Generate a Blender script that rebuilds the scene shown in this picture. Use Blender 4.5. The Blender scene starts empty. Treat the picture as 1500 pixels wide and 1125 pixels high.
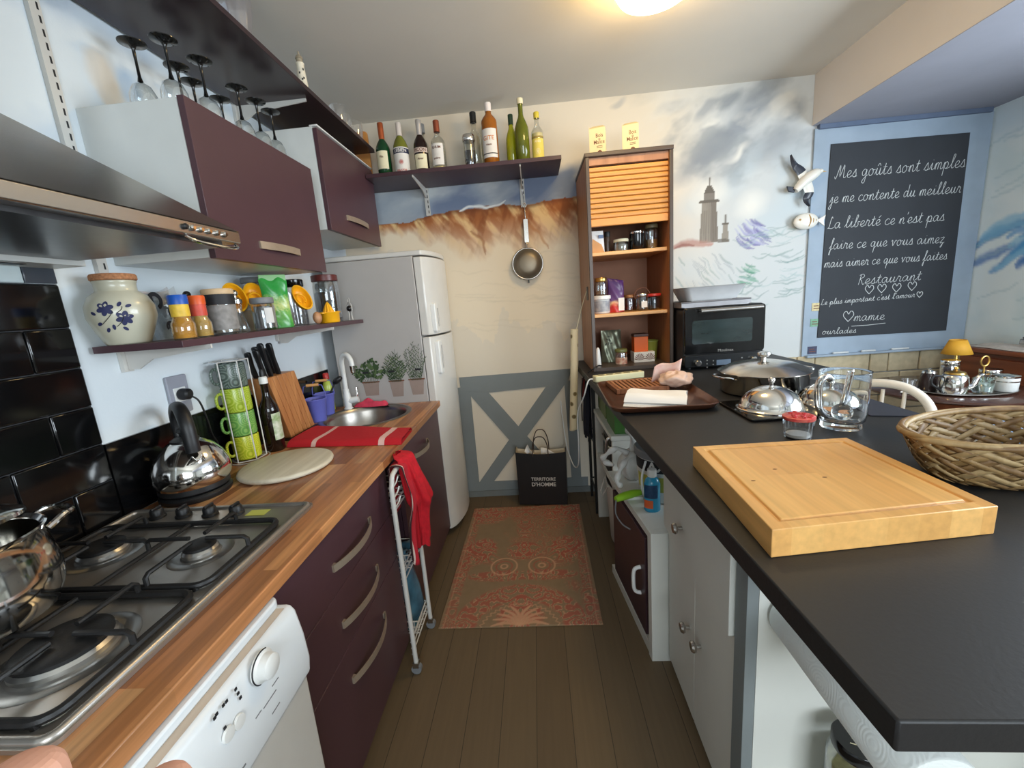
import bpy, math, random
import numpy as np
from math import sin, cos, pi, radians, sqrt
from mathutils import Matrix, Vector

SC = bpy.context.scene
COL = SC.collection
random.seed(7)

# ---------------------------------------------------------------- camera, view, world, daylight
cam_d = bpy.data.cameras.new('camera')
cam = bpy.data.objects.new('camera', cam_d)
COL.objects.link(cam)
cam_d.sensor_fit = 'HORIZONTAL'
cam_d.sensor_width = 36.0
cam_d.lens = 607.94 / 1500 * 36.0
cam_d.clip_start = 0.01
R_ = ((0.99574786, 0.05105154, -0.07668071), (-0.06506266, -0.19953996, -0.97772729), (-0.06521535, 0.97855891, -0.19536994))
cam.matrix_world = Matrix(((R_[0][0], -R_[1][0], -R_[2][0], 0), (R_[0][1], -R_[1][1], -R_[2][1], 0),
                           (R_[0][2], -R_[1][2], -R_[2][2], 1.45), (0, 0, 0, 1)))
SC.camera = cam
SC.view_settings.view_transform = 'Standard'
SC.view_settings.look = 'None'
SC.view_settings.gamma = 1.0
SC.view_settings.use_curve_mapping = False
SC.view_settings.exposure = 0.0
SC.cycles.max_bounces = 10
SC.cycles.transparent_max_bounces = 24
SC.cycles.caustics_reflective = False
SC.cycles.caustics_refractive = False
SC.cycles.sample_clamp_indirect = 4.0

WLD = bpy.data.worlds.new('world')
SC.world = WLD
WLD.use_nodes = True
WLD.node_tree.nodes['Background'].inputs[0].default_value = (0.62, 0.78, 1.0, 1)
WLD.node_tree.nodes['Background'].inputs[1].default_value = 1.0


def area_light(name, loc, rot, sx, sy, power, color):
    d = bpy.data.lights.new(name, 'AREA')
    d.shape = 'RECTANGLE'
    d.size, d.size_y, d.energy, d.color = sx, sy, power, color
    o = bpy.data.objects.new(name, d)
    o.location, o.rotation_euler = loc, rot
    COL.objects.link(o)
    return o


# daylight through the dining room window (wall_right) and the window behind the photographer (wall_front)
area_light('daylight_side', (2.93, 0.75, 1.60), (0, radians(90), 0), 1.15, 1.9, 105, (0.80, 0.91, 1.0))
area_light('daylight_rear', (0.9, -2.27, 1.60), (radians(90), 0, 0), 2.0, 1.2, 88, (0.84, 0.93, 1.0))


# ---------------------------------------------------------------- helpers
def S(r, g, b):
    def f(c):
        c /= 255.0
        return c / 12.92 if c <= 0.04045 else ((c + 0.055) / 1.055) ** 2.4
    return (f(r), f(g), f(b), 1.0)


def new_mat(name):
    m = bpy.data.materials.new(name)
    m.use_nodes = True
    nt = m.node_tree
    return m, nt, nt.nodes['Principled BSDF']


def nd(nt, t, **kw):
    n = nt.nodes.new(t)
    for k, v in kw.items():
        setattr(n, k, v)
    return n


def coords(nt, scale=(1, 1, 1), rot=(0, 0, 0), out='Object'):
    tc = nd(nt, 'ShaderNodeTexCoord')
    mp = nd(nt, 'ShaderNodeMapping')
    mp.inputs['Scale'].default_value = scale
    mp.inputs['Rotation'].default_value = rot
    nt.links.new(tc.outputs[out], mp.inputs['Vector'])
    return mp.outputs['Vector']


def ramp(nt, fac, stops, interp='LINEAR'):
    r = nd(nt, 'ShaderNodeValToRGB')
    r.color_ramp.interpolation = interp
    el = r.color_ramp.elements
    while len(el) < len(stops):
        el.new(0.5)
    for e, (p, c) in zip(el, stops):
        e.position, e.color = p, c
    nt.links.new(fac, r.inputs['Fac'])
    return r.outputs['Color']


def sc_(c, k):
    return (min(1, c[0] * k), min(1, c[1] * k), min(1, c[2] * k), 1)


def mat(name, c, rough=0.5, metal=0.0, var=0.07, scale=14.0, bump=0.0, stretch=(1, 1, 1), spec=0.5, coat=0.0, emit=None, sheen=0.0, c2=None):
    """Principled surface whose colour is broken up by a little noise."""
    m, nt, b = new_mat(name)
    v = coords(nt, tuple(s * scale for s in stretch))
    n = nd(nt, 'ShaderNodeTexNoise')
    n.inputs['Scale'].default_value = 1.0
    n.inputs['Detail'].default_value = 5.0
    nt.links.new(v, n.inputs['Vector'])
    lo, hi = (sc_(c, 1 - var), sc_(c, 1 + var)) if c2 is None else (c, c2)
    nt.links.new(ramp(nt, n.outputs['Fac'], [(0.3, lo), (0.7, hi)]), b.inputs['Base Color'])
    b.inputs['Roughness'].default_value = rough
    b.inputs['Metallic'].default_value = metal
    b.inputs['Specular IOR Level'].default_value = spec
    b.inputs['Coat Weight'].default_value = coat
    b.inputs['Coat Roughness'].default_value = 0.08
    b.inputs['Sheen Weight'].default_value = sheen
    if bump:
        bp = nd(nt, 'ShaderNodeBump')
        bp.inputs['Strength'].default_value = bump
        bp.inputs['Distance'].default_value = 0.004
        nt.links.new(n.outputs['Fac'], bp.inputs['Height'])
        nt.links.new(bp.outputs['Normal'], b.inputs['Normal'])
    if emit:
        b.inputs['Emission Color'].default_value = emit[0]
        b.inputs['Emission Strength'].default_value = emit[1]
    return m


def wood(name, c1, c2, axis=1, fine=60.0, rough=0.45, c3=None, coat=0.0):
    m, nt, b = new_mat(name)
    s = [fine, fine, fine]
    s[axis] = fine * 0.05
    v = coords(nt, tuple(s))
    n = nd(nt, 'ShaderNodeTexNoise')
    n.inputs['Scale'].default_value = 1.0
    n.inputs['Detail'].default_value = 6.0
    n.inputs['Distortion'].default_value = 0.6
    nt.links.new(v, n.inputs['Vector'])
    st = [(0.3, c1), (0.7, c2)] if c3 is None else [(0.28, c1), (0.5, c2), (0.72, c3)]
    nt.links.new(ramp(nt, n.outputs['Fac'], st), b.inputs['Base Color'])
    b.inputs['Roughness'].default_value = rough
    b.inputs['Coat Weight'].default_value = coat
    bp = nd(nt, 'ShaderNodeBump')
    bp.inputs['Strength'].default_value = 0.12
    bp.inputs['Distance'].default_value = 0.001
    nt.links.new(n.outputs['Fac'], bp.inputs['Height'])
    nt.links.new(bp.outputs['Normal'], b.inputs['Normal'])
    return m


def strips(name, cols, w, l, axis=1, rough=0.35, mortar=None, msize=0.0, grain=0.25, coat=0.0):
    """Glued strips or planks: a brick pattern laid along one axis, each strip its own tone."""
    m, nt, b = new_mat(name)
    tc = nd(nt, 'ShaderNodeTexCoord')
    sep = nd(nt, 'ShaderNodeSeparateXYZ')
    nt.links.new(tc.outputs['Object'], sep.inputs[0])
    cmb = nd(nt, 'ShaderNodeCombineXYZ')
    nt.links.new(sep.outputs[axis], cmb.inputs[0])
    nt.links.new(sep.outputs[1 - axis], cmb.inputs[1])
    br = nd(nt, 'ShaderNodeTexBrick')
    br.offset = 0.37
    br.offset_frequency = 3
    br.squash = 1.0
    br.inputs['Scale'].default_value = 1.0
    br.inputs['Brick Width'].default_value = l
    br.inputs['Row Height'].default_value = w
    br.inputs['Mortar Size'].default_value = msize
    br.inputs['Mortar Smooth'].default_value = 0.1
    br.inputs['Bias'].default_value = 0.0
    br.inputs['Color1'].default_value = (0, 0, 0, 1)
    br.inputs['Color2'].default_value = (1, 1, 1, 1)
    br.inputs['Mortar'].default_value = (0, 0, 0, 1)
    nt.links.new(cmb.outputs[0], br.inputs['Vector'])
    k = len(cols)
    col = ramp(nt, br.outputs['Color'], [(i / (k - 1), c) for i, c in enumerate(cols)])
    s = [70.0, 70.0, 70.0]
    s[axis] = 4.0
    n = nd(nt, 'ShaderNodeTexNoise')
    n.inputs['Scale'].default_value = 1.0
    n.inputs['Detail'].default_value = 6.0
    nt.links.new(coords(nt, tuple(s)), n.inputs['Vector'])
    g = ramp(nt, n.outputs['Fac'], [(0.3, (1 - grain, 1 - grain, 1 - grain, 1)), (0.7, (1 + grain, 1 + grain, 1 + grain, 1))])
    mx = nd(nt, 'ShaderNodeMix', data_type='RGBA', blend_type='MULTIPLY')
    mx.inputs[0].default_value = 1.0
    nt.links.new(col, mx.inputs[6])
    nt.links.new(g, mx.inputs[7])
    res = mx.outputs[2]
    if mortar:
        m2 = nd(nt, 'ShaderNodeMix', data_type='RGBA')
        nt.links.new(br.outputs['Fac'], m2.inputs[0])
        nt.links.new(res, m2.inputs[6])
        m2.inputs[7].default_value = mortar
        res = m2.outputs[2]
    nt.links.new(res, b.inputs['Base Color'])
    b.inputs['Roughness'].default_value = rough
    b.inputs['Coat Weight'].default_value = coat
    b.inputs['Coat Roughness'].default_value = 0.15
    return m


def glass_thin(name, tint=(1, 1, 1, 1), rough=0.03, base=0.06, edge=0.75):
    """Thin clear wall: see-through with a facing-dependent mirror coat."""
    m = bpy.data.materials.new(name)
    m.use_nodes = True
    nt = m.node_tree
    nt.nodes.clear()
    out = nd(nt, 'ShaderNodeOutputMaterial')
    tr = nd(nt, 'ShaderNodeBsdfTransparent')
    gl = nd(nt, 'ShaderNodeBsdfGlossy')
    gl.inputs['Roughness'].default_value = rough
    gl.inputs['Color'].default_value = (0.95, 0.97, 1, 1)
    v = coords(nt, (9, 9, 9))
    n = nd(nt, 'ShaderNodeTexNoise')
    nt.links.new(v, n.inputs['Vector'])
    nt.links.new(ramp(nt, n.outputs['Fac'], [(0.3, sc_(tint, 0.96)), (0.7, tint)]), tr.inputs['Color'])
    lw = nd(nt, 'ShaderNodeLayerWeight')
    lw.inputs['Blend'].default_value = 0.35
    mr = nd(nt, 'ShaderNodeMapRange')
    mr.inputs['To Min'].default_value = base
    mr.inputs['To Max'].default_value = edge
    nt.links.new(lw.outputs['Facing'], mr.inputs['Value'])
    mx = nd(nt, 'ShaderNodeMixShader')
    nt.links.new(mr.outputs[0], mx.inputs[0])
    nt.links.new(tr.outputs[0], mx.inputs[1])
    nt.links.new(gl.outputs[0], mx.inputs[2])
    nt.links.new(mx.outputs[0], out.inputs['Surface'])
    return m


def glass_solid(name, c=(1, 1, 1, 1), rough=0.0, ior=1.45):
    m, nt, b = new_mat(name)
    n = nd(nt, 'ShaderNodeTexNoise')
    nt.links.new(coords(nt, (12, 12, 12)), n.inputs['Vector'])
    nt.links.new(ramp(nt, n.outputs['Fac'], [(0.3, sc_(c, 0.97)), (0.7, c)]), b.inputs['Base Color'])
    b.inputs['Roughness'].default_value = rough
    b.inputs['IOR'].default_value = ior
    b.inputs['Transmission Weight'].default_value = 1.0
    return m


def attr_mat(name, rough=0.8):
    m, nt, b = new_mat(name)
    a = nd(nt, 'ShaderNodeAttribute', attribute_name='Col')
    nt.links.new(a.outputs['Color'], b.inputs['Base Color'])
    b.inputs['Roughness'].default_value = rough
    n = nd(nt, 'ShaderNodeTexNoise')
    n.inputs['Scale'].default_value = 120.0
    nt.links.new(coords(nt), n.inputs['Vector'])
    bp = nd(nt, 'ShaderNodeBump')
    bp.inputs['Strength'].default_value = 0.15
    bp.inputs['Distance'].default_value = 0.002
    nt.links.new(n.outputs['Fac'], bp.inputs['Height'])
    nt.links.new(bp.outputs['Normal'], b.inputs['Normal'])
    return m


class MB:
    """Collects vertices and faces of ONE mesh. world=True: coordinates are world ones."""
    def __init__(self, world=False):
        self.v, self.f, self.m, self.world = [], [], [], world
        self.mi = 0

    def add(self, vs, fs):
        o = len(self.v)
        self.v += [tuple(p) for p in vs]
        self.f += [tuple(i + o for i in q) for q in fs]
        self.m += [self.mi] * len(fs)
        return self

    def box(self, x0, x1, y0, y1, z0, z1):
        return self.add([(x0, y0, z0), (x1, y0, z0), (x1, y1, z0), (x0, y1, z0), (x0, y0, z1), (x1, y0, z1), (x1, y1, z1), (x0, y1, z1)],
                        [(3, 2, 1, 0), (4, 5, 6, 7), (0, 1, 5, 4), (1, 2, 6, 5), (2, 3, 7, 6), (3, 0, 4, 7)])

    def obox(self, c, s, M):
        """box of size s centred on c and turned by the matrix M"""
        k = len(self.v)
        self.box(-s[0] / 2, s[0] / 2, -s[1] / 2, s[1] / 2, -s[2] / 2, s[2] / 2)
        self.v[k:] = [tuple(M @ Vector(p) + Vector(c)) for p in self.v[k:]]
        return self

    def lathe(self, prof, c=(0, 0, 0), n=28, M=None, a0=0.0, a1=2 * pi, sx=1.0, sy=1.0):
        full = abs(a1 - a0 - 2 * pi) < 1e-6
        cols = n if full else n + 1
        vs, idx = [], []
        for r, z in prof:
            if r < 1e-7 and full:
                idx.append([len(vs)] * cols)
                vs.append((0, 0, z))
            else:
                row = []
                for i in range(cols):
                    a = a0 + (a1 - a0) * i / n
                    row.append(len(vs))
                    vs.append((r * cos(a) * sx, r * sin(a) * sy, z))
                idx.append(row)
        fs = []
        for j in range(len(prof) - 1):
            A, B = idx[j], idx[j + 1]
            for i in range(n):
                k = (i + 1) % cols
                q = [A[i], A[k], B[k], B[i]]
                q = [x for t, x in enumerate(q) if x not in q[:t]]
                if len(q) > 2:
                    fs.append(q)
        C = Vector(c)
        if M is None:
            vs = [(p[0] + c[0], p[1] + c[1], p[2] + c[2]) for p in vs]
        else:
            vs = [tuple(M @ Vector(p) + C) for p in vs]
        return self.add(vs, fs)

    def cyl(self, p0, p1, r0, r1=None, n=20):
        r1 = r0 if r1 is None else r1
        p0, p1 = Vector(p0), Vector(p1)
        d = p1 - p0
        M = d.to_track_quat('Z', 'Y').to_matrix()
        return self.lathe([(0, 0), (r0, 0), (r1, d.length), (0, d.length)], p0, n, M)

    def tube(self, pts, r, n=8, closed=False):
        P = [Vector(p) for p in pts]
        k = len(P)
        rs = [r] * k if not hasattr(r, '__len__') else list(r)
        vs, fs = [], []
        up = None
        for i in range(k):
            if closed:
                t = P[(i + 1) % k] - P[i - 1]
            else:
                t = P[min(i + 1, k - 1)] - P[max(i - 1, 0)]
            if t.length < 1e-9:
                t = Vector((0, 0, 1))
            t.normalize()
            if up is None:
                up = Vector((0, 0, 1)) if abs(t.z) < 0.9 else Vector((1, 0, 0))
            up = up - t * up.dot(t)
            if up.length < 1e-6:
                up = Vector((1, 0, 0)) if abs(t.x) < 0.9 else Vector((0, 1, 0))
                up = up - t * up.dot(t)
            up.normalize()
            s = t.cross(up)
            for a in range(n):
                an = 2 * pi * a / n
                vs.append(tuple(P[i] + (up * cos(an) + s * sin(an)) * rs[i]))
        for i in range(k if closed else k - 1):
            A, B = i * n, ((i + 1) % k) * n
            for a in range(n):
                b = (a + 1) % n
                fs.append((A + a, B + a, B + b, A + b))
        if not closed:
            fs.append(tuple(range(n)))
            fs.append(tuple((k - 1) * n + a for a in reversed(range(n))))
        return self.add(vs, fs)

    def prism(self, poly, a0, a1, plane='xy'):
        """outline in a plane, drawn out along the third axis from a0 to a1"""
        f = {'xy': lambda u, v, w: (u, v, w), 'xz': lambda u, v, w: (u, w, v), 'yz': lambda u, v, w: (w, u, v)}[plane]
        n = len(poly)
        vs = [f(u, v, a0) for u, v in poly] + [f(u, v, a1) for u, v in poly]
        fs = [tuple(reversed(range(n))), tuple(range(n, 2 * n))]
        for i in range(n):
            j = (i + 1) % n
            fs.append((i, j, n + j, n + i))
        return self.add(vs, fs)

    def ell(self, c, r, nu=20, nv=12, M=None):
        k = len(self.v)
        self.lathe([(sin(pi * j / nv), -cos(pi * j / nv)) for j in range(nv + 1)], (0, 0, 0), nu)
        out = []
        for p in self.v[k:]:
            q = Vector((p[0] * r[0], p[1] * r[1], p[2] * r[2]))
            if M is not None:
                q = M @ q
            out.append((q[0] + c[0], q[1] + c[1], q[2] + c[2]))
        self.v[k:] = out
        return self

    def grid(self, fn, nu, nv, cu=False, cv=False):
        vs = [fn(i / (nu if cu else nu - 1), j / (nv if cv else nv - 1)) for j in range(nv) for i in range(nu)]
        fs = []
        for j in range(nv if cv else nv - 1):
            for i in range(nu if cu else nu - 1):
                a, b = (i + 1) % nu, (j + 1) % nv
                fs.append((j * nu + i, j * nu + a, b * nu + a, b * nu + i))
        return self.add(vs, fs)

    def xf(self, M):
        self.v = [tuple(M @ Vector(p)) for p in self.v]
        return self

    def map(self, fn):
        self.v = [tuple(fn(*p)) for p in self.v]
        return self

    def build(self, name, mats, parent=None, bev=0.0, sub=0, solid=0.0, seg=2, angle=38, flat=False):
        vs = self.v
        loc = Vector((0, 0, 0))
        if parent is not None and self.world:
            l = root_loc(parent)
            vs = [(p[0] - l[0], p[1] - l[1], p[2] - l[2]) for p in vs]
        elif parent is None:
            xs, ys, zs = [p[0] for p in vs], [p[1] for p in vs], [p[2] for p in vs]
            loc = Vector(((min(xs) + max(xs)) / 2, (min(ys) + max(ys)) / 2, min(zs)))
            vs = [(p[0] - loc[0], p[1] - loc[1], p[2] - loc[2]) for p in vs]
        me = bpy.data.meshes.new(name)
        me.from_pydata(vs, [], self.f)
        mats = mats if isinstance(mats, (list, tuple)) else [mats]
        for m in mats:
            me.materials.append(m)
        if len(mats) > 1:
            me.polygons.foreach_set('material_index', self.m)
        me.validate()
        me.update()
        if not flat:
            me.shade_smooth()
            me.set_sharp_from_angle(angle=radians(angle))
        o = bpy.data.objects.new(name, me)
        COL.objects.link(o)
        o.location = loc
        if parent is not None:
            o.parent = parent
        if solid:
            s = o.modifiers.new('thickness', 'SOLIDIFY')
            s.thickness = solid
            s.offset = 0
        if sub:
            s = o.modifiers.new('smooth', 'SUBSURF')
            s.levels = s.render_levels = sub
        if bev:
            b = o.modifiers.new('edges', 'BEVEL')
            b.width = bev
            b.segments = seg
            b.limit_method = 'ANGLE'
            b.angle_limit = radians(35)
        return o


def root_loc(o):
    l = Vector((0, 0, 0))
    while o is not None:
        l += o.location
        o = o.parent
    return l


def tag(o, label, cat, group=None, kind=None):
    o['label'], o['category'] = label, cat
    if group:
        o['group'] = group
    if kind:
        o['kind'] = kind
    return o


def thing(name, label, cat, loc=(0, 0, 0), rz=0.0, group=None):
    o = bpy.data.objects.new(name, None)
    o.empty_display_size = 0.05
    COL.objects.link(o)
    o.location = loc
    o.rotation_euler = (0, 0, rz)
    return tag(o, label, cat, group)


def struct(mb, name, mats, **kw):
    o = mb.build(name, mats, **kw)
    o['kind'] = 'structure'
    return o


KIDS = {}


def dup(root, loc, rz=0.0, label=None, scale=None):
    """copy a thing with its parts and their sub-parts"""
    def cp(o, par):
        c = o.copy()
        COL.objects.link(c)
        c.parent = par
        for k in [x for x in SC.objects if x.parent == o]:
            cp(k, c)
        return c
    r = cp(root, None)
    r.location, r.rotation_euler = loc, (0, 0, rz)
    if label:
        r['label'] = label
    if scale:
        r.scale = (scale,) * 3 if not hasattr(scale, '__len__') else scale
    return r


def text(body, size, align='CENTER', bold=0.0, xs=1.0):
    """letters as (vertices, faces) in the xy plane"""
    c = bpy.data.curves.new('letters', 'FONT')
    c.body, c.size, c.align_x, c.align_y = body, size, align, 'CENTER'
    c.offset = bold
    c.resolution_u = 3
    o = bpy.data.objects.new('letters', c)
    COL.objects.link(o)
    me = bpy.data.meshes.new_from_object(o)
    vs = [(v.co[0] * xs, v.co[1], 0) for v in me.vertices]
    fs = [tuple(p.vertices) for p in me.polygons]
    bpy.data.objects.remove(o)
    bpy.data.curves.remove(c)
    bpy.data.meshes.remove(me)
    return vs, fs


def letters(body, size, fn, name, m, parent, align='CENTER', bold=0.0, xs=1.0, world=False):
    """lettering laid on a surface: fn maps the text plane (x, y) to 3D"""
    vs, fs = text(body, size, align, bold, xs)
    mb = MB(world)
    mb.add([fn(x, y) for x, y, _ in vs], fs)
    return mb.build(name, m, parent, flat=True)


def smooth_path(pts, n=6, closed=False):
    """Catmull-Rom through the points"""
    P = [Vector(p) for p in pts]
    k = len(P)
    out = []
    rng = range(k) if closed else range(k - 1)
    for i in rng:
        if closed:
            a, b, c, d = P[i - 1], P[i], P[(i + 1) % k], P[(i + 2) % k]
        else:
            a, b, c, d = P[max(i - 1, 0)], P[i], P[i + 1], P[min(i + 2, k - 1)]
        for j in range(n):
            t = j / n
            out.append(0.5 * ((2 * b) + (c - a) * t + (2 * a - 5 * b + 4 * c - d) * t * t + (3 * b - a - 3 * c + d) * t ** 3))
    if not closed:
        out.append(P[-1])
    return out


def RZ(a):
    return Matrix.Rotation(a, 3, 'Z')


def RX(a):
    return Matrix.Rotation(a, 3, 'X')


def RY(a):
    return Matrix.Rotation(a, 3, 'Y')


def rrect(x0, x1, y0, y1, r, n=5):
    """rounded rectangle outline"""
    out = []
    for cx, cy, a in ((x1 - r, y1 - r, 0), (x0 + r, y1 - r, pi / 2), (x0 + r, y0 + r, pi), (x1 - r, y0 + r, 1.5 * pi)):
        for i in range(n + 1):
            t = a + pi / 2 * i / n
            out.append((cx + r * cos(t), cy + r * sin(t)))
    return out


# ---------------------------------------------------------------- materials
M = {}
M['white_lam'] = mat('white_laminate', S(214, 216, 212), 0.35, var=0.02)
M['plum'] = mat('plum_lacquer', S(77, 51, 57), 0.38, var=0.05, scale=6)
M['plum_dark'] = mat('dark_plum', S(62, 40, 48), 0.4, var=0.05)
M['steel'] = mat('brushed_steel', S(190, 186, 180), 0.27, 1.0, var=0.06, scale=40, stretch=(1, 0.05, 1))
M['steel_dark'] = mat('hob_steel', S(176, 170, 162), 0.36, 0.85, var=0.10, scale=18, stretch=(1, 0.3, 1))
M['handle_steel'] = mat('satin_handle', S(186, 170, 150), .42, .65, var=.06, scale=40)
M['chrome'] = mat('polished_steel', S(222, 220, 216), 0.10, 1.0, var=0.02)
M['black_gloss'] = mat('black_gloss', S(14, 14, 15), 0.12, var=0.2)
M['black_matt'] = mat('black_plastic', S(22, 22, 23), 0.45, var=0.2)
M['iron'] = mat('cast_iron', S(20, 19, 19), 0.5, var=0.25, scale=80, bump=0.2)
M['white_paint'] = mat('white_paint', S(214, 214, 206), 0.5, var=0.03, scale=5)
M['white_plastic'] = mat('white_plastic', S(228, 228, 224), 0.35, var=0.02)
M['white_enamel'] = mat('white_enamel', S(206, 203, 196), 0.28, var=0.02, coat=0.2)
M['grey_paint'] = mat('grey_paint', S(122, 128, 128), 0.6, var=0.05, scale=6)
M['ceiling'] = mat('ceiling_paint', S(224, 219, 208), 0.9, var=0.02, scale=3)
M['pink_beige'] = mat('beam_paint', S(214, 208, 204), 0.85, var=0.02, scale=4)
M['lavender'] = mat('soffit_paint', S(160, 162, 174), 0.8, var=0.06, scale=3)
M['blue_grey'] = mat('blue_grey_paint', S(150, 166, 182), 0.65, var=0.07, scale=7)
M['slate'] = mat('blackboard', S(44, 48, 54), 0.75, var=0.10, scale=5)
M['chalk'] = mat('chalk', S(204, 208, 208), 0.9, var=0.05)
M['counter'] = mat('black_worktop', S(27, 27, 28), 0.5, var=0.10, scale=150, bump=0.08)
M['butcher'] = strips('oiled_strip_wood', [S(118, 70, 40), S(166, 108, 66), S(196, 138, 88), S(136, 84, 48), S(214, 164, 112)], 0.032, 0.46, axis=1, rough=0.36, coat=0.15)
M['floor'] = strips('painted_floorboards', [S(88, 72, 52), S(100, 83, 61), S(94, 78, 57)], 0.125, 2.4, axis=1, rough=0.55, mortar=S(46, 38, 28), msize=0.0012, grain=0.06)
M['beech'] = wood('beech', S(196, 138, 78), S(226, 174, 110), axis=0, fine=40, rough=0.4)
M['board_top'] = strips('chopping_board_wood', [S(206, 152, 84), S(222, 172, 102), S(214, 160, 92)], 0.055, 0.9, axis=1, rough=0.42, grain=0.10)
M['orange_wood'] = wood('honey_wood', S(206, 134, 62), S(228, 158, 82), axis=0, fine=30, rough=0.45)
M['brown_wood'] = wood('brown_wood', S(132, 88, 62), S(160, 112, 82), axis=2, fine=30, rough=0.5)
M['red_wood'] = wood('reddish_wood', S(96, 48, 28), S(134, 74, 44), axis=1, fine=30, rough=0.4)
M['dark_wood'] = wood('dark_tray_wood', S(58, 32, 20), S(86, 50, 32), axis=0, fine=40, rough=0.35, coat=0.3)
M['glass'] = glass_thin('clear_glass')
M['glass_soft'] = glass_thin('clear_jar_glass', (0.92, 0.94, 0.94, 1), base=0.08)
M['glass_solid'] = glass_solid('thick_glass', (0.97, 0.99, 0.99, 1))
M['cork'] = mat('cork', S(176, 122, 84), 0.9, var=0.3, scale=160)
M['stone'] = mat('stoneware', S(196, 192, 170), 0.3, var=0.05, scale=10, coat=0.3)
M['red_cloth'] = mat('red_cloth', S(186, 14, 30), 0.9, var=0.12, scale=60, bump=0.5)
M['pink_cloth'] = mat('pink_cloth', S(206, 60, 84), 0.9, var=0.12, scale=50, bump=0.4)
M['paper'] = mat('paper', S(240, 236, 230), 0.8, var=0.02)
M['yellow'] = mat('yellow_plastic', S(244, 176, 24), 0.4, var=0.04)
M['gold'] = mat('gold_lid', S(196, 160, 90), 0.3, 1.0, var=0.05)
M['grey_pl'] = mat('grey_plastic', S(120, 122, 124), 0.5, var=0.04)
M['periwinkle'] = mat('periwinkle_enamel', S(104, 108, 190), 0.45, var=0.04)
M['black_ink'] = mat('black_ink', S(26, 26, 30), 0.6, var=0.1)
M['brown_ink'] = mat('brown_ink', S(110, 66, 44), 0.6, var=0.1)
M['red_ink'] = mat('red_ink', S(190, 70, 50), 0.6, var=0.1)
M['blue_ink'] = mat('blue_ink', S(40, 44, 84), 0.6, var=0.1)
M['cream'] = mat('cream_label', S(232, 222, 186), 0.7, var=0.04)



# ---------------------------------------------------------------- the room
D = 2.95            # wall_back
WL, WR, WF = -1.28, 2.86, -2.2
CZ = 2.66


class Paint:
    """Brushwork on a wall: colours of a fine grid, laid on as fills, soft blobs and strokes."""
    def __init__(self, U, V, base, seed=1):
        self.U, self.V = U.ravel(), V.ravel()
        self.c = np.empty((self.U.size, 3))
        self.c[:] = base[:3]
        self.seed = seed
        w = 0.03
        self.Uw = self.U + w * (self.fbm(9, 9, 3, seed + 11) - 0.5) * 2
        self.Vw = self.V + w * (self.fbm(9, 9, 3, seed + 12) - 0.5) * 2

    def noise(self, sx, sy, seed, rot=0.0):
        u = (self.U * cos(rot) + self.V * sin(rot)) * sx + 1000.0
        v = (-self.U * sin(rot) + self.V * cos(rot)) * sy + 1000.0
        R = np.random.RandomState(seed).rand(256, 256)
        i, j = np.floor(u).astype(int), np.floor(v).astype(int)
        fu, fv = u - i, v - j
        fu, fv = fu * fu * (3 - 2 * fu), fv * fv * (3 - 2 * fv)
        g = lambda a, b: R[(i + a) % 256, (j + b) % 256]
        return (g(0, 0) * (1 - fu) + g(1, 0) * fu) * (1 - fv) + (g(0, 1) * (1 - fu) + g(1, 1) * fu) * fv

    def fbm(self, sx, sy, octv, seed, rot=0.0):
        t, a, n = 0, 0.5, 0
        for o in range(octv):
            t = t + a * self.noise(sx * 2 ** o, sy * 2 ** o, seed + o, rot)
            n += a
            a *= 0.5
        return t / n

    def mix(self, mask, col):
        m = np.clip(mask, 0, 1)[:, None]
        self.c = self.c * (1 - m) + np.array(col[:3])[None, :] * m

    def blob(self, cx, cy, rx, ry, ang, col, alpha=0.8, soft=0.5):
        u, v = self.Uw - cx, self.Vw - cy
        a, b = (u * cos(ang) + v * sin(ang)) / rx, (-u * sin(ang) + v * cos(ang)) / ry
        d = np.sqrt(a * a + b * b)
        self.mix(np.clip((1 - d) / soft, 0, 1) * alpha, col)

    def stroke(self, pts, w, col, alpha=0.8, warp=True, taper=True):
        U, V = (self.Uw, self.Vw) if warp else (self.U, self.V)
        pts = [(p[0], p[1]) for p in smooth_path([(a, b, 0) for a, b in pts], 4)]
        best = np.zeros(U.size)
        n = len(pts) - 1
        for i in range(n):
            (x0, y0), (x1, y1) = pts[i], pts[i + 1]
            sel = (U > min(x0, x1) - w * 2) & (U < max(x0, x1) + w * 2) & (V > min(y0, y1) - w * 2) & (V < max(y0, y1) + w * 2)
            if not sel.any():
                continue
            u, v = U[sel], V[sel]
            dx, dy = x1 - x0, y1 - y0
            t = np.clip(((u - x0) * dx + (v - y0) * dy) / (dx * dx + dy * dy + 1e-12), 0, 1)
            d = np.sqrt((u - x0 - t * dx) ** 2 + (v - y0 - t * dy) ** 2)
            ww = w * (0.35 + 0.65 * sin(pi * (i + 0.5) / n)) if taper else w
            best[sel] = np.maximum(best[sel], np.clip((ww - d) / (ww * 0.6), 0, 1))
        self.mix(best * alpha, col)

    def poly(self, pts, col, alpha=1.0, warp=False, streak=None):
        U, V = (self.Uw, self.Vw) if warp else (self.U, self.V)
        ins = np.zeros(U.size, bool)
        n = len(pts)
        for i in range(n):
            (x0, y0), (x1, y1) = pts[i], pts[(i + 1) % n]
            c = ((y0 > V) != (y1 > V)) & (U < (x1 - x0) * (V - y0) / (y1 - y0 + 1e-12) + x0)
            ins ^= c
        m = ins.astype(float) * alpha
        if streak is not None:
            m = m * streak
        self.mix(m, col)


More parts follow.
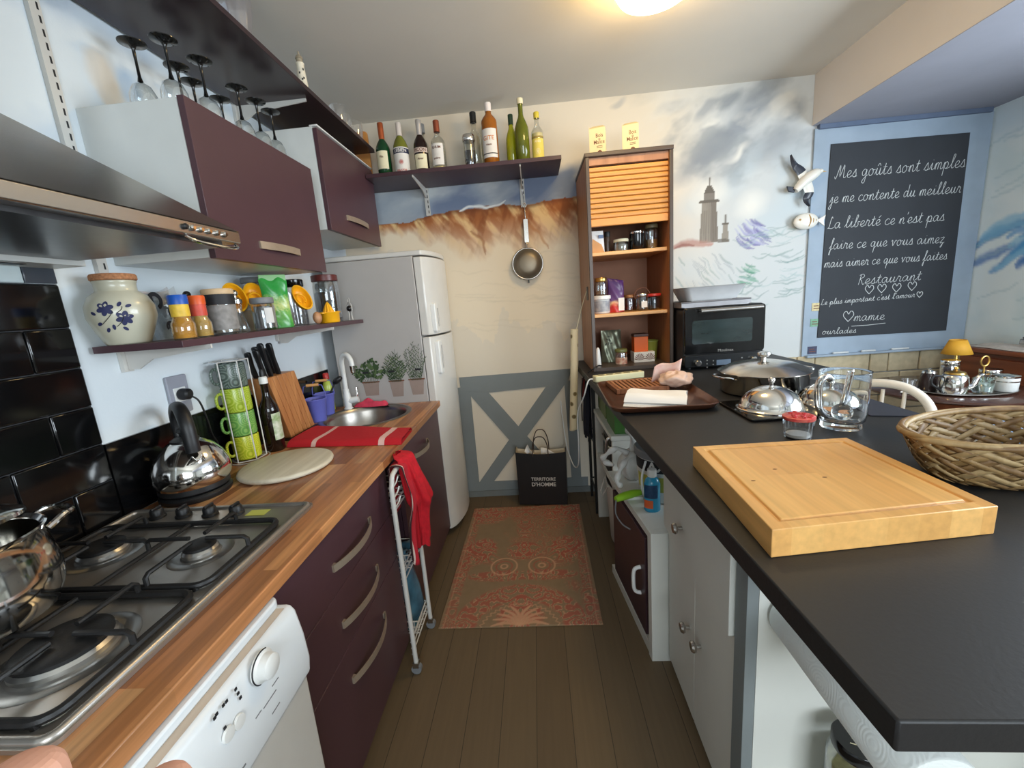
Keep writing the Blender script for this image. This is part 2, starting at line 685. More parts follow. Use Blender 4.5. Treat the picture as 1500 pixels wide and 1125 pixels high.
def painted_wall(name, us, vs, fn, paint, rough=0.85):
    """a wall as a grid that carries its painting; fn(u, v) gives the 3D point"""
    U, V = np.meshgrid(us, vs)
    col = paint(U, V)
    nu, nv = len(us), len(vs)
    me = bpy.data.meshes.new(name)
    pts = np.stack(fn(U.ravel(), V.ravel()), 1)
    i, j = np.meshgrid(np.arange(nu - 1), np.arange(nv - 1))
    a = (j * nu + i).ravel()
    q = np.stack([a, a + 1, a + nu + 1, a + nu], 1)
    me.from_pydata(pts.tolist(), [], q.tolist())
    at = me.color_attributes.new('Col', 'FLOAT_COLOR', 'POINT')
    rgba = np.ones((nu * nv, 4), np.float32)
    rgba[:, :3] = np.clip(col, 0, 1)
    at.data.foreach_set('color', rgba.ravel())
    me.materials.append(attr_mat(name + '_mural', rough))
    me.update()
    o = bpy.data.objects.new(name, me)
    COL.objects.link(o)
    o['kind'] = 'structure'
    return o


def paint_back(U, V):
    p = Paint(U, V, S(220, 209, 190), 3)
    ss = lambda a, b, x: np.clip((x - a) / (b - a), 0, 1) ** 2 * (3 - 2 * np.clip((x - a) / (b - a), 0, 1))
    p.mix(ss(0.75, 1.35, p.U), S(200, 204, 204))
    n1 = p.fbm(2.6, 4.2, 5, 21, 0.3)
    # faint wisps over the bottles
    p.mix(np.clip((n1 - 0.56) * 5, 0, 1) * 0.38 * (p.V > 2.2), S(176, 174, 166))
    # sky under the shelf
    sky = ss(-1.3, -1.0, p.U) * (1 - ss(0.30, 0.42, p.Uw)) * (1 - ss(2.24, 2.32, p.Vw)) * ss(1.86, 1.93, p.Vw)
    p.mix(sky * 0.92, S(150, 162, 178))
    n2 = p.fbm(3.2, 7.0, 5, 31, 0.25)
    p.mix(sky * np.clip((n2 - 0.44) * 5, 0, 1) * 0.75, S(104, 120, 150))
    p.mix(sky * np.clip((0.42 - n2) * 6, 0, 1) * 0.75, S(202, 206, 204))
    p.mix(sky * (1 - ss(-0.72, -0.6, p.U)) * 0.45, S(184, 192, 194))
    # the cliff: brown at the brink, running out in streaks
    tx = [(-1.016, 2.031), (-0.926, 2.032), (-0.807, 2.031), (-0.709, 2.053), (-0.613, 2.071), (-0.426, 2.076), (-0.332, 2.086), (-0.148, 2.087), (-0.035, 2.072), (0.08, 2.079), (0.193, 2.086), (0.328, 2.096), (0.6, 2.05)]
    bx = [(-1.022, 1.991), (-0.816, 1.956), (-0.701, 1.929), (-0.566, 1.864), (-0.49, 1.812), (-0.385, 1.777), (-0.312, 1.798), (-0.235, 1.872), (-0.143, 1.855), (-0.054, 1.803), (0.086, 1.827), (0.179, 1.828), (0.317, 1.843), (0.6, 1.82)]
    top = np.interp(p.Uw, [a for a, b in tx], [b for a, b in tx]) + 0.02 * (p.fbm(14, 14, 3, 55) - 0.5)
    bot = np.interp(p.Uw, [a for a, b in bx], [b for a, b in bx]) + 0.12 * (p.fbm(10, 4, 4, 57) - 0.5)
    t = (top - p.V) / np.maximum(top - bot, 0.02)
    st = p.fbm(7, 30, 4, 61, -0.95)
    st2 = p.fbm(24, 6, 4, 67, -0.3)
    ins = ((t > 0) & (p.U > -1.1) & (p.U < 0.55)).astype(float)
    fade = np.clip(1.25 - t, 0, 1)
    p.mix(ins * (t < 3.2) * 1.0, S(228, 214, 190))
    p.mix(ins * fade * 0.95, S(196, 138, 84))
    p.mix(ins * fade * np.clip((st - 0.45) * 6, 0, 1) * 0.85, S(150, 84, 40))
    p.mix(ins * fade * np.clip((st2 - 0.5) * 6, 0, 1) * 0.6, S(122, 66, 34))
    p.mix(ins * fade * np.clip((0.47 - st) * 7, 0, 1) * 0.75, S(234, 206, 150))
    p.mix(ins * np.clip(1 - np.abs(t - 0.03) / 0.10, 0, 1) * 0.8, S(116, 62, 34))
    p.stroke([(-0.445, 2.069), (-0.379, 2.077), (-0.296, 2.078), (-0.216, 2.093), (-0.138, 2.103)], 0.012, S(236, 238, 236), 1.0)
    p.stroke([(-0.394, 1.929), (-0.329, 1.871), (-0.303, 1.797)], 0.014, S(150, 96, 60), 0.7)
    p.stroke([(-0.021, 1.941), (0.066, 1.868), (0.115, 1.771)], 0.014, S(176, 120, 76), 0.6)
    for k in range(26):        # plaster strokes in the sand
        x, z = -0.6 + 0.9 * random.random(), 1.25 + 0.5 * random.random()
        p.stroke([(x, z), (x + 0.12, z + 0.015 * random.uniform(-1, 1)), (x + 0.28, z - 0.02)], 0.008, S(206, 194, 172), 0.3)
    # clouds above the lighthouse
    for (x, z), rx, rz, an, al in (((0.609, 2.616), .07, .03, .3, .5), ((0.947, 2.56), .13, .05, .2, .5), ((1.177, 2.53), .13, .04, .6, .7), ((1.301, 2.556), .12, .04, .7, .6),
                                   ((1.446, 2.534), .22, .10, .45, .8), ((1.673, 2.481), .12, .07, .6, .75), ((1.264, 2.345), .42, .10, .55, .75), ((1.517, 2.282), .30, .12, .5, .6),
                                   ((1.097, 2.2), .25, .08, .5, .55), ((1.643, 2.27), .20, .16, .3, .45), ((1.346, 2.416), .16, .07, .6, .7)):
        p.blob(x, z, rx, rz, an, S(134, 142, 152), al * 0.8, 0.6)
    for (x, z), rx, rz, an, al in (((1.375, 2.134), .26, .10, .9, .5), ((1.717, 2.042), .16, .30, .1, .6), ((1.055, 1.977), .12, .10, .2, .4), ((1.578, 1.847), .22, .14, .3, .45), ((1.036, 1.567), .16, .16, 0, .35)):
        p.blob(x, z, rx, rz, an, S(186, 202, 210), al, 0.8)
    cn = p.fbm(3.2, 5.5, 5, 131, 0.5)
    reg = ss(0.7, 1.0, p.U) * ss(1.95, 2.2, p.V)
    p.mix(reg * np.clip((cn - 0.54) * 7, 0, 1) * 0.55, S(128, 136, 144))
    p.mix(reg * np.clip((0.45 - cn) * 7, 0, 1) * 0.6, S(220, 218, 210))
    for (x, z), rx, rz, an in (((1.185, 2.028), .16, .12, .4), ((1.446, 1.942), .13, .10, .5), ((1.351, 2.258), .10, .03, .6), ((1.178, 2.452), .09, .02, .5)):
        p.blob(x, z, rx, rz, an, S(232, 230, 222), 0.75, 0.8)
    # lighthouse
    lx, lz = (1.181, 1.731)
    hz = (1.173, 1.979)[1] - lz
    G, G2 = S(146, 140, 130), S(104, 98, 90)
    p.poly([(lx - .062, lz), (lx + .062, lz), (lx + .046, lz + hz), (lx - .046, lz + hz)], G)
    p.poly([(lx + .015, lz), (lx + .062, lz), (lx + .046, lz + hz), (lx + .012, lz + hz)], S(120, 112, 104), 0.8)
    for k in range(7):
        x = lx - .05 + .016 * k
        p.stroke([(x, lz + .01), (x * 0.8 + lx * 0.2, lz + hz)], 0.005, G2, 0.6, False)
    p.poly([(lx - .065, lz + hz), (lx + .065, lz + hz), (lx + .06, lz + hz + .018), (lx - .06, lz + hz + .018)], G2)
    p.poly([(lx - .036, lz + hz + .018), (lx + .036, lz + hz + .018), (lx + .032, lz + hz + .06), (lx - .032, lz + hz + .06)], S(128, 122, 114))
    p.poly([(lx - .034, lz + hz + .06), (lx + .034, lz + hz + .06), (lx + .014, lz + hz + .105), (lx - .014, lz + hz + .105)], G2)
    p.stroke([(lx, lz + hz + .10), (lx + .002, lz + hz + .15)], 0.006, G2, 1, False, False)
    x, z = (1.287, 1.722)
    p.poly([(x - .022, z), (x + .022, z), (x + .016, z + .12), (x - .016, z + .12)], G)
    p.poly([(x - .022, z + .11), (x + .022, z + .11), (x + .02, z + .125), (x - .02, z + .125)], G2)
    p.stroke([(x, z + .12), (x, z + .17)], 0.008, G2, 1, False, False)
    p.poly([(x - .05, z), (x + .03, z), (x + .03, z + .02), (x - .045, z + .026)], G2, 0.8)
    # rocks and foam
    p.stroke([(0.946, 1.711), (1.013, 1.732), (1.101, 1.742), (1.208, 1.716)], 0.034, S(176, 132, 120), 0.8)
    p.stroke([(0.946, 1.698), (1.013, 1.723), (1.093, 1.73)], 0.016, S(140, 88, 80), 0.7)
    rs = np.random.RandomState(5)
    for k in range(34):        # violet breaker
        x, z = (1.452, 1.76)
        a = rs.uniform(0, 2 * pi)
        r = 0.085 * sqrt(rs.rand())
        x, z = x + r * cos(a) * 1.1, z + r * sin(a) * 0.9
        p.stroke([(x - .03, z + .035), (x, z), (x + .045, z - .022)], 0.009, [S(138, 136, 178), S(112, 110, 160), S(170, 172, 204)][k % 3], 0.75)
    for k in range(60):        # spray under the lighthouse, swells to the side
        x, z = rs.uniform(0.95, 1.30), rs.uniform(1.34, 1.66)
        p.stroke([(x, z), (x + .02, z - .03), (x + .05, z - .075)], 0.006, [S(150, 158, 164), S(188, 196, 198), S(126, 150, 144)][k % 3], 0.5)
    for k in range(16):
        x, z = (1.43, 1.504)
        x, z = x + rs.uniform(-.06, .08), z + rs.uniform(-.06, .05)
        p.stroke([(x - .03, z + .02), (x, z), (x + .04, z - .01)], 0.010, [S(96, 148, 126), S(140, 178, 160)][k % 2], 0.75)
    for k in range(46):
        x, z = rs.uniform(1.32, 1.72), rs.uniform(1.28, 1.80)
        l = rs.uniform(.08, .2)
        p.stroke([(x, z), (x + l * .5, z - .016 + .01 * rs.randn()), (x + l, z + .012)], 0.0065, [S(140, 160, 160), S(166, 186, 186), S(120, 150, 146)][k % 3], 0.55)
    return p.c


def paint_left(U, V):
    p = Paint(U, V, S(222, 229, 232), 9)
    n = p.fbm(2.2, 3.4, 5, 77, 0.5)
    up = np.clip((p.V - 1.55) * 3, 0, 1)
    p.mix(np.clip((n - 0.5) * 4, 0, 1) * 0.55 * up, S(166, 184, 208))
    p.mix(np.clip((p.fbm(3, 5, 5, 91, 0.6) - 0.55) * 5, 0, 1) * 0.45 * up, S(188, 206, 222))
    p.stroke([(1.389, 2.147), (1.385, 2.213), (1.369, 2.271)], 0.06, S(226, 206, 178), 0.6)
    p.stroke([(1.448, 2.261), (1.465, 2.219)], 0.05, S(160, 186, 212), 0.6)
    return p.c


def paint_right(U, V):
    p = Paint(U, V, S(226, 238, 240), 15)
    n = p.fbm(3, 4, 5, 17, 0.7)
    p.mix(np.clip((n - 0.5) * 4, 0, 1) * 0.5, S(196, 220, 226))
    for k in range(34):
        y, z = (2.769, 1.579)
        y, z = y + random.uniform(-.35, .12), z + random.uniform(-.12, .10)
        p.stroke([(y + .10, z - .06), (y, z), (y - .14, z + .05)], 0.034, [S(80, 156, 212), S(40, 112, 186), S(140, 196, 226)][k % 3], 0.75)
    for k in range(22):
        y, z = random.uniform(2.2, 2.9), random.uniform(1.1, 2.2)
        p.stroke([(y + .10, z - .03), (y, z), (y - .12, z + .04)], 0.010, S(170, 200, 208), 0.4)
    return p.c


painted_wall('wall_back', np.concatenate([np.linspace(WL, -1.0, 12)[:-1], np.linspace(-1.0, 1.86, 460)[:-1], np.linspace(1.86, WR, 30)]),
             np.concatenate([np.linspace(0, 1.1, 40)[:-1], np.linspace(1.1, CZ, 270)]), lambda u, v: (u, u * 0 + D, v), paint_back)
painted_wall('wall_left', np.concatenate([np.linspace(WF, 0.4, 20)[:-1], np.linspace(0.4, D, 256)]),
             np.concatenate([np.linspace(0, 1.1, 12)[:-1], np.linspace(1.1, CZ, 160)]), lambda u, v: (u * 0 + WL, u, v), paint_left)
painted_wall('wall_right', np.linspace(1.95, D, 120), np.linspace(0, CZ, 240), lambda u, v: (u * 0 + WR, u, v), paint_right)

struct(MB().box(WL - .1, WR + .1, WF - .1, D + .1, -0.06, 0.0), 'floor', M['floor'])
struct(MB().box(WL - .1, WR + .1, WF - .1, D + .1, CZ, CZ + .06), 'ceiling', M['ceiling'])

# walls out of view: wall_right goes on with a window, wall_front stands behind the photographer with another
wp = mat('pale_wall_paint', S(214, 216, 212), 0.85, var=0.02, scale=3)
w = MB(True)
w.box(WR, WR + .1, -0.25, 1.75, 0, 1.0).box(WR, WR + .1, -0.25, 1.75, 2.2, CZ).box(WR, WR + .1, WF, -0.25, 0, CZ).box(WR, WR + .1, 1.75, 1.95, 0, CZ)
struct(w, 'wall_right_side', wp)
w = MB(True)
w.box(WL, -0.15, WF - .1, WF, 0, CZ).box(1.95, WR, WF - .1, WF, 0, CZ).box(-0.15, 1.95, WF - .1, WF, 0, 0.95).box(-0.15, 1.95, WF - .1, WF, 2.25, CZ)
struct(w, 'wall_front', wp)
w = MB(True)
for y in (-0.25, 0.72, 1.69):
    w.box(WR + .02, WR + .07, y, y + .06, 1.0, 2.2)
w.box(WR + .02, WR + .07, -0.25, 1.75, 1.0, 1.06).box(WR + .02, WR + .07, -0.25, 1.75, 2.14, 2.2)
struct(w, 'window_1', M['white_paint'])
w = MB(True)
for x in (-0.15, 0.87, 1.89):
    w.box(x, x + .06, WF - .08, WF - .02, 0.95, 2.25)
w.box(-0.15, 1.95, WF - .08, WF - .02, 0.95, 1.01).box(-0.15, 1.95, WF - .08, WF - .02, 2.19, 2.25)
struct(w, 'window_2', M['white_paint'])

# dropped beam over the dining side: pinkish flank, lavender underside
w = MB(True)
w.box(1.80, 1.86, WF, D - .002, 2.3751, CZ)
struct(w, 'trim_1', M['pink_beige'])
w = MB(True)
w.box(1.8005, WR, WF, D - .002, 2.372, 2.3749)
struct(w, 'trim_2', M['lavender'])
w = MB(True)
w.box(1.83, 2.83, D - .03, D - .003, 2.345, 2.3715)
struct(w, 'trim_3', mat('slate_blue_paint', S(92, 106, 130), 0.7))

# grey timber frame painted low on wall_back, with a St Andrew's cross
w = MB(True)
y0, y1 = D - .006, D - .001
w.prism([(-0.577, 0.935), (0.237, 0.945), (0.202, 0.832), (-0.574, 0.801)], y0, y1, 'xz')
w.box(-0.60, -0.505, y0 - .0005, y1 - .0004, 0.0, 0.86)
w.prism([(0.18, 0.86), (0.27, 0.86), (0.27, 0.0), (0.20, 0.0)], y0 - .0010, y1 - .0008, 'xz')
w.box(-0.60, 0.32, y0 - .0015, y1 - .0012, 0.0, 0.115)
w.prism([(-0.531, 0.83), (-0.38, 0.82), (0.169, 0.078), (0.004, 0.087)], y0 - .0020, y1 - .0016, 'xz')
w.prism([(0.055, 0.837), (0.187, 0.838), (-0.402, 0.103), (-0.507, 0.108)], y0 - .0026, y1 - .0020, 'xz')
struct(w, 'trim_4', M['grey_paint'], flat=True)
struct(MB(True).box(-0.62, 0.40, D - .018, D - .0095, 0.0, 0.045), 'baseboard_back', mat('grey_skirting', S(112, 116, 114), 0.6))

# black tiles behind the hob with a strip of small tiles on top
tile = mat('black_tile', S(12, 12, 13), 0.10, var=0.2)
w = MB(True)
zs = [0.90, 1.025, 1.137, 1.249, 1.360, 1.471, 1.587]
for r in range(6):
    off = 0.0 if r % 2 else 0.11
    y = 1.085
    first = True
    while y > -0.6:
        a = max(-0.6, y - (0.22 if not (first and off) else 0.11))
        x1 = WL + .010
        k = len(w.v)
        w.box(WL, x1, a + .0012, y - .0012, zs[r] + .0012, zs[r + 1] - .0012)
        y, first = a, False
struct(w, 'trim_5', tile, bev=0.004, seg=2)
w = MB(True)
y = 1.085
k = 0
cols = [S(64, 70, 78), S(198, 212, 214), S(40, 44, 50), S(120, 130, 138)]
while y > -0.5:
    w.mi = k % 4
    w.box(WL, WL + .009, y - .074, y - .001, 1.589, 1.633)
    y -= .075
    k += 1
struct(w, 'trim_6', [mat('border_tile', c, 0.2, var=0.05) for c in cols], bev=0.002)
struct(MB(True).box(WL, WL + .004, -0.6, 1.084, 0.90, 1.588), 'trim_7', mat('dark_grout', S(48, 48, 50), 0.8))
struct(MB(True).box(WL, WL + .010, 1.087, 2.42, 0.90, 1.132), 'trim_8', M['black_gloss'])

# stone cladding under the blackboard
w = MB(True)
random.seed(3)
rows = [0.0, 0.22, 0.40, 0.62, 0.78, 0.925]
for r in range(5):
    x = 1.30
    while x < 2.85:
        l = random.choice((0.12, 0.2, 0.28, 0.36))
        x2 = min(2.855, x + l)
        if l > 0.25 and rows[r + 1] - rows[r] > 0.15:
            zm = rows[r] + (rows[r + 1] - rows[r]) * 0.55
            w.box(x + .003, x2 - .003, D - .018 - .006 * random.random(), D - .001, rows[r] + .003, zm - .003)
            w.box(x + .003, x2 - .003, D - .018 - .006 * random.random(), D - .001, zm + .003, rows[r + 1] - .003)
        else:
            w.box(x + .003, x2 - .003, D - .018 - .006 * random.random(), D - .001, rows[r] + .003, rows[r + 1] - .003)
        x = x2
struct(w, 'trim_9', mat('pale_stone', S(186, 172, 142), 0.85, var=0.12, scale=25, bump=0.5), bev=0.006)



# ---------------------------------------------------------------- run along wall_left
def slab_with_hole(mb, x0, x1, y0, y1, cx, cy, r, z0, z1, n=48):
    per = []
    for i in range(n):
        a = 2 * pi * i / n
        dx, dy = cos(a), sin(a)
        t = min(((x1 - cx) if dx > 0 else (x0 - cx)) / dx if abs(dx) > 1e-9 else 9e9, ((y1 - cy) if dy > 0 else (y0 - cy)) / dy if abs(dy) > 1e-9 else 9e9)
        per.append((cx + dx * t, cy + dy * t))
    for q in ((x0, y0), (x1, y0), (x1, y1), (x0, y1)):      # pull the closest ray to each corner
        k = min(range(n), key=lambda i: (per[i][0] - q[0]) ** 2 + (per[i][1] - q[1]) ** 2)
        per[k] = q
    ci = [(cx + r * cos(2 * pi * i / n), cy + r * sin(2 * pi * i / n)) for i in range(n)]
    vs = [(x, y, z1) for x, y in per] + [(x, y, z1) for x, y in ci] + [(x, y, z0) for x, y in per] + [(x, y, z0) for x, y in ci]
    fs = []
    for i in range(n):
        j = (i + 1) % n
        fs += [(i, j, n + j, n + i), (2 * n + j, 2 * n + i, 3 * n + i, 3 * n + j), (i, 2 * n + i, 2 * n + j, j), (n + i, n + j, 3 * n + j, 3 * n + i)]
    mb.add(vs, fs)


SX, SY, SR = -0.955, 2.15, 0.245      # sink
w = MB(True)
w.box(WL + .011, -0.60, -0.45, 1.89, 0.866, 0.900)
slab_with_hole(w, WL + .011, -0.60, 1.89, 2.395, SX, SY, SR - .012, 0.866, 0.900)
tag(w.build('worktop', M['butcher'], bev=0.003), 'oiled strip-wood worktop carrying the hob and the round sink', 'worktop')

# sink
t = thing('sink', 'round stainless steel sink let into the wooden worktop', 'sink', (SX, SY, 0.9))
w = MB()
w.lathe([(SR, 0.001), (SR - .003, .004), (SR - .022, .004), (SR - .03, -.002), (SR - .036, -.03), (SR - .05, -.12), (SR - .085, -.155), (.05, -.165), (.045, -.17), (0, -.17)], n=56)
b = w.build('bowl', mat('sink_steel', S(150, 144, 136), 0.3, 1.0, var=.05), t, angle=60)
w = MB()
w.lathe([(.042, -.1645), (.03, -.162), (.012, -.160), (0, -.160)], n=24)
w.build('drain', M['chrome'], b)
for k in range(2):
    w = MB()
    a = radians(222 + 8 * k)
    w.obox(((SR - .040) * cos(a), (SR - .040) * sin(a), -.04), (.004, .012, .022), RZ(a))
    w.build('overflow_slot', M['black_matt'], b)

# tap
tx, ty = (-1.129, 2.321)
t = thing('tap', 'white swan-neck mixer tap behind the round sink', 'tap', (tx, ty, 0.9))
MB().lathe([(.026, 0), (.026, .006), (.021, .012), (.021, .09), (.017, .10), (.017, .12), (0, .12)]).build('body', M['white_plastic'], t)
P = [(0, 0, .11), (0, 0, .24), (.004, -.004, .29), (.025, -.018, .322), (.055, -.036, .322), (.078, -.05, .295), (.084, -.053, .255)]
MB().tube(smooth_path(P, 5), .0135, 12).build('spout', M['white_plastic'], t)
MB().cyl((.084, -.053, .262), (.085, -.054, .222), .016, .014).build('aerator', M['chrome'], t)
w = MB()
w.cyl((0, 0, .05), (.062, .012, .055), .019, .019)
h = w.build('handle_hub', M['white_plastic'], t)
MB().tube([(.055, .01, .055), (.06, .012, .09), (.058, .014, .125)], [.006, .006, .005], 8).build('lever', M['chrome'], h)

# hob
HX0, HX1, HY0, HY1 = -1.262, -0.69, 0.415, 1.115
t = thing('gas_hob', 'stainless steel gas hob with four burners and black knobs', 'hob', (-0.976, 0.765, 0.9))
w = MB(True)
w.prism(rrect(HX0, HX1, HY0, HY1, .022), 0.9005, 0.908)
rim = rrect(HX0 + .012, HX1 - .012, HY0 + .012, HY1 - .012, .016)
w.tube([(x, y, .908) for x, y in rim], .008, 8, True)
w.build('steel_plate', M['steel_dark'], t, angle=50)
random.seed(2)
for bx, by, r in ((-0.845, 0.868, .030), (-1.112, 0.880, .042), (-0.850, 0.575, .062), (-1.115, 0.585, .042)):
    w = MB(True)
    w.lathe([(r + .038, .9085), (r + .028, .912), (r + .016, .910), (r + .012, .9095), (r + .008, .912), (r + .008, .920), (r + .003, .926), (0, .926)], (bx, by, 0), 40)
    b = w.build('burner', mat('burner_aluminium', S(176, 174, 170), 0.35, 1.0, var=.1), t)
    w = MB(True)
    w.lathe([(r + .004, .927), (r + .004, .933), (r - .002, .937), (r * .5, .9385), (0, .939)], (bx, by, 0), 40)
    w.build('burner_cap', M['iron'], b)
for y0, y1, ys in ((.445, .712, .578), (.732, 1.000, .872)):
    g = MB(True)
    o = rrect(HX0 + .03, HX1 - .035, y0, y1, .03)
    g.tube([(x, y, .917) for x, y in o], .0075, 8, True)
    for x in (HX0 + .05, -.985, HX1 - .055):
        for y in (y0, y1):
            g.cyl((x, y, .9082), (x, y, .918), .006, n=8)
    fz = .946
    for cx in (-0.85, -1.113):
        for dx, dy in ((1, 0), (-1, 0), (0, 1), (0, -1)):
            if dx:
                x1 = (HX1 - .035 if cx > -1 else -.982) if dx > 0 else (-.982 if cx > -1 else HX0 + .03)
                p = [(x1, ys, .916), (x1, ys, fz - .006), (x1 - dx * .008, ys, fz), (cx + dx * .022, ys, fz)]
            else:
                y2 = y1 if dy > 0 else y0
                p = [(cx, y2, .916), (cx, y2, fz - .006), (cx, y2 - dy * .008, fz), (cx, ys + dy * .022, fz)]
            g.tube(p, .0052, 8)
    g.tube([(-.982, y0, .916), (-.982, y1, .916)], .0055, 8)
    g.build('pan_support', M['iron'], t)
for x in (-1.141, -1.060, -.978, -.898):
    w = MB(True)
    w.lathe([(.021, .9085), (.021, .914), (.0175, .917), (.0165, .932), (.013, .936), (0, .936)], (x, 1.062, 0), 24)
    k = w.build('knob', M['black_matt'], t)
    w = MB(True)
    w.box(x - .004, x + .004, 1.046, 1.078, .934, .941)
    w.build('grip', M['black_matt'], k, bev=.002)
MB(True).box(-.862, -.805, 1.045, 1.078, .9085, .9092).build('sticker', mat('lime_sticker', S(196, 200, 96), .6), t)

# steel pot standing on the hob, lid ajar
px_, py_ = -1.035, 0.592
t = thing('cooking_pot', 'polished steel pot with two handles on the hob, lid pushed half off', 'pot', (px_, py_, .952))
w = MB()
w.lathe([(0, 0), (.098, 0), (.110, .008), (.122, .04), (.125, .075), (.120, .115), (.114, .150), (.119, .158), (.116, .160), (.108, .152), (.118, .075), (.106, .02), (0, .012)], n=48)
w.build('pan_body', M['chrome'], t, angle=50)
for a in (radians(72), radians(252)):
    w = MB()
    u, v = Vector((cos(a), sin(a), 0)), Vector((-sin(a), cos(a), 0))
    p = [u * .108 + v * .045, u * .135 + v * .04, u * .155 + v * .02, u * .155 - v * .02, u * .135 - v * .04, u * .108 - v * .045]
    w.tube(smooth_path([(q.x, q.y, .140 + .014 * (q.length > .14)) for q in p], 4), .006, 8)
    w.build('handle', M['chrome'], t)
w = MB()
w.lathe([(.112, 0), (.112, .006), (.108, .010), (.08, .026), (.03, .036), (0, .037)], (0, 0, 0), 40)
w.xf(Matrix.Rotation(radians(-8), 4, 'Y'))
w.map(lambda x, y, z: (x - .008, y - .01, z + .176))
l = w.build('pan_lid', M['chrome'], t)
w = MB()
w.ell((-.012, -.01, .223), (.016, .016, .012), 16, 8)
w.build('lid_knob', M['black_matt'], l)

# kettle on its base
kx, ky = -1.165, 1.236
t = kettle = thing('kettle', 'polished steel electric kettle with a black hoop handle, corded to the socket', 'kettle', (kx, ky, .9), radians(-38))
MB().lathe([(0, 0.0), (.098, 0.0), (.102, .006), (.102, .016), (.095, .022), (0, .022)], n=40).build('power_base', M['black_matt'], t)
MB().lathe([(.092, .024), (.099, .030), (.099, .046), (0, .046)], n=40).build('foot_ring', M['black_matt'], t)
prof = [(.099, .046), (.108, .060), (.111, .078), (.107, .104), (.094, .136), (.074, .163), (.052, .181), (.040, .187), (0, .187)]
body = MB().lathe(prof, n=48).build('body', M['chrome'], t, angle=70)
MB().lathe([(.040, .187), (.040, .192), (.028, .199), (.012, .203), (.012, .212), (.018, .218), (.015, .228), (0, .23)], n=28).build('lid', M['black_matt'], body)
w = MB()
P = smooth_path([(-.070, 0, .165), (-.082, 0, .215), (-.066, 0, .270), (-.015, 0, .300), (.045, 0, .295), (.083, 0, .255), (.092, 0, .200), (.092, 0, .165)], 6)
k0 = len(P)
w.tube(P, [.0115 + .006 * min(1, i / k0 * 1.6) for i in range(k0)], 12)
w.map(lambda x, y, z: (x, y * 1.15, z))
w.build('handle', M['black_matt'], t, angle=60)
w = MB()
w.grid(lambda u, v: ((.085 + .050 * v) * 1.0, (u - .5) * (.056 - .030 * v), .120 + .045 * v - .02 * (1 - (2 * u - 1) ** 2) * v), 9, 6)
w.build('spout', M['chrome'], t, solid=.002)

# socket with the kettle's plug
sy, sz = (1.37, 1.217)
t = thing('wall_socket', 'grey wall socket with a square white insert behind the kettle', 'socket', (WL + .002, sy, sz))
MB().prism(rrect(-.042, .042, -.068, .068, .006), .0005, .010, 'yz').build('plate', mat('grey_socket', S(150, 152, 162), .5), t, bev=.002)
MB().box(.0102, .013, -.025, .025, -.025, .025).build('insert', M['white_plastic'], t, bev=.001)
kr = kettle
inv = (Matrix.Translation(kr.location) @ Matrix.Rotation(kr.rotation_euler.z, 4, 'Z')).inverted()
off = Matrix.Translation((WL + .0155, sy, sz))
P = [(.03, .0, -.005), (.05, .012, -.03), (.045, .035, -.10), (.030, .06, -.17), (.022, .085, -.215), (.022, .07, -.272), (.03, .04, sz * -1 + .925), (.06, -.02, -sz + .925)]
pc = MB().tube(smooth_path(P, 6), .0032, 8).xf(inv @ off).build('power_cord', M['black_matt'], kr)
MB().lathe([(0, 0), (.019, 0), (.021, .008), (.019, .03), (.012, .036), (0, .036)], M=RY(radians(90))).xf(inv @ off).build('plug', M['black_matt'], pc)

# dishwasher
t = thing('dishwasher', 'white dishwasher with a round programme dial under the hob', 'dishwasher', (-0.9, .48, 0))
w = MB(True)
w.box(-1.22, -.632, .185, .772, .02, .838)
w.build('body', M['white_enamel'], t, bev=.004)
w = MB(True)
w.prism(rrect(-1.22, -.591, .185, .765, .02), .8435, .8625)
w.build('top_cover', mat('dishwasher_top', S(222, 228, 232), .35, var=.02), t, bev=.004)
w = MB(True)
w.prism([(-.631, .8425), (-.572, .8425), (-.562, .828), (-.553, .77), (-.550, .71), (-.556, .668), (-.631, .668)], .188, .768, 'xz')
cp = w.build('control_panel', mat('dishwasher_panel', S(226, 230, 232), .35, var=.02), t, bev=.008, seg=3, angle=60)
MB(True).box(-.625, -.576, .20, .750, .8428, .8433).build('grip_recess_shade', mat('beige_recess_shade', S(196, 180, 162), .6), t)  # flat beige strip, its colour stands in for the shade in the recess
MB(True).box(-.631, -.568, .188, .768, .10, .664).build('door', M['white_enamel'], t, bev=.006, seg=3)
MB(True).box(-.70, -.66, .20, .76, .0, .095).build('plinth', M['black_matt'], t)
ps = .006 / .08


def panel_x(z):
    return -.550 - max(0, z - .71) * .05


dy, dz = (0.635, 0.814)
w = MB(True)
w.lathe([(.030, 0), (.030, .004), (.024, .008), (.022, .022), (.018, .025), (0, .025)], (panel_x(dz) - .001, dy, dz), 32, RY(radians(90)))
k = w.build('programme_dial', M['white_plastic'], cp)
w = MB(True)
w.tube([(panel_x(dz) + .003, dy + .030 * cos(a), dz + .030 * sin(a)) for a in [radians(q) for q in range(60, 250, 10)]], .0013, 6)
w.build('dial_mark', M['black_ink'], k)
for q in ((0.56, 0.777), (0.536, 0.781)):
    w = MB(True)
    w.lathe([(.013, 0), (.012, .004), (0, .005)], (panel_x(q[1]) - .001, q[0], q[1]), 24, RY(radians(90)))
    w.build('button', M['white_plastic'], cp)
for q in ((0.572, 0.831), (0.574, 0.82), (0.576, 0.809), (0.55, 0.831), (0.528, 0.831), (0.534, 0.796), (0.523, 0.829), (0.543, 0.831)):
    w = MB(True)
    w.box(panel_x(q[1]) - .001, panel_x(q[1]) + .0006, q[0] - .0025, q[0] + .0025, q[1] - .0025, q[1] + .0025)
    w.build('indicator_dot', M['black_ink'], cp)
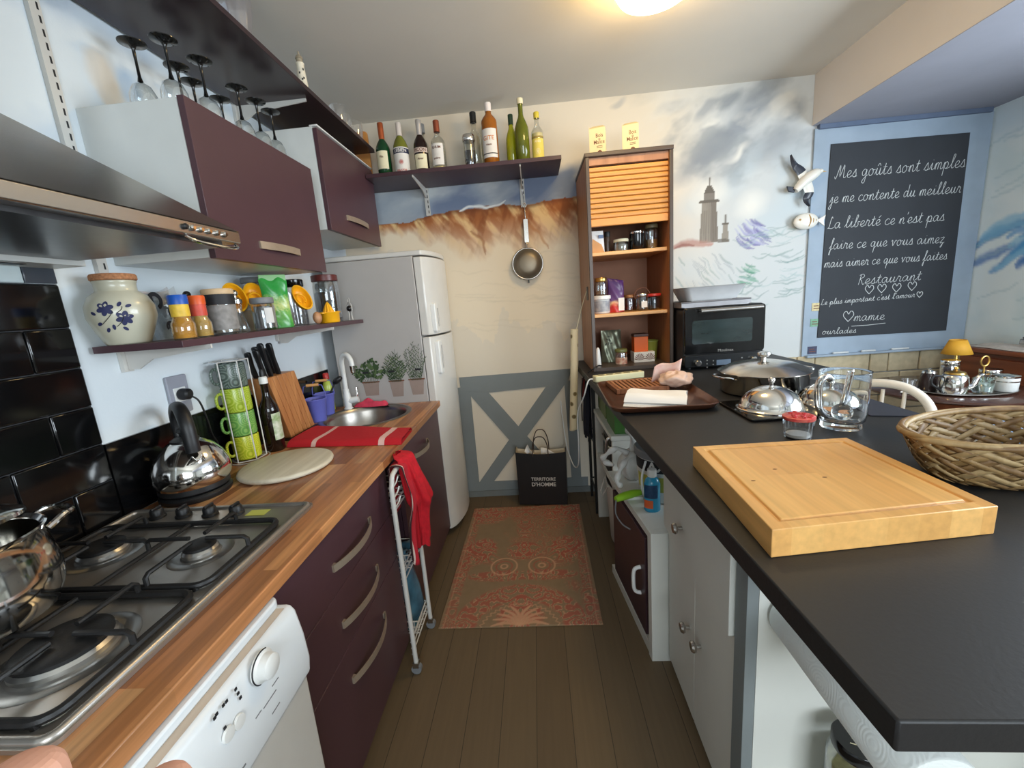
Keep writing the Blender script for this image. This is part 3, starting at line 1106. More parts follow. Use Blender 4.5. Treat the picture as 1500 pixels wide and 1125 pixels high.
for y, z, l in ((.655, .757, .02), (.642, .742, .02), (.622, .742, .018), (.60, .745, .016), (.64, .712, .024), (.535, .70, .03), (.50, .70, .028), (.48, .69, .05)):
    w = MB(True)
    w.box(panel_x(z) - .001, panel_x(z) + .0005, y - l / 2, y + l / 2, z - .0012, z + .0012)
    w.build('marking', M['grey_pl'], cp)


def bow_handle(parent, x, y0, y1, z, out=.030, hgt=.022, mt='handle_steel'):
    """flat strip bowed away from the front"""
    w = MB(True)
    n = 14
    ring = []
    for i in range(n + 1):
        t_ = i / n
        ring.append((x + .004 + out * sin(pi * t_) ** .8, y0 + (y1 - y0) * t_))
    vs, fs = [], []
    for bx, by in ring:
        vs += [(bx, by, z - hgt / 2), (bx, by, z + hgt / 2), (bx + .003, by, z + hgt / 2), (bx + .003, by, z - hgt / 2)]
    for i in range(n):
        a, c = 4 * i, 4 * i + 4
        for q in range(4):
            r = (q + 1) % 4
            fs.append((a + q, a + r, c + r, c + q))
    fs += [(0, 1, 2, 3), tuple(4 * n + q for q in (3, 2, 1, 0))]
    w.add(vs, fs)
    w.box(x, x + .006, y0 - .002, y0 + .012, z - hgt / 2, z + hgt / 2).box(x, x + .006, y1 - .012, y1 + .002, z - hgt / 2, z + hgt / 2)
    return w.build('handle', M[mt], parent, angle=50)


# drawer unit
t = thing('drawer_cabinet', 'plum drawer unit with three bow handles beside the dishwasher', 'cabinet', (-0.9, 1.085, 0))
MB(True).box(-1.22, -.643, .777, 1.498, .10, .8655).build('body', M['white_lam'], t, bev=.001)
MB(True).box(-1.1, -.69, .777, 1.498, .0, .099).build('plinth', M['plum_dark'], t)
for z0, z1, hz in ((.662, .852, .742), (.472, .659, .556), (.07, .469, .362)):
    d = MB(True).box(-.642, -.622, .779, 1.496, z0, z1).build('drawer', M['plum'], t, bev=.0012)
    bow_handle(d, -.622, 1.028, 1.300, hz)

# sink unit
t = thing('sink_cabinet', 'plum cupboard under the sink with one steel handle', 'cabinet', (-0.9, 2.02, 0))
w = MB(True)
w.box(-1.22, -.643, 1.655, 1.672, .10, .8655).box(-1.22, -.643, 2.376, 2.392, .10, .8655).box(-1.22, -.643, 1.672, 2.376, .10, .118).box(-1.22, -1.20, 1.672, 2.376, .118, .8655)
w.build('body', M['plum_dark'], t)
MB(True).box(-1.1, -.69, 1.655, 2.392, .0, .099).build('plinth', M['plum_dark'], t)
d = MB(True).box(-.642, -.622, 1.657, 2.390, .075, .852).build('door', M['plum'], t, bev=.0012)
bow_handle(d, -.622, 1.86, 2.10, .755)
MB(True).box(-.640, -.634, 1.70, 1.73, .78, .80).build('hinge', M['steel'], d)

# wire towel trolley on castors between the two units
t = thing('towel_trolley', 'narrow white wire trolley on castors between the plum cupboards', 'trolley', (-0.8, 1.525, 0))
ya, yb, xf, xb = 1.402, 1.640, -.570, -1.05
yg = 1.514
for x, y0 in ((xf, ya), (xb, yg)):
    w = MB(True)
    w.tube(smooth_path([(x, y0, .045), (x, y0, .45), (x, y0, .76), (x, y0 + .012, .82), (x, y0 + .045, .850), (x, yb - .045, .850), (x, yb - .012, .82), (x, yb, .76), (x, yb, .45), (x, yb, .045)], 5), .0095, 10)
    w.build('end_frame', M['white_enamel'], t)
for z in (.085, .40, .70):
    w = MB(True)
    for zz in (z, z + .028, z + .056):
        w.tube([(xf - .012, yg, zz), (xb, yg, zz), (xb, yb, zz), (xf - .012, yb, zz)], .0028, 6, True)
        w.tube([(xf - .010, ya, zz), (xf - .010, yb, zz)], .0028, 6)
    for k in range(8):
        x = xf + (xb - xf) * (k + .5) / 8
        w.tube([(x, yg, z + .056), (x, yg, z), (x, yb, z), (x, yb, z + .056)], .002, 6)
    for k in range(4):
        y = yg + (yb - yg) * (k + .5) / 4
        w.tube([(xf - .012, y, z), (xb, y, z)], .002, 6)
    w.build('wire_basket', M['white_enamel'], t)
for k in range(3):
    w = MB(True)
    w.tube([(xf, ya, .80 - .04 * k), (xf + .004, ya + .045, .81 - .04 * k), (xf + .010, ya + .055, .83 - .04 * k)], .0028, 6)
    w.build('prong', M['white_enamel'], t)
for x, y0 in ((xf, ya), (xb, yg)):
    for y in (y0, yb):
        w = MB(True)
        w.cyl((x, y - .010, .021), (x, y + .010, .021), .0205, n=20)
        c = w.build('castor', M['grey_pl'], t)
        MB(True).box(x - .012, x + .012, y - .013, y + .013, .030, .052).build('castor_fork', M['steel'], c)

# striped red cloths hanging over the trolley
def hanging(name, mt, label, x0, y0, y1, ztop, zf, zb, seed, fold=.016, bulge=.02):
    rs = random.Random(seed)
    ph = [rs.uniform(0, 6.28) for _ in range(4)]
    w = MB()
    def fn(u, v):
        y = y0 + (y1 - y0) * u
        if v < .3:                       # behind
            z = zb + (ztop - .012 - zb) * v / .3
            x = x0 - .028
        elif v < .42:
            a = (v - .3) / .12 * pi
            z = ztop - .012 + .014 * sin(a)
            x = x0 - .028 * cos(a)
        else:
            q = (v - .42) / .58
            z = ztop - .012 - (ztop - .012 - zf) * q
            x = x0 + .028 + bulge * sin(pi * min(1, q * 1.5)) ** 2 + fold * sin(9 * u + ph[0] + 2 * q) * q ** .5
            y += .020 * sin(5 * q + ph[1]) * q - .015 * q * (u - .5) * 2
            z += .02 * sin(6 * u + ph[2]) * q
        return (x, y, z)
    w.grid(fn, 26, 48)
    o = w.build(name, mt, None, solid=.003, angle=80)
    return tag(o, label, 'cloth')


m, nt, b = new_mat('striped_cloth')
tc = nd(nt, 'ShaderNodeTexCoord')
sp = nd(nt, 'ShaderNodeSeparateXYZ')
nt.links.new(tc.outputs['Object'], sp.inputs[0])
mr = nd(nt, 'ShaderNodeMapRange')
mr.inputs['From Min'].default_value, mr.inputs['From Max'].default_value = -.07, .07
nt.links.new(sp.outputs[1], mr.inputs['Value'])
rd, dk, wh = S(176, 26, 40), S(60, 28, 32), S(214, 190, 176)
nt.links.new(ramp(nt, mr.outputs[0], [(0, dk), (.12, wh), (.16, dk), (.28, wh), (.32, rd), (.9, rd), (.95, wh)], 'CONSTANT'), b.inputs['Base Color'])
b.inputs['Roughness'].default_value = .9
M['striped'] = m
hanging('tea_towel', M['striped'], 'red and dark striped tea towel hanging from the white trolley', -.570, 1.462, 1.545, .866, .45, .66, 4, .010, .016)
w = MB(True)


def bunch(u, v):
    a = 2 * pi * u
    cx, cy, cz = np.interp(v, [0, .12, .3, .55, 1], [-.585, -.560, -.542, -.522, -.535]), np.interp(v, [0, .3, .6, 1], [1.545, 1.555, 1.580, 1.585]), np.interp(v, [0, .12, 1], [.892, .880, .475])
    rx_, ry_ = np.interp(v, [0, .06, .3, .55, .62, 1], [.012, .030, .034, .046, .034, .030]), np.interp(v, [0, .06, .3, .55, .62, 1], [.030, .046, .052, .060, .048, .045])
    k = 1 + .16 * sin(3 * a + 4 * v) + .10 * sin(7 * a - 3 * v + 1) + .05 * sin(11 * a + 9 * v)
    return (float(cx + rx_ * k * cos(a)), float(cy + ry_ * k * sin(a)), float(cz + .012 * sin(4 * a) * v))


w.grid(bunch, 64, 44, True)
tag(w.build('hand_towel', M['red_cloth'], angle=80), 'plain red hand towel bunched over the white trolley frame', 'cloth')
# blue bag in the trolley's lower basket
w = MB()
w.grid(lambda u, v: (-.60 - .02 * sin(3 * v + 4 * u) - .03 * v, 1.522 + .105 * u, .095 + .34 * v + .01 * sin(8 * u)), 14, 16)
w.grid(lambda u, v: (-.80 + .02 * sin(3 * v + 4 * u), 1.522 + .105 * u, .095 + .30 * v + .01 * sin(8 * u)), 14, 16)
bb = mat('sea_blue_plastic', S(20, 44, 62), .3, scale=26, stretch=(1, .4, .3), c2=S(72, 120, 140), coat=.3)
w2 = MB()
w2.grid(lambda u, v: (-.60 - .30 * v if True else 0, 1.522 + .105 * u, .094 + .36 * (1 - .12 * v) + .012 * sin(9 * u + 5 * v)), 12, 8)
w.v += []
o = len(w.v)
w.add(w2.v, w2.f)
w.box(-.79, -.60, 1.524, 1.625, .0915, .096)
tag(w.build('shopping_bag', bb, solid=.002, angle=80), 'sea-blue glossy bag standing in the lower basket of the white trolley', 'bag')

# fridge
t = thing('fridge', 'tall white fridge-freezer with two bulging doors at the end of the worktop', 'fridge', (-0.92, 2.665, 0))
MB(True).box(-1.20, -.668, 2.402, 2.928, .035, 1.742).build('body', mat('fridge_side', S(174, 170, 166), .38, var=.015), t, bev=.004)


def bulge(x0, dep, y0, y1, n=16):
    return [(x0 - .045, y0)] + [(x0 + dep * (sin(pi * i / n)) ** .6, y0 + (y1 - y0) * i / n) for i in range(n + 1)] + [(x0 - .045, y1)]


w = MB(True)
w.prism(bulge(-.618, .060, 2.402, 2.928) + [(-1.20, 2.928), (-1.20, 2.402)], 1.744, 1.772)
w.build('top_cap', M['white_enamel'], t, bev=.006, seg=3)
for z0, z1, nm, h0, h1 in ((1.292, 1.736, 'freezer_door', 1.305, 1.475), (.05, 1.282, 'fridge_door', 1.055, 1.255)):
    d = MB(True).prism(bulge(-.620, .068, 2.402, 2.928), z0, z1).build(nm, M['white_enamel'], t, bev=.006, seg=3, angle=30)
    w = MB(True)
    x = -.604
    w.prism(rrect(2.425, 2.525, h0, h1, .015), x, x + .030, 'yz')
    h = w.build('handle', M['white_plastic'], d, bev=.006, seg=3)
    w = MB(True)
    for y in (2.470, 2.495):
        w.box(x + .0305, x + .0312, y, y + .008, h0 + .03, h1 - .03)
    w.build('grip_slot', mat('slot_grey', S(150, 148, 146), .6), h)
w = MB(True)
bx = -.560
w.box(bx - .01, bx + .003, 2.635, 2.665, 1.665, 1.672).box(bx - .01, bx + .003, 2.658, 2.665, 1.650, 1.665)
w.build('badge', M['grey_pl'], t)
for y in (2.43, 2.90):
    MB(True).cyl((-.68, y, 0), (-.68, y, .035), .02).build('foot', M['black_matt'], t)
    MB(True).cyl((-1.15, y, 0), (-1.15, y, .035), .02).build('foot', M['black_matt'], t)

# cooker hood
t = thing('cooker_hood', 'stainless steel pyramid cooker hood with a row of push buttons', 'hood', (-1.0, .65, 1.645))
ya, yb, xf = .20, 1.10, -.752
cy0, cy1, cxf, cz = .52, .80, -1.03, 1.905
w = MB(True)
w.add([(WL, ya, 1.680), (xf, ya, 1.680), (xf, yb, 1.680), (WL, yb, 1.680), (WL, cy0, cz), (cxf, cy0, cz), (cxf, cy1, cz), (WL, cy1, cz)],
      [(0, 1, 5, 4), (1, 2, 6, 5), (2, 3, 7, 6), (3, 0, 4, 7), (4, 5, 6, 7), (3, 2, 1, 0)])
w.build('canopy', mat('hood_steel', S(196, 188, 178), .25, 1.0, var=.04, scale=30, stretch=(1, .05, 1)), t)
MB(True).box(WL, cxf, cy0, cy1, cz, CZ - .002).build('chimney', M['steel'], t, bev=.002)
w = MB(True)
w.box(WL, xf, ya, yb, 1.650, 1.6795)
fr = w.build('front_rail', M['steel'], t, bev=.003)
w = MB(True)
w.box(WL + .10, xf - .03, ya + .03, yb - .03, 1.6405, 1.6498)
w.build('filter_plate', mat('filter_metal', S(96, 96, 98), .3, .9, var=.1, scale=30), t)
w = MB(True)
w.mi = 0
w.box(WL + .004, WL + .095, ya, yb - .01, 1.628, 1.6498)
w.mi = 1
w.box(WL + .035, WL + .065, ya + .1, yb - .12, 1.6268, 1.6279)
w.build('light_panel', [M['white_lam'], M['black_matt']], t, bev=.001)
for k, q in enumerate(((0.922, 1.666), (0.942, 1.666), (0.966, 1.666), (0.99, 1.666), (1.016, 1.666), (1.041, 1.666))):
    w = MB(True)
    w.lathe([(.0065, 0), (.0065, .005), (.004, .008), (0, .008)], (xf, q[0], 1.665), 14, RY(radians(90)))
    w.build('push_button', M['black_matt'] if k == 0 else M['chrome'], fr)
w = MB(True)
w.tube(smooth_path([(xf - .01, .93, 1.648), (xf + .0, .95, 1.638), (xf + .004, 1.02, 1.634), (xf + .0, 1.08, 1.638), (xf - .01, 1.09, 1.648)], 5), .004, 8)
w.build('handle', M['chrome'], t)

# wall cupboards
t = thing('wall_cupboard', 'white wall cupboard with a plum flap beside the cooker hood', 'cupboard', (-1.11, 1.605, 1.648))
MB(True).box(WL + .0, -.972, 1.264, 1.948, 1.650, 2.090).build('body', M['white_lam'], t, bev=.0015)
d = MB(True).box(-.970, -.950, 1.263, 1.950, 1.647, 2.093).build('flap_door', M['plum'], t, bev=.001)
bow_handle(d, -.950, 1.485, 1.735, 1.712, .014, .026)
t = thing('wall_cupboard', 'smaller white wall cupboard with a plum flap above the fridge', 'cupboard', (-1.11, 2.41, 1.848))
MB(True).box(WL + .0, -.972, 2.07, 2.738, 1.858, 2.312).build('body', M['white_lam'], t, bev=.0015)
d = MB(True).box(-.970, -.950, 2.069, 2.740, 1.855, 2.305).build('flap_door', M['plum'], t, bev=.001)
bow_handle(d, -.950, 2.265, 2.545, 1.945, .014, .026)
w = MB(True)
w.box(-.985, -.945, 2.069, 2.740, 2.313, 2.320)
w.build('lift_rail', M['white_plastic'], t, bev=.003)


# slotted uprights, brackets, shelves
def upright(y, z0, z1, label):
    w = MB(True)
    w.mi = 0
    w.box(WL + .001, WL + .014, y - .015, y + .015, z0, z1)
    w.mi = 1
    z = z0 + .02
    while z < z1 - .02:
        w.box(WL + .0141, WL + .0146, y + .003, y + .008, z, z + .018)
        z += .032
    return tag(w.build('shelf_upright', [M['white_enamel'], M['black_ink']]), label, 'shelf rail')


upright(1.212, 1.327, CZ - .004, 'slotted white shelf upright rising past the cooker hood')
upright(2.000, 1.345, CZ - .004, 'slotted white shelf upright between the two wall cupboards')


def bracket(parent, y, xe, z, h=.06):
    w = MB(True)
    w.prism([(WL + .015, z), (xe, z), (xe, z - .012), (WL + .10, z - .032), (WL + .05, z - h), (WL + .015, z - h)], y - .003, y + .003, 'xz')
    return w.build('bracket', M['white_enamel'], parent)


t = thing('wall_shelf', 'long plum shelf carrying jars and spices under the wall cupboards', 'shelf', (-1.13, 1.62, 1.393))
MB(True).box(WL + .016, -.992, 1.118, 2.385, 1.393, 1.413).build('board', M['plum'], t, bev=.001)
bracket(t, 1.212, -.985, 1.3925)
bracket(t, 2.000, -.985, 1.3925)
t = thing('wall_shelf', 'dark plum shelf high under the ceiling over the wall cupboards', 'shelf', (-1.1, 1.8, 2.396))
MB(True).box(WL + .016, -.905, .90, 2.71, 2.396, 2.416).build('board', mat('plum_board', S(44, 28, 34), .25, var=.08), t, bev=.001)
bracket(t, 1.212, -.945, 2.3955)
bracket(t, 2.000, -.945, 2.3955)



# ---------------------------------------------------------------- things on the wooden worktop
# round board
t_ = MB(True)
t_.lathe([(0, .900), (.150, .900), (.160, .904), (.164, .911), (.161, .918), (.153, .921), (0, .921)], (-0.968, 1.43, 0), 56)
tag(t_.build('round_board', wood('pale_board', S(196, 186, 162), S(216, 208, 186), axis=1, fine=30, rough=.5), angle=60), 'round pale wooden board lying on the worktop beside the kettle', 'board')

# red towel with white stripes
m, nt, b = new_mat('red_striped_towel')
tc = nd(nt, 'ShaderNodeTexCoord')
sp = nd(nt, 'ShaderNodeSeparateXYZ')
nt.links.new(tc.outputs['Object'], sp.inputs[0])
mr = nd(nt, 'ShaderNodeMapRange')
mr.inputs['From Min'].default_value, mr.inputs['From Max'].default_value = -.25, .25
nt.links.new(sp.outputs[0], mr.inputs['Value'])
rd, wh = S(188, 22, 34), S(226, 186, 178)
nt.links.new(ramp(nt, mr.outputs[0], [(0, rd), (.20, wh), (.245, rd), (.82, wh), (.875, rd)], 'CONSTANT'), b.inputs['Base Color'])
b.inputs['Roughness'].default_value = .9
n = nd(nt, 'ShaderNodeTexNoise')
n.inputs['Scale'].default_value = 90
nt.links.new(tc.outputs['Object'], n.inputs['Vector'])
bp = nd(nt, 'ShaderNodeBump')
bp.inputs['Strength'].default_value = .4
bp.inputs['Distance'].default_value = .003
nt.links.new(n.outputs['Fac'], bp.inputs['Height'])
nt.links.new(bp.outputs['Normal'], b.inputs['Normal'])
ca = [(-1.114, 1.664), (-0.587, 1.614), (-0.597, 1.808), (-1.114, 1.949)]
w = MB(True)


def towel(u, v, lift, sh):
    x = (ca[0][0] * (1 - u) + ca[1][0] * u) * (1 - v) + (ca[3][0] * (1 - u) + ca[2][0] * u) * v
    y = (ca[0][1] * (1 - u) + ca[1][1] * u) * (1 - v) + (ca[3][1] * (1 - u) + ca[2][1] * u) * v
    e = min(v, 1 - v) * 2
    z = .9015 + lift * (1 - (1 - min(1, e * 3)) ** 2) ** .5 + .003 * sin(9 * u + 4 * v) * min(1, e * 4)
    return (x + sh, y, z)


w.grid(lambda u, v: towel(u, v, .022, 0), 40, 22)
w.grid(lambda u, v: (towel(u, v, 0, 0)[0], towel(u, v, 0, 0)[1], .9008), 6, 4)
tag(w.build('folded_towel', m, None, angle=80), 'folded red tea towel with white stripes lying before the sink', 'towel')
# pink cloth behind the tap
w = MB(True)
w.grid(lambda u, v: (-1.110 + .200 * u, 2.345 + .045 * v - .01 * sin(3 * u), .9015 + (.052 * sin(pi * v) ** .6 * (.7 + .3 * sin(11 * u) * cos(5 * v))) * (sin(pi * min(1, max(0, u))) ** .35)), 40, 16)
tag(w.build('dish_cloth', M['pink_cloth'], angle=80), 'crumpled pink dishcloth beside the white tap', 'cloth')

# stack of mugs in a wire tower
rx, ry = -1.205, 1.552
t = thing('mug_rack', 'six-sided white wire tower holding a stack of mugs', 'rack', (rx, ry, .9))
R6 = [(.063 * cos(radians(30 + 60 * k)), .063 * sin(radians(30 + 60 * k))) for k in range(6)]
w = MB()
for z in (.006, .408):
    w.tube([(x, y, z) for x, y in R6], .0026, 8, True)
w.tube([(.075 * cos(radians(a)), .075 * sin(radians(a)), .003) for a in range(0, 360, 15)], .0024, 6, True)
for k in range(0, 6, 3):
    w.tube([(R6[k][0], R6[k][1], .006), (R6[(k + 3) % 6][0], R6[(k + 3) % 6][1], .006)], .0022, 6)
w.build('wire_frame', M['white_enamel'], t)
for k in range(6):
    if k in (3,):
        continue
    MB().cyl((R6[k][0], R6[k][1], .006), (R6[k][0], R6[k][1], .408), .0024, n=8).build('upright_wire', M['white_enamel'], t)
mc = [('yellow-green mug at the bottom of the wire tower', S(176, 186, 40), S(214, 210, 70)), ('mid-green mug second from the bottom of the wire tower', S(96, 150, 70), S(140, 180, 92)),
      ('lime mug with round motifs, third up in the wire tower', S(150, 172, 40), S(186, 200, 80)), ('dark grey-green mug on top of the stack in the wire tower', S(70, 82, 74), S(120, 134, 124))]
for k, (lb, c1, c2) in enumerate(mc):
    m, nt, b = new_mat('mug_glaze')
    v = coords(nt, (1, 1, 1))
    vo = nd(nt, 'ShaderNodeTexVoronoi')
    vo.inputs['Scale'].default_value = 22
    nt.links.new(v, vo.inputs['Vector'])
    mt = nd(nt, 'ShaderNodeMath', operation='PINGPONG')
    mt.inputs[1].default_value = .16
    nt.links.new(vo.outputs['Distance'], mt.inputs[0])
    nt.links.new(ramp(nt, mt.outputs[0], [(.02, c1), (.09, c2), (.13, c1)]), b.inputs['Base Color'])
    b.inputs['Roughness'].default_value = .25
    z = .909 + .0975 * k
    g = thing('mug', lb, 'mug', (rx, ry, z), radians(-118), 'mugs in the wire tower')
    MB().lathe([(0, 0), (.044, 0), (.0485, .004), (.0495, .012), (.0495, .092), (.048, .0965), (.0465, .092), (.0465, .01), (0, .008)], n=36).build('body', m, g)
    w = MB()
    w.tube(smooth_path([(.047, 0, .076), (.060, 0, .080), (.071, 0, .066), (.071, 0, .036), (.060, 0, .022), (.047, 0, .026)], 5), .0055, 8)
    w.build('handle', m, g)

# dark bottle of oil
t = thing('oil_bottle', 'tall dark oil bottle with a white cap before the knife block', 'bottle', (-1.150, 1.650, .9))
MB().lathe([(0, 0), (.034, 0), (.037, .004), (.037, .175), (.034, .195), (.020, .225), (.0145, .245), (.0145, .285), (.016, .288), (.016, .296), (0, .296)], n=32).build('glass_body', mat('dark_glass', S(24, 14, 10), .08, var=.2), t, angle=50)
MB().lathe([(.0165, .292), (.0165, .318), (.012, .322), (0, .322)], n=24).build('cap', M['white_plastic'], t)
MB().lathe([(.0376, .05), (.0376, .165)], n=10, a0=radians(-50), a1=radians(28)).build('bottle_label', mat('green_label', S(222, 222, 206), .6, scale=40, c2=S(120, 150, 80)), t)
w = MB()
w.lathe([(.010, .322), (.010, .34), (.006, .352), (0, .352)], n=16)
w.build('pourer', M['black_matt'], t)

# knife block
t = thing('knife_block', 'slatted wooden knife block leaning by the buckets', 'knife block', (-1.205, 1.87, .9))
w = MB(True)
y0, y1, dx = 1.782, 1.992, -.092
random.seed(5)
n = 6
for k in range(n):
    a, c = y0 + (y1 - y0) * k / n, y0 + (y1 - y0) * (k + 1) / n
    w.prism([(a + .0016, .908), (c - .0016, .908), (c + dx - .0016, 1.206), (a + dx + .0016, 1.206)], -1.255, -1.160, 'yz')
w.box(-1.252, -1.166, y0 + .01, y1 - .01, .9078, .95)
w.build('slatted_body', wood('block_wood', S(158, 98, 54), S(196, 136, 82), axis=2, fine=40, rough=.4), t, bev=.0015)
w = MB(True)
w.box(-1.262, -1.150, 1.765, 2.002, .9003, .9075)
w.build('foot', M['black_matt'], t, bev=.002)
bm = mat('handle_black', S(20, 20, 22), .38, var=.2)
kd = Vector((0, dx, .298)).normalized()
for k, (x, y, l, tp, lb) in enumerate(((-1.182, 1.712, .13, .0, 'black-handled kitchen knife in the block, front row, end towards the kettle'), (-1.228, 1.722, .12, .0, 'black-handled kitchen knife in the block, wall row, end towards the kettle'),
                                       (-1.180, 1.752, .155, .0, 'black-handled kitchen knife in the middle of the front row of the block'), (-1.226, 1.775, .14, .0, 'black-handled kitchen knife in the middle of the wall row of the block'),
                                       (-1.182, 1.812, .15, .0, 'black-handled kitchen knife in the block, front row, end towards the buckets'), (-1.224, 1.845, .125, .0, 'black-handled kitchen knife in the block, wall row, end towards the buckets'))):
    g = thing('kitchen_knife', lb, 'knife', (x, y, 1.2065), 0, 'knives in the block')
    Mk = kd.to_track_quat('Z', 'X').to_matrix()
    w = MB()
    out = rrect(-.008, .008, -.013, .013, .006, 3)
    vs = []
    sec = [(0, .75), (.02, .9), (l * .5, .8), (l * .8, 1.0), (l * .96, 1.05), (l, .7)]
    for s, f in sec:
        vs += [tuple(Mk @ Vector((px2 * (.9 if f < 1 else 1), py2 * f - .006 * (s / l) ** 2, s))) for px2, py2 in out]
    m_ = len(out)
    fs = [tuple(range(m_)), tuple((len(sec) - 1) * m_ + q for q in reversed(range(m_)))]
    for i in range(len(sec) - 1):
        for q in range(m_):
            r = (q + 1) % m_
            fs.append((i * m_ + q, (i + 1) * m_ + q, (i + 1) * m_ + r, i * m_ + r))
    w.add(vs, fs)
    w.build('handle', bm, g, angle=50)
    w = MB()
    w.obox(tuple(kd * .003), (.004, .020, .010), Mk)
    w.build('bolster', M['steel'], g)

# enamel buckets with wooden grips
for k, (x, y, rz, lb) in enumerate(((-1.195, 2.092, .3, 'small periwinkle bucket beside the knife block'), (-1.215, 2.225, .3, 'small periwinkle bucket between its twin and the tap'))):
    if k == 0:
        bk = thing('small_bucket', lb, 'bucket', (x, y, .9), rz, 'periwinkle buckets')
        MB().lathe([(0, .001), (.042, 0), (.043, .004), (.056, .118), (.059, .121), (.057, .124), (.0535, .118), (.041, .006), (0, .006)], n=36).build('bucket_body', M['periwinkle'], bk, angle=60)
        w = MB()
        w.tube([(-.057, 0, .112), (-.055, 0, .15), (-.045, 0, .192), (-.025, 0, .196), (.025, 0, .196), (.045, 0, .192), (.055, 0, .15), (.057, 0, .112)], .0022, 6)
        h = w.build('bail', M['periwinkle'], bk)
        MB().cyl((-.03, 0, .196), (.03, 0, .196), .008, n=14).build('wooden_grip', M['beech'], h)
    else:
        dup(bk, (x, y, .9), rz, lb)
w = MB(True)
w.lathe([(0, .9085), (.018, .9085), (.020, .913), (.020, .985), (.010, 1.0), (.010, 1.02), (0, 1.02)], (-1.195, 2.080, 0), 20)
tag(w.build('washing_up_bottle', M['periwinkle']), 'little blue bottle standing inside the first periwinkle bucket', 'bottle')
t = thing('detergent_bottle', 'yellow-green detergent bottle with a red cap behind the buckets', 'bottle', (-1.243, 2.335, .9))
MB().lathe([(0, 0), (.024, 0), (.027, .004), (.027, .145), (.022, .165), (.012, .178), (.012, .19), (0, .19)], n=24).build('bottle_body', mat('lime_liquid', S(190, 204, 84), .25, var=.1), t)
MB().lathe([(.017, .186), (.017, .215), (.012, .222), (0, .222)], n=20).build('cap', mat('red_cap', S(196, 50, 44), .4), t)
t = thing('dish_brush', 'black dish brush leaning out of the second periwinkle bucket', 'brush', (-1.205, 2.235, .9085))
w = MB()
w.tube([(-.01, 0, 0), (.03, .0, .12), (.055, .01, .165)], .005, 8)
w.build('brush_handle', M['black_matt'], t)
w = MB()
w.ell((.072, .012, .18), (.032, .022, .018), 18, 10, RY(radians(-35)))
w.build('brush_head', M['black_matt'], t)

# printed herb stickers on the side of the fridge: flat, pots and plants
leafm = [mat('printed_leaf', S(44, 66, 34), .6, var=.2), mat('printed_pale_leaf', S(84, 104, 62), .6, var=.2)]
potm = mat('printed_pot', S(150, 132, 122), .6, var=.1)
FY = 2.4018


def sticker(x, w0, w1, zb, zt, top, spread, kind, label):
    t = thing('herb_sticker', label, 'sticker', (x, FY, zb), 0, 'potted herb stickers on the fridge')
    w = MB(True)
    w.prism([(x - w0, zb), (x + w0, zb), (x + w1, zt), (x - w1, zt)], FY - .0006, FY, 'xz')
    p = w.build('printed_pot', potm, t, flat=True)
    w = MB(True)
    w.box(x - w1 - .004, x + w1 + .004, FY - .0008, FY, zt - .008, zt)
    w.build('pot_rim', M['brown_ink'], p, flat=True)
    rs = random.Random(kind * 7 + 3)
    w = MB(True)
    stems = []
    for k in range(11 if kind else 9):
        a = (k / (10 if kind else 8) - .5) * 2
        h = (top - zt) * (1 - .45 * abs(a) ** 1.5) * rs.uniform(.75, 1.0)
        tip = (x + a * spread * rs.uniform(.7, 1.0), zt + h)
        base = (x + a * w1 * .6, zt - .01)
        stems.append((base, tip))
        n = Vector((tip[1] - base[1], base[0] - tip[0], 0)).normalized() * .0012
        w.mi = 0
        yy = FY - .0010 - .0001 * k
        w.add([(base[0] - n.x, yy, base[1] - n.y), (base[0] + n.x, yy, base[1] + n.y), (tip[0] + n.x * .5, yy, tip[1] + n.y * .5), (tip[0] - n.x * .5, yy, tip[1] - n.y * .5)], [(0, 1, 2, 3)])
    c = 0
    for base, tip in stems:
        for j in range(16 if kind != 1 else 13):
            f = (.10 if kind else .35) + (.9 if kind else .68) * j / 15
            cx, cz_ = base[0] + (tip[0] - base[0]) * f, base[1] + (tip[1] - base[1]) * f
            side = 1 if j % 2 else -1
            if kind == 0:
                L, W_, an = rs.uniform(.016, .028), rs.uniform(.010, .016), rs.uniform(0, 6.28)
            elif kind == 1:
                L, W_, an = rs.uniform(.022, .036), .005, pi / 2 - side * rs.uniform(.5, 1.1)
            else:
                L, W_, an = rs.uniform(.012, .022), .0035, pi / 2 - side * rs.uniform(.3, .8)
            yy = FY - .0022 - .00002 * c
            c += 1
            w.mi = rs.choice((0, 0, 1))
            d, e = (cos(an), sin(an)), (-sin(an), cos(an))
            q = [(0, 0), (.35, .5), (.7, .42), (1, 0), (.7, -.42), (.35, -.5)]
            w.add([(cx + L * u * d[0] + W_ * v * e[0], yy, cz_ + L * u * d[1] + W_ * v * e[1]) for u, v in q], [(0, 1, 2, 3, 4, 5)])
    w.build('printed_foliage', leafm, t, flat=True)
    w = MB(True)
    lx, lz = x + (.018 if kind == 2 else -.02), zt + .05
    w.box(lx - .018, lx + .018, FY - .0085, FY - .0078, lz, lz + .012)
    w.build('name_tag', M['black_ink'], t, flat=True)


sticker(-1.008, .040, .050, .955, 1.042, 1.185, .10, 0, 'sticker of a broad-leaved herb in a pot, half behind the pink cloth')
sticker(-.850, .032, .044, .940, 1.040, 1.235, .085, 1, 'sticker of a long-leaved herb in a pot, middle of three on the fridge')
sticker(-.728, .033, .046, .944, 1.042, 1.265, .085, 2, 'sticker of a needle-leaved herb in a pot next to the fridge door')

# ---------------------------------------------------------------- the long shelf of jars
ZS = 1.4135


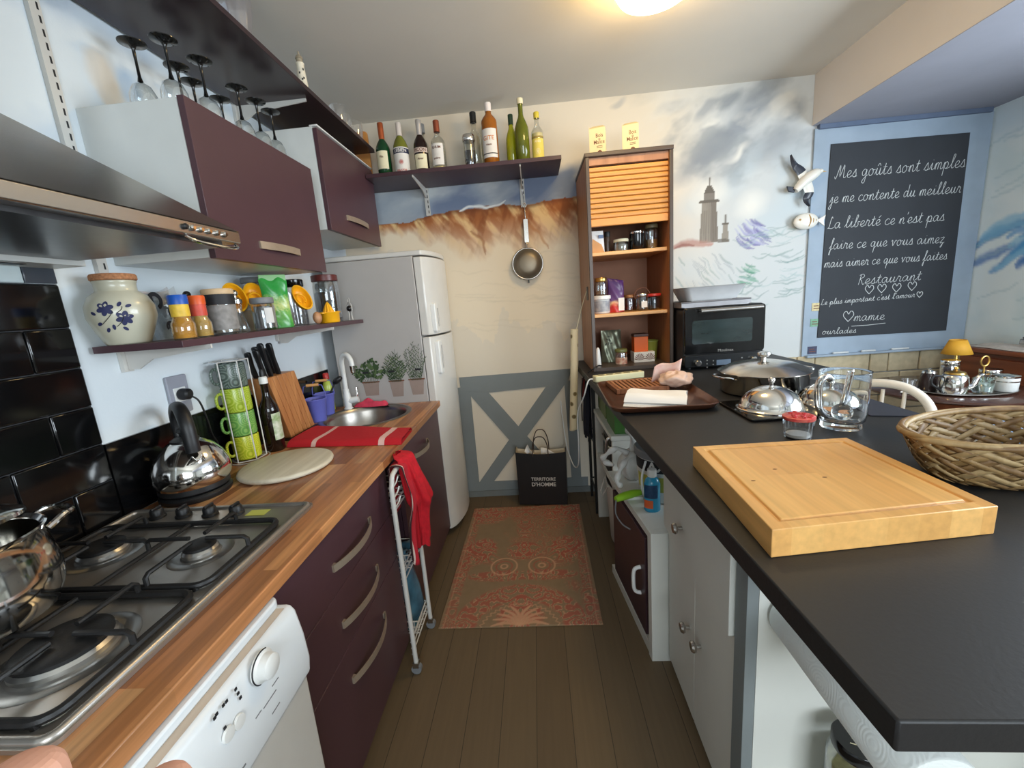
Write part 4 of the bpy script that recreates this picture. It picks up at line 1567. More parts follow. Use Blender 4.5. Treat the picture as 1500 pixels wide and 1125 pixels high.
def jar(name, label, cat, x, y, z, r, h, body_m, lid_m=None, lid_h=.02, fill=None, fill_h=.6, lab=None, lab_z=(.2, .7), ang=-40, shape=None, group=None, lid_r=1.02, lab_w=70):
    t = thing(name, label, cat, (x, y, z), 0, group)
    hb = h - (lid_h if lid_m else 0)
    pr = shape or [(0, 0), (r * .92, 0), (r, .006), (r, hb * .86), (r * .93, hb * .95), (r * .9, hb), (r * .86, hb), (r * .89, hb * .93), (r * .95, hb * .85), (r * .95, .008), (0, .006)]
    b = MB().lathe(pr, n=32).build('jar_body', body_m, t, angle=50)
    if fill:
        MB().lathe([(0, .0085), (r * .93, .0085), (r * .93, hb * fill_h), (0, hb * fill_h + .003)], n=28).build('contents', fill, t)
    if lid_m:
        MB().lathe([(r * lid_r * .97, hb - .004), (r * lid_r, hb - .002), (r * lid_r, h - .003), (r * lid_r * .95, h), (0, h)], n=32).build('lid', lid_m, t)
    if lab:
        MB().lathe([(r * 1.008, hb * lab_z[0]), (r * 1.008, hb * lab_z[1])], n=12, a0=radians(ang - lab_w), a1=radians(ang + lab_w)).build('jar_label', lab, t)
    return t


# stoneware jar with a painted flower
t = thing('stoneware_jar', 'pot-bellied stoneware jar with blue flowers and a cork lid', 'jar', (-1.198, 1.168, ZS))
prof = [(0, 0), (.046, 0), (.049, .004), (.062, .035), (.074, .072), (.073, .100), (.062, .125), (.047, .136), (.044, .140), (.044, .158), (.0465, .162), (.045, .165), (.040, .160), (0, .158)]
t.scale = (1.07, 1.07, 1.09)
body = MB().lathe(prof, n=48).build('body', M['stone'], t, angle=70)
MB().lathe([(.046, .1655), (.049, .168), (.049, .178), (.046, .182), (0, .182)], n=36).build('cork_lid', M['cork'], t)
ppr = [(r, z) for r, z in prof]


def on_jar(a, z):
    r = np.interp(z, [.004, .035, .072, .100, .125], [.049, .062, .074, .073, .062]) + .0009
    return (r * cos(a), r * sin(a), z)


w = MB()
A0 = radians(-58)


def petal(cx, cz, L, W_, an):
    n = 10
    pts = [(cx, cz)] + [(cx + L * cos(an) * .5 + .5 * L * cos(q) * cos(an) - W_ * sin(q) * sin(an), cz + L * sin(an) * .5 + .5 * L * cos(q) * sin(an) + W_ * sin(q) * cos(an)) for q in [2 * pi * i / n for i in range(n)]]
    vs = [on_jar(A0 + px2 / .072, .075 + pz) for px2, pz in pts]
    w.add(vs, [(0, i, i % n + 1) for i in range(1, n + 1)])


for cx, cz in ((-.014, .018), (.020, -.008)):
    for k in range(6):
        petal(cx, cz, .019, .006, k * pi / 3 + .3)
for cx, cz, an in ((.012, .022, 1.0), (.026, .020, .4), (-.036, .004, 2.6), (-.030, -.016, 3.6), (-.006, -.022, 4.6), (.012, -.030, 5.6), (-.018, -.030, 4.0)):
    petal(cx, cz, .014, .004, an)
w.build('painted_flower', M['blue_ink'], body)
w = MB()
for a, c in (((-.03, -.02), (.0, .01)), ((.0, -.028), (.018, -.004)), ((.006, .005), (.02, .022))):
    vs = []
    for i in range(7):
        f = i / 6
        x, z = a[0] + (c[0] - a[0]) * f + .004 * sin(pi * f), a[1] + (c[1] - a[1]) * f
        vs.append(on_jar(A0 + x / .072, .075 + z))
    w.tube(vs, .0008, 5)
w.build('painted_stem', M['black_ink'], body)

# clear bag with black print
w = MB(True)
w.grid(lambda u, v: (-1.200 + .018 * sin(pi * u) * (1 - .6 * v), 1.215 + .155 * u - .02 * sin(pi * v) * (.5 - u), ZS + .001 + .150 * v + .022 * v * (2 * u - 1) ** 2 * (1 if u > .5 else .35)), 16, 14)
w.grid(lambda u, v: (-1.222 - .014 * sin(pi * u) * (1 - .6 * v), 1.215 + .155 * u, ZS + .001 + .150 * v + .022 * v * (2 * u - 1) ** 2 * (1 if u > .5 else .35)), 16, 14)
bag = tag(w.build('food_bag', glass_thin('clear_film', (.86, .89, .90, 1), .12, .14, .6), angle=80), 'clear cellophane bag with black print behind the spice jars', 'bag')
w = MB(True)
for cy, cz, r in ((1.262, 1.535, .028), (1.325, 1.500, .024), (1.30, 1.455, .018)):
    w.lathe([(r * .55, 0), (r, .0006), (r * .98, .001)], (-1.178, cy, cz), 20, RY(radians(90)), 0.4, 5.4)
    w.box(-1.1775, -1.177, cy - r * .5, cy - r * .2, cz - r * .4, cz + r * .5)
w.build('black_print', M['black_ink'], bag)

spice_sh = [(0, 0), (.027, 0), (.030, .004), (.030, .045), (.024, .058), (.0225, .062), (.0225, .100), (0, .100)]
sg = glass_thin('spice_glass', (.95, .93, .85, 1))
for lb, x, y, cap, lab, fl, k in (('spice jar with a blue cap and yellow label on the plum shelf', -1.030, 1.178, S(24, 84, 176), S(226, 186, 60), S(196, 140, 50), 0),
                                  ('spice jar with an orange cap and red label on the plum shelf', -1.045, 1.262, S(226, 92, 32), S(206, 76, 56), S(190, 156, 86), 1)):
    t = thing('spice_jar', lb, 'spice jar', (x, y, ZS), 0, 'small spice jars')
    MB().lathe(spice_sh, n=28).build('jar_body', sg, t, angle=50)
    MB().lathe([(0, .004), (.0285, .004), (.0285, .043), (.022, .056), (.0215, .07), (0, .07)], n=26).build('contents', mat('ground_spice', fl, .8, var=.15, scale=60), t)
    MB().lathe([(.0232, .066), (.0232, .101)], n=28).build('jar_label', mat('spice_label', lab, .5, var=.15, scale=60), t)
    MB().lathe([(.0245, .101), (.0245, .124), (.0225, .128), (0, .128)], n=28).build('cap', mat('spice_cap', cap, .4), t)
jar('storage_jar', 'grey-labelled storage jar with a tan lid beside the orange-capped spice jar', 'jar', -1.065, 1.385, ZS, .046, .152, M['glass_soft'], mat('tan_lid', S(206, 176, 136), .5), .016,
    mat('grey_powder', S(172, 152, 132), .9), .9, mat('printed_grey', S(136, 132, 128), .6, var=.25, scale=50), (.12, .72), -45)
MB(True).lathe([(.0467, ZS + .100), (.0467, ZS + .134)], (-1.065, 1.385, 0), 36).build('black_band', M['black_ink'], [o for o in SC.objects if o.get('label', '').startswith('grey-labelled')][0])
# two glass grinders with ball tops behind
for k, (x, y, lb) in enumerate(((-1.165, 1.375, 'glass pepper mill with a dark ball top behind the orange-capped jar'), (-1.085, 1.492, 'glass pepper mill with a steel ball top beside the tan-lidded jar'))):
    t = thing('pepper_mill', lb, 'mill', (x, y, ZS), 0, 'glass mills')
    MB().lathe([(0, 0), (.028, 0), (.030, .005), (.028, .03), (.018, .055), (.016, .085), (.020, .105), (0, .105)], n=28).build('mill_body', M['glass_soft'], t, angle=60)
    MB().lathe([(.021, .105), (.021, .118), (.014, .124), (.006, .127), (.006, .131), (0, .131)], n=24).build('mill_head', M['chrome'], t)
    w = MB()
    w.ell((0, 0, .142), (.012, .012, .012), 18, 10)
    w.build('ball', M['chrome'] if k else mat('dark_ball', S(40, 36, 36), .2), t)


# yellow plastic scoops, stacked tilted
def scoop(label, x, y, z, rx_, rz, s=1.0):
    t = thing('yellow_scoop', label, 'scoop', (x, y, z), rz, 'yellow plastic scoops')
    Mx = RX(rx_)
    pr = [(0, -.022), (.028, -.021), (.038, -.010), (.041, .004), (.044, .005), (.044, .008), (.039, .008), (.035, -.008), (.026, -.017), (0, -.018)]
    w = MB()
    w.lathe([(r * s, q * s) for r, q in pr], n=30, M=Mx, sx=.82, sy=1.28)
    b = w.build('cup', M['yellow'], t, angle=60)
    w = MB()
    w.tube([tuple(Mx @ Vector((.018 * s * sin(a), .020 * s * cos(a), -.004 * s))) for a in [radians(q) for q in range(-150, 151, 20)]], .0035 * s, 8)
    w.build('ridge', M['yellow'], b)


scoop('bright yellow scoop propped behind the tan-lidded jar', -1.125, 1.545, 1.540, radians(62), radians(52), 1.12)
scoop('bright yellow scoop tilted behind the grey-lidded jar', -1.145, 1.695, 1.548, radians(58), radians(48), 1.15)
scoop('bright yellow scoop tilted between the green bag and the tall jar', -1.095, 1.955, 1.540, radians(60), radians(62), 1.2)
w = MB(True)
w.lathe([(0, ZS), (.038, ZS), (.041, ZS + .004), (.041, ZS + .072), (.038, ZS + .080), (0, ZS + .081)], (-1.145, 1.60, 0), 30)
tag(w.build('beige_pot', mat('beige_pot', S(156, 140, 116), .6, var=.1)), 'low beige pot standing under the tilted yellow scoop', 'pot')
jar('storage_jar', 'squat clear storage jar with a grey lid and white barcode label', 'jar', -1.035, 1.565, ZS, .040, .122, M['glass_soft'], M['grey_pl'], .018, mat('grey_grain', S(126, 120, 116), .9, var=.2, scale=90), .85, mat('white_label', S(206, 204, 200), .6), (.25, .8), -30, lab_w=22)
# green packet
m, nt, b = new_mat('green_packet')
v = coords(nt, (22, 22, 30))
n = nd(nt, 'ShaderNodeTexNoise')
nt.links.new(v, n.inputs['Vector'])
tc = nd(nt, 'ShaderNodeTexCoord')
sp = nd(nt, 'ShaderNodeSeparateXYZ')
nt.links.new(tc.outputs['Object'], sp.inputs[0])
ad = nd(nt, 'ShaderNodeMath', operation='MULTIPLY_ADD')
ad.inputs[1].default_value = 4.6
ad.inputs[2].default_value = -.15
nt.links.new(sp.outputs[2], ad.inputs[0])
a2 = nd(nt, 'ShaderNodeMath', operation='MULTIPLY_ADD')
a2.inputs[1].default_value = .25
nt.links.new(n.outputs['Fac'], a2.inputs[0])
nt.links.new(ad.outputs[0], a2.inputs[2])
nt.links.new(ramp(nt, a2.outputs[0], [(0, S(60, 150, 60)), (.28, S(120, 180, 90)), (.40, S(200, 210, 130)), (.52, S(150, 190, 110)), (.62, S(40, 150, 60)), (.95, S(70, 170, 80))]), b.inputs['Base Color'])
b.inputs['Roughness'].default_value = .25
t = thing('tea_packet', 'green glossy packet standing on the plum shelf between yellow scoops', 'packet', (-1.09, 1.745, ZS), radians(38))
w = MB()
for s_ in (-1, 1):
    w.grid(lambda u, v: ((u - .5) * .105 * (1 - .08 * sin(pi * v)), s_ * (.026 * (1 - v) ** .35 * sin(pi * u) ** .5 + .001) + .002 * sin(17 * v + 9 * u), .001 + .205 * v + .006 * sin(11 * u) * v), 18, 26)
w.build('packet_body', m, t, angle=80)
w = MB()
w.box(-.05, .05, -.0035, .0035, .196, .222)
w.build('sealed_top', mat('clear_green', S(150, 200, 140), .3), t, bev=.002)
# yellow juicer
t = thing('lemon_juicer', 'yellow plastic lemon juicer with a ribbed cone in front of the tall jar', 'juicer', (-1.035, 2.075, ZS))
MB().lathe([(0, .001), (.045, 0), (.048, .004), (.050, .045), (.056, .050), (.056, .054), (.048, .054), (.046, .048), (.044, .008), (0, .008)], n=36).build('dish', M['yellow'], t, angle=60)
w = MB()
w.grid(lambda u, v: ((.036 * (1 - v) ** .7 * (1 + .12 * cos(10 * 2 * pi * u))) * cos(2 * pi * u), (.036 * (1 - v) ** .7 * (1 + .12 * cos(10 * 2 * pi * u))) * sin(2 * pi * u), .020 + .085 * v), 60, 10, True)
w.build('cone', M['yellow'], t, angle=70)
MB().prism(rrect(-.014, .014, -.080, -.048, .010, 4), .046, .053).build('grip', M['yellow'], t, bev=.001)
# brown wooden egg and a pale wooden dish
w = MB(True)
w.ell((-1.018, 1.925, ZS + .030), (.020, .020, .028), 24, 14)
tag(w.build('wooden_egg', wood('egg_wood', S(168, 116, 80), S(196, 146, 104), 2, 40)), 'plain wooden egg lying beside the yellow juicer', 'egg')
# tall jars
jar('tall_jar', 'tall glass jar of tea with a dark red lid', 'jar', -1.095, 2.205, ZS, .064, .245, M['glass_soft'], mat('dark_red_lid', S(92, 38, 34), .35), .028, mat('dark_tea', S(52, 46, 40), .8, scale=60, var=.5), .72, None)
w = MB(True)
w.cyl((-1.055, 2.150, ZS + .004), (-1.055, 2.150, ZS + .0041), .01)
tall = jar('tall_jar', 'tall glass jar with a black lid behind the dark red lidded one', 'jar', -1.205, 2.085, ZS, .050, .225, M['glass'], M['black_gloss'], .03, None)
jar('tall_jar', 'tall clear spaghetti jar under the larger wall cupboard', 'jar', -1.215, 1.80, ZS, .045, .222, M['glass'], M['grey_pl'], .02, mat('dry_pasta', S(206, 176, 140), .7, var=.2, scale=90, stretch=(1, 1, .05)), .92)
jar('tall_jar', 'tall clear jar of brown beans behind the tilted yellow scoop', 'jar', -1.215, 1.945, ZS, .045, .215, M['glass'], M['grey_pl'], .02, mat('brown_beans', S(140, 92, 60), .6, scale=120, var=.4), .8)
# wire figure
t = thing('wire_ornament', 'little white wire figure with a dark ball for a belly at the shelf end', 'ornament', (-1.04, 2.335, ZS))
w = MB()
w.tube(smooth_path([(-.018, .018, .001), (-.013, .013, .035), (-.024, .024, .062), (-.020, .020, .085), (0, 0, .098), (.020, -.020, .085), (.024, -.024, .062), (.013, -.013, .035), (.018, -.018, .001)], 5), .003, 6)
w.tube([(.009 * cos(a), -.009 * cos(a), .112 + .013 * sin(a)) for a in [2 * pi * k / 16 for k in range(16)]], .002, 6, True)
w.build('wire', M['white_enamel'], t)
w = MB()
w.ell((0, 0, .066), (.017, .017, .017), 18, 10)
w.build('ball', mat('dark_metal_ball', S(60, 58, 58), .3, .8), t)

# ---------------------------------------------------------------- glasses upside down on the cupboard
pts = [(-1.172, 1.39), (-1.072, 1.392), (-1.15, 1.527), (-1.054, 1.51), (-1.177, 1.624), (-1.058, 1.691), (-1.058, 1.8), (-1.056, 1.893), (-1.173, 1.756)]
g0 = None
gl = 'black-stemmed wine glass upside down, '
names = ['at the open end, against the wall', 'at the open end, by the plum flap', 'second along the wall row', 'second along the flap row', 'third along the wall row', 'third along the flap row', 'fourth along the flap row', 'last of the flap row, by the second cupboard', 'last of the wall row, under the bracket']
for k, (x, y) in enumerate(pts):
    lb = gl + names[k]
    if g0 is None:
        g0 = thing('wine_glass', lb, 'glass', (x, y, 2.0925), 0, 'wine glasses on the wall cupboard')
        MB().lathe([(.033, 0), (.0345, .012), (.0375, .045), (.036, .072), (.026, .096), (.010, .108), (.004, .110)], n=30).build('bowl', M['glass_soft'], g0, angle=70)
        s = MB().lathe([(.0, .108), (.0075, .111), (.0045, .125), (.0038, .165), (.0048, .200), (.010, .2105), (.036, .2165), (.0365, .219), (0, .2205)], n=30).build('stem', M['black_gloss'], g0, angle=60)
    else:
        dup(g0, (x, y, 2.0925), 0, lb)
    g = None

# on the top shelf
ZT = 2.4165
for k, (x, y, s, lb) in enumerate(((-.985, 1.655, 1.0, 'clear fluted glass jug on the top shelf'), (-1.03, 1.50, 1.05, 'clear fluted glass vase on the top shelf behind the jug'))):
    t = thing('glass_jug', lb, 'jug', (x, y, ZT), radians(200), 'clear glass vessels on the top shelf')
    w = MB()
    pr = [(.036, 0), (.040, .004), (.034, .020), (.038, .05), (.050, .11), (.052, .16), (.047, .205), (.050, .215)]
    w.grid(lambda u, v: (lambda r, z, f: (r * f * s * cos(2 * pi * u), r * f * s * sin(2 * pi * u), z * s))(float(np.interp(v, [i / 7 for i in range(8)], [a for a, _ in pr])), float(np.interp(v, [i / 7 for i in range(8)], [b_ for _, b_ in pr])), 1 + .03 * cos(10 * 2 * pi * u)), 60, 22, True)
    w.lathe([(0, .002), (.036 * s, .002)], n=60)
    w.build('glass_body', glass_thin('lilac_glass', (.93, .90, .94, 1), .10, .22, .9), t, angle=70)
    if k == 0:
        w = MB()
        w.tube(smooth_path([(.045, 0, .19), (.08, 0, .19), (.088, 0, .13), (.075, 0, .08), (.047, 0, .075)], 5), .006, 8)
        w.build('handle', M['glass_soft'], t)
t = thing('lighthouse_figure', 'small painted lighthouse figure on the edge of the top shelf', 'figure', (-.945, 1.995, ZT))
MB().lathe([(0, 0), (.022, 0), (.022, .004), (.0155, .105), (.0175, .108), (.0175, .113), (0, .113)], n=24).build('tower', mat('ivory_plaster', S(214, 204, 182), .6, var=.15, scale=50), t, angle=40)
MB().lathe([(.013, .113), (.013, .128), (.016, .130), (.011, .142), (.004, .148), (.004, .158), (0, .160)], n=20).build('lantern', mat('taupe_plaster', S(150, 138, 116), .6), t, angle=40)
w = MB()
for a, z in ((-70, .03), (-40, .05), (-85, .07), (-30, .085), (-60, .045)):
    r = .0215 - .006 * z / .105
    w.obox((r * cos(radians(a)), r * sin(radians(a)), z), (.002, .006, .008), RZ(radians(a)))
w.build('painted_window', M['black_ink'], t)
w = MB(True)
w.lathe([(0, ZT), (.05, ZT), (.072, ZT + .012), (.074, ZT + .016), (.068, ZT + .015), (0, ZT + .006)], (-1.0, 1.905, 0), 32)
tag(w.build('glass_dish', glass_thin('aqua_glass', (.80, .90, .90, 1), .05, .2, .8)), 'shallow aqua glass dish on the top shelf before the lighthouse figure', 'dish')
tb = None
for k, (x, y) in enumerate(((-.955, 2.36), (-.975, 2.47), (-.95, 2.565), (-1.06, 2.42))):
    lb = 'short clear tumbler on the far end of the top shelf, ' + ('first towards the lighthouse figure', 'second along the edge', 'third, over the shelf end', 'set back from the edge')[k]
    if tb is None:
        tb = thing('tumbler', lb, 'glass', (x, y, ZT), 0, 'tumblers on the top shelf')
        MB().lathe([(0, .004), (.030, .004), (.032, 0), (.034, .006), (.040, .095), (.038, .095), (.033, .012), (0, .010)], n=28).build('tumbler_glass', M['glass'], tb, angle=50)
    else:
        dup(tb, (x, y, ZT), 0, lb)



# ---------------------------------------------------------------- shelf of bottles on wall_back
t = thing('wall_shelf', 'dark plum shelf of bottles across the painted cliff', 'shelf', (-.4, 2.78, 2.228))
w = MB(True)
w.prism([(-.945, 2.61), (.212, 2.61), (.212, D - .017), (WL + .02, D - .017), (WL + .02, 2.745), (-.945, 2.745)], 2.228, 2.250)
w.build('board', mat('plum_shelf', S(66, 42, 48), .4, var=.06), t, bev=.001)
for x in (-.668, -.028):
    w = MB(True)
    z = 2.2275
    w.prism([(D - .016, z), (2.625, z), (2.625, z - .012), (D - .10, z - .034), (D - .05, z - .06), (D - .016, z - .06)], x - .003, x + .003, 'yz')
    w.build('bracket', M['white_enamel'], t)
    w = MB(True)
    w.mi = 0
    w.box(x - .015, x + .015, D - .0155, D - .002, 2.055, 2.30)
    w.mi = 1
    z = 2.07
    while z < 2.2:
        w.box(x + .003, x + .008, D - .0162, D - .0156, z, z + .018)
        z += .032
    w.build('slotted_rail', [M['white_enamel'], M['black_ink']], t)

ZB = 2.2505
green = glass_thin('green_glass', S(70, 140, 84), .04, .08, .7)
olive = glass_thin('olive_glass', S(176, 186, 90), .04, .08, .7)
dgreen = mat('bottle_green', S(18, 62, 34), .08, var=.15)
dolive = mat('bottle_olive', S(112, 114, 40), .08, var=.15)
dbrown = mat('bottle_brown', S(34, 18, 14), .08, var=.15)
amber = mat('amber_bottle', S(150, 88, 26), .08, var=.15)
yell = mat('yellow_green_bottle', S(168, 168, 30), .08, var=.15)
bot_clear = glass_thin('bottle_clear', (.95, .96, .93, 1), .03, .08, .7)


def bottle(label, x, y, r, H, gm, hs=.52, nr=.0145, hn=.72, cap=None, cap_h=.05, cap_name='cap', labs=(), txt=(), fill=None, fill_h=.5):
    """hs/hn: heights (share of H) where the shoulder starts and the neck begins; labs: (z0, z1, material, half width in degrees)"""
    t = thing('bottle', label, 'bottle', (x, y, ZB), radians(8 * sin(x * 40)), 'bottles on the plum shelf')
    s, n = H * hs, H * hn
    pr = [(0, 0), (r * .88, 0), (r, .005), (r, s), (r * .96, s + (n - s) * .25), (r * .72, s + (n - s) * .6), (nr * 1.25, n - (n - s) * .08), (nr, n + .01), (nr * .95, H - .02), (nr * 1.12, H - .016), (nr * 1.12, H - .003), (nr * .8, H), (0, H)]
    MB().lathe(pr, n=32).build('glass_body', gm, t, angle=60)
    if fill:
        MB().lathe([(0, .006), (r * .93, .008), (r * .93, H * fill_h), (0, H * fill_h)], n=28).build('contents', fill, t)
    if cap:
        MB().lathe([(nr * 1.22, H - cap_h), (nr * 1.24, H - cap_h * .3), (nr * 1.26, H + .001), (nr * 1.1, H + .004), (0, H + .004)], n=24).build(cap_name, cap, t)
    for kl, (z0, z1, m_, hw) in enumerate(labs):
        MB().lathe([(r * (1.012 + .008 * kl), z0 * H), (r * (1.012 + .008 * kl), z1 * H)], n=16, a0=radians(-90 - hw), a1=radians(-90 + hw)).build('bottle_label', m_, t)
    for body, z, size, m_ in txt:
        R = r * 1.035
        letters(body, size, lambda a, b_: (R * sin(a / R), -R * cos(a / R), z * H + b_), 'lettering', m_, t, bold=.0004)
    return t


Yb = 2.72
bx = lambda q: q
lab_w = mat('white_bottle_label', S(228, 222, 214), .6)
navy = mat('navy_label', S(40, 46, 74), .6)
bottle('green wine bottle with a copper neck foil and cream label, first on the bottle shelf', -.855, Yb, .043, .305, dgreen, .50, .014, .72, mat('copper_foil', S(170, 84, 44), .4, .4), .105, 'neck_foil', [(.14, .47, M['cream'], 52)], [('Vin', .36, .018, M['brown_ink'])])
t = bottle('olive bottle with a white label, navy band and red seal on the bottle shelf', -.745, Yb, .046, .295, dolive, .50, .0135, .78, mat('white_foil', S(208, 196, 186), .5), .075, 'neck_foil', [(.02, .52, lab_w, 80), (.405, .50, navy, 80.5)], [('LEBIEN', .453, .026, lab_w), ('PASTIS', .07, .022, M['red_ink'])])
w = MB()
for r0, r1 in ((.006, .009), (.012, .0135)):
    w.lathe([(r0, 0), (r1, 0)], n=24)
w.lathe([(0, 0), (.004, 0)], n=16)
w.map(lambda x, y, z: (.0482 * sin(x / .0482), -.0482 * cos(x / .0482), .235 * .295 + y))
w.build('round_seal', M['red_ink'], t, flat=True)
bottle('dark bitter bottle with a silver neck foil and cream label on the bottle shelf', -.622, Yb, .043, .300, dbrown, .50, .0135, .74, mat('silver_foil', S(206, 200, 196), .35, .6), .085, 'neck_foil', [(.08, .35, M['cream'], 55), (.38, .47, mat('beige_label', S(206, 186, 172), .6), 70)], [('PICON', .425, .026, M['brown_ink']), ('Amer', .26, .016, M['brown_ink'])])
bottle('tall clear bottle with a grey cap standing behind the dark bitter bottle', -.635, 2.86, .038, .330, bot_clear, .55, .014, .75, M['grey_pl'], .05)
bottle('clear rum bottle with a copper cap on the bottle shelf', -.515, Yb, .043, .285, bot_clear, .58, .015, .72, mat('copper_cap', S(140, 70, 44), .4, .3), .06, 'cap', [(.12, .54, lab_w, 58)], [('RHUM', .46, .020, M['brown_ink']), ('ambre', .25, .016, M['brown_ink'])], fill=mat('pale_rum', S(206, 186, 130), .15), fill_h=.10)
t = thing('steel_top_carafe', 'slim glass carafe of black liquid with a steel top on the bottle shelf', 'carafe', (-.325, 2.70, ZB))
MB().lathe([(0, .004), (.024, 0), (.030, .012), (.034, .05), (.034, .13), (.036, .165), (.034, .165), (.032, .13), (.032, .05), (.0, .012)], n=32).build('glass_body', bot_clear, t, angle=60)
MB().lathe([(0, .012), (.029, .014), (.0325, .05), (.0325, .095), (0, .097)], n=28).build('contents', mat('black_liquid', S(24, 16, 16), .2), t)
MB().lathe([(.036, .148), (.038, .151), (.038, .176), (.035, .184), (.02, .187), (0, .187)], n=32).build('steel_lid', M['chrome'], t)
bottle('tall clear bottle with a black stopper behind the carafe', -.300, 2.81, .044, .345, bot_clear, .56, .016, .72, M['black_matt'], .055, 'stopper')
bottle('amber aperitif bottle with a white label and white cap on the bottle shelf', -.197, Yb, .0465, .350, amber, .70, .0155, .84, mat('white_cap', S(230, 220, 214), .5), .045, 'cap', [(.13, .58, lab_w, 66), (.185, .20, M['black_ink'], 66.5)], [('GITE', .43, .034, mat('orange_ink', S(206, 130, 70), .6)), ('vieux', .33, .016, M['brown_ink'])])
bottle('yellow-green bottle standing behind the amber one', -.208, 2.870, .044, .315, olive, .55, .015, .74, None)
bottle('green bottle of yellow syrup with a dark cap on the bottle shelf', -.070, 2.79, .036, .302, yell, .50, .0125, .78, mat('dark_green_cap', S(32, 60, 40), .5), .055)
bottle('tall olive bottle closed with a pale cork on the bottle shelf', -.006, Yb, .042, .355, mat('olive_bottle', S(92, 98, 24), .07, var=.15), .50, .0145, .74, M['cream'], .028, 'cork')
t = bottle('clear bottle with a yellow label and yellow cap at the end of the bottle shelf', .085, Yb, .036, .272, bot_clear, .60, .0135, .74, mat('yellow_cap', S(206, 186, 60), .5), .030, 'cap', [(.04, .46, mat('yellow_label', S(220, 200, 90), .6), 70), (.47, .51, mat('olive_band', S(150, 128, 60), .6), 70)], [('ANIS', .40, .018, M['cream'])], fill=mat('pale_yellow', S(214, 200, 140), .2), fill_h=.58)
w = MB()
w.lathe([(.012, 0), (.0135, 0)], n=24, sy=1.2)
w.lathe([(.003, 0), (.006, 0)], n=12, sy=1.5)
w.map(lambda x, y, z: (.0374 * sin(x / .0374), -.0374 * cos(x / .0374), .20 * .272 + y))
w.build('round_emblem', M['cream'], t, flat=True)
# wooden board leaning in the corner
w = MB(True)
w.prism(rrect(-1.085, -.985, 2.2508, 2.575, .02), 2.845, 2.862, 'xz')
tag(w.build('wooden_board', M['orange_wood'], bev=.003), 'honey-coloured wooden board upright behind the end of the top shelf', 'board')

# strainer hanging from the second bracket
t = thing('strainer', 'long-handled steel mesh strainer hanging below the bottle shelf', 'strainer', (-.022, 2.915, 1.56))
m, nt, b = new_mat('wire_mesh')
v = coords(nt, (1, 1, 1))
ck = nd(nt, 'ShaderNodeTexChecker')
ck.inputs['Scale'].default_value = 420
ck.inputs['Color1'].default_value = S(96, 86, 72)
ck.inputs['Color2'].default_value = S(160, 148, 128)
nt.links.new(v, ck.inputs['Vector'])
nt.links.new(ck.outputs['Color'], b.inputs['Base Color'])
b.inputs['Metallic'].default_value = .7
b.inputs['Roughness'].default_value = .45
w = MB(True)
w.lathe([(0, .018), (.05, .015), (.098, .002)], (-.024, 2.905, 1.688), 40, RX(radians(90)))
w.build('mesh_disc', m, t, solid=.001, angle=70)
w = MB(True)
w.tube([(-.024 + .101 * cos(a), 2.905, 1.688 + .101 * sin(a)) for a in [2 * pi * k / 40 for k in range(40)]], .005, 8, True)
w.build('rim', M['steel'], t, angle=70)
w = MB(True)
w.tube([(-.024, 2.912, 1.785), (-.022, 2.914, 1.80), (-.020, 2.915, 1.83)], .006, 8)
w.prism(rrect(-.035, -.005, 1.825, 1.975, .006, 3), 2.911, 2.919, 'xz')
w.tube([(-.020, 2.915, 1.97), (-.020, 2.915, 2.05)], .004, 8)
w.build('handle', M['steel'], t, bev=.001)
w = MB(True)
w.tube([(-.020 + .012 * cos(a), 2.915, 2.062 + .014 * sin(a)) for a in [2 * pi * k / 18 for k in range(18)]], .0028, 6, True)
w.tube([(-.020, 2.915, 2.075), (-.024, 2.922, 2.12), (-.030, 2.922, 2.16)], .002, 6)
w.build('hanging_loop', M['chrome'], t)
w = MB(True)
w.box(-.030, -.020, 2.908, 2.915, 1.562, 1.590)
w.build('rest_hook', M['black_matt'], t, bev=.002)

# ---------------------------------------------------------------- blackboard on wall_back
t = thing('blackboard', 'large blackboard in a painted blue-grey surround, covered in chalk handwriting', 'blackboard', (2.33, D - .02, .93))
w = MB(True)
w.prism([(1.812, .915), (2.85, .905), (2.85, 2.350), (1.812, 2.351)], D - .014, D - .003, 'xz')
w.build('surround', M['blue_grey'], t)
w = MB(True)
w.prism([(1.91, 2.254), (2.723, 2.243), (2.729, 1.036), (1.904, 1.046)], D - .020, D - .0145, 'xz')
bd = w.build('board', M['slate'], t, bev=.001)
MB(True).box(1.83, 2.84, D - .045, D - .0145, .915, .930).build('chalk_ledge', M['blue_grey'], t, bev=.003)

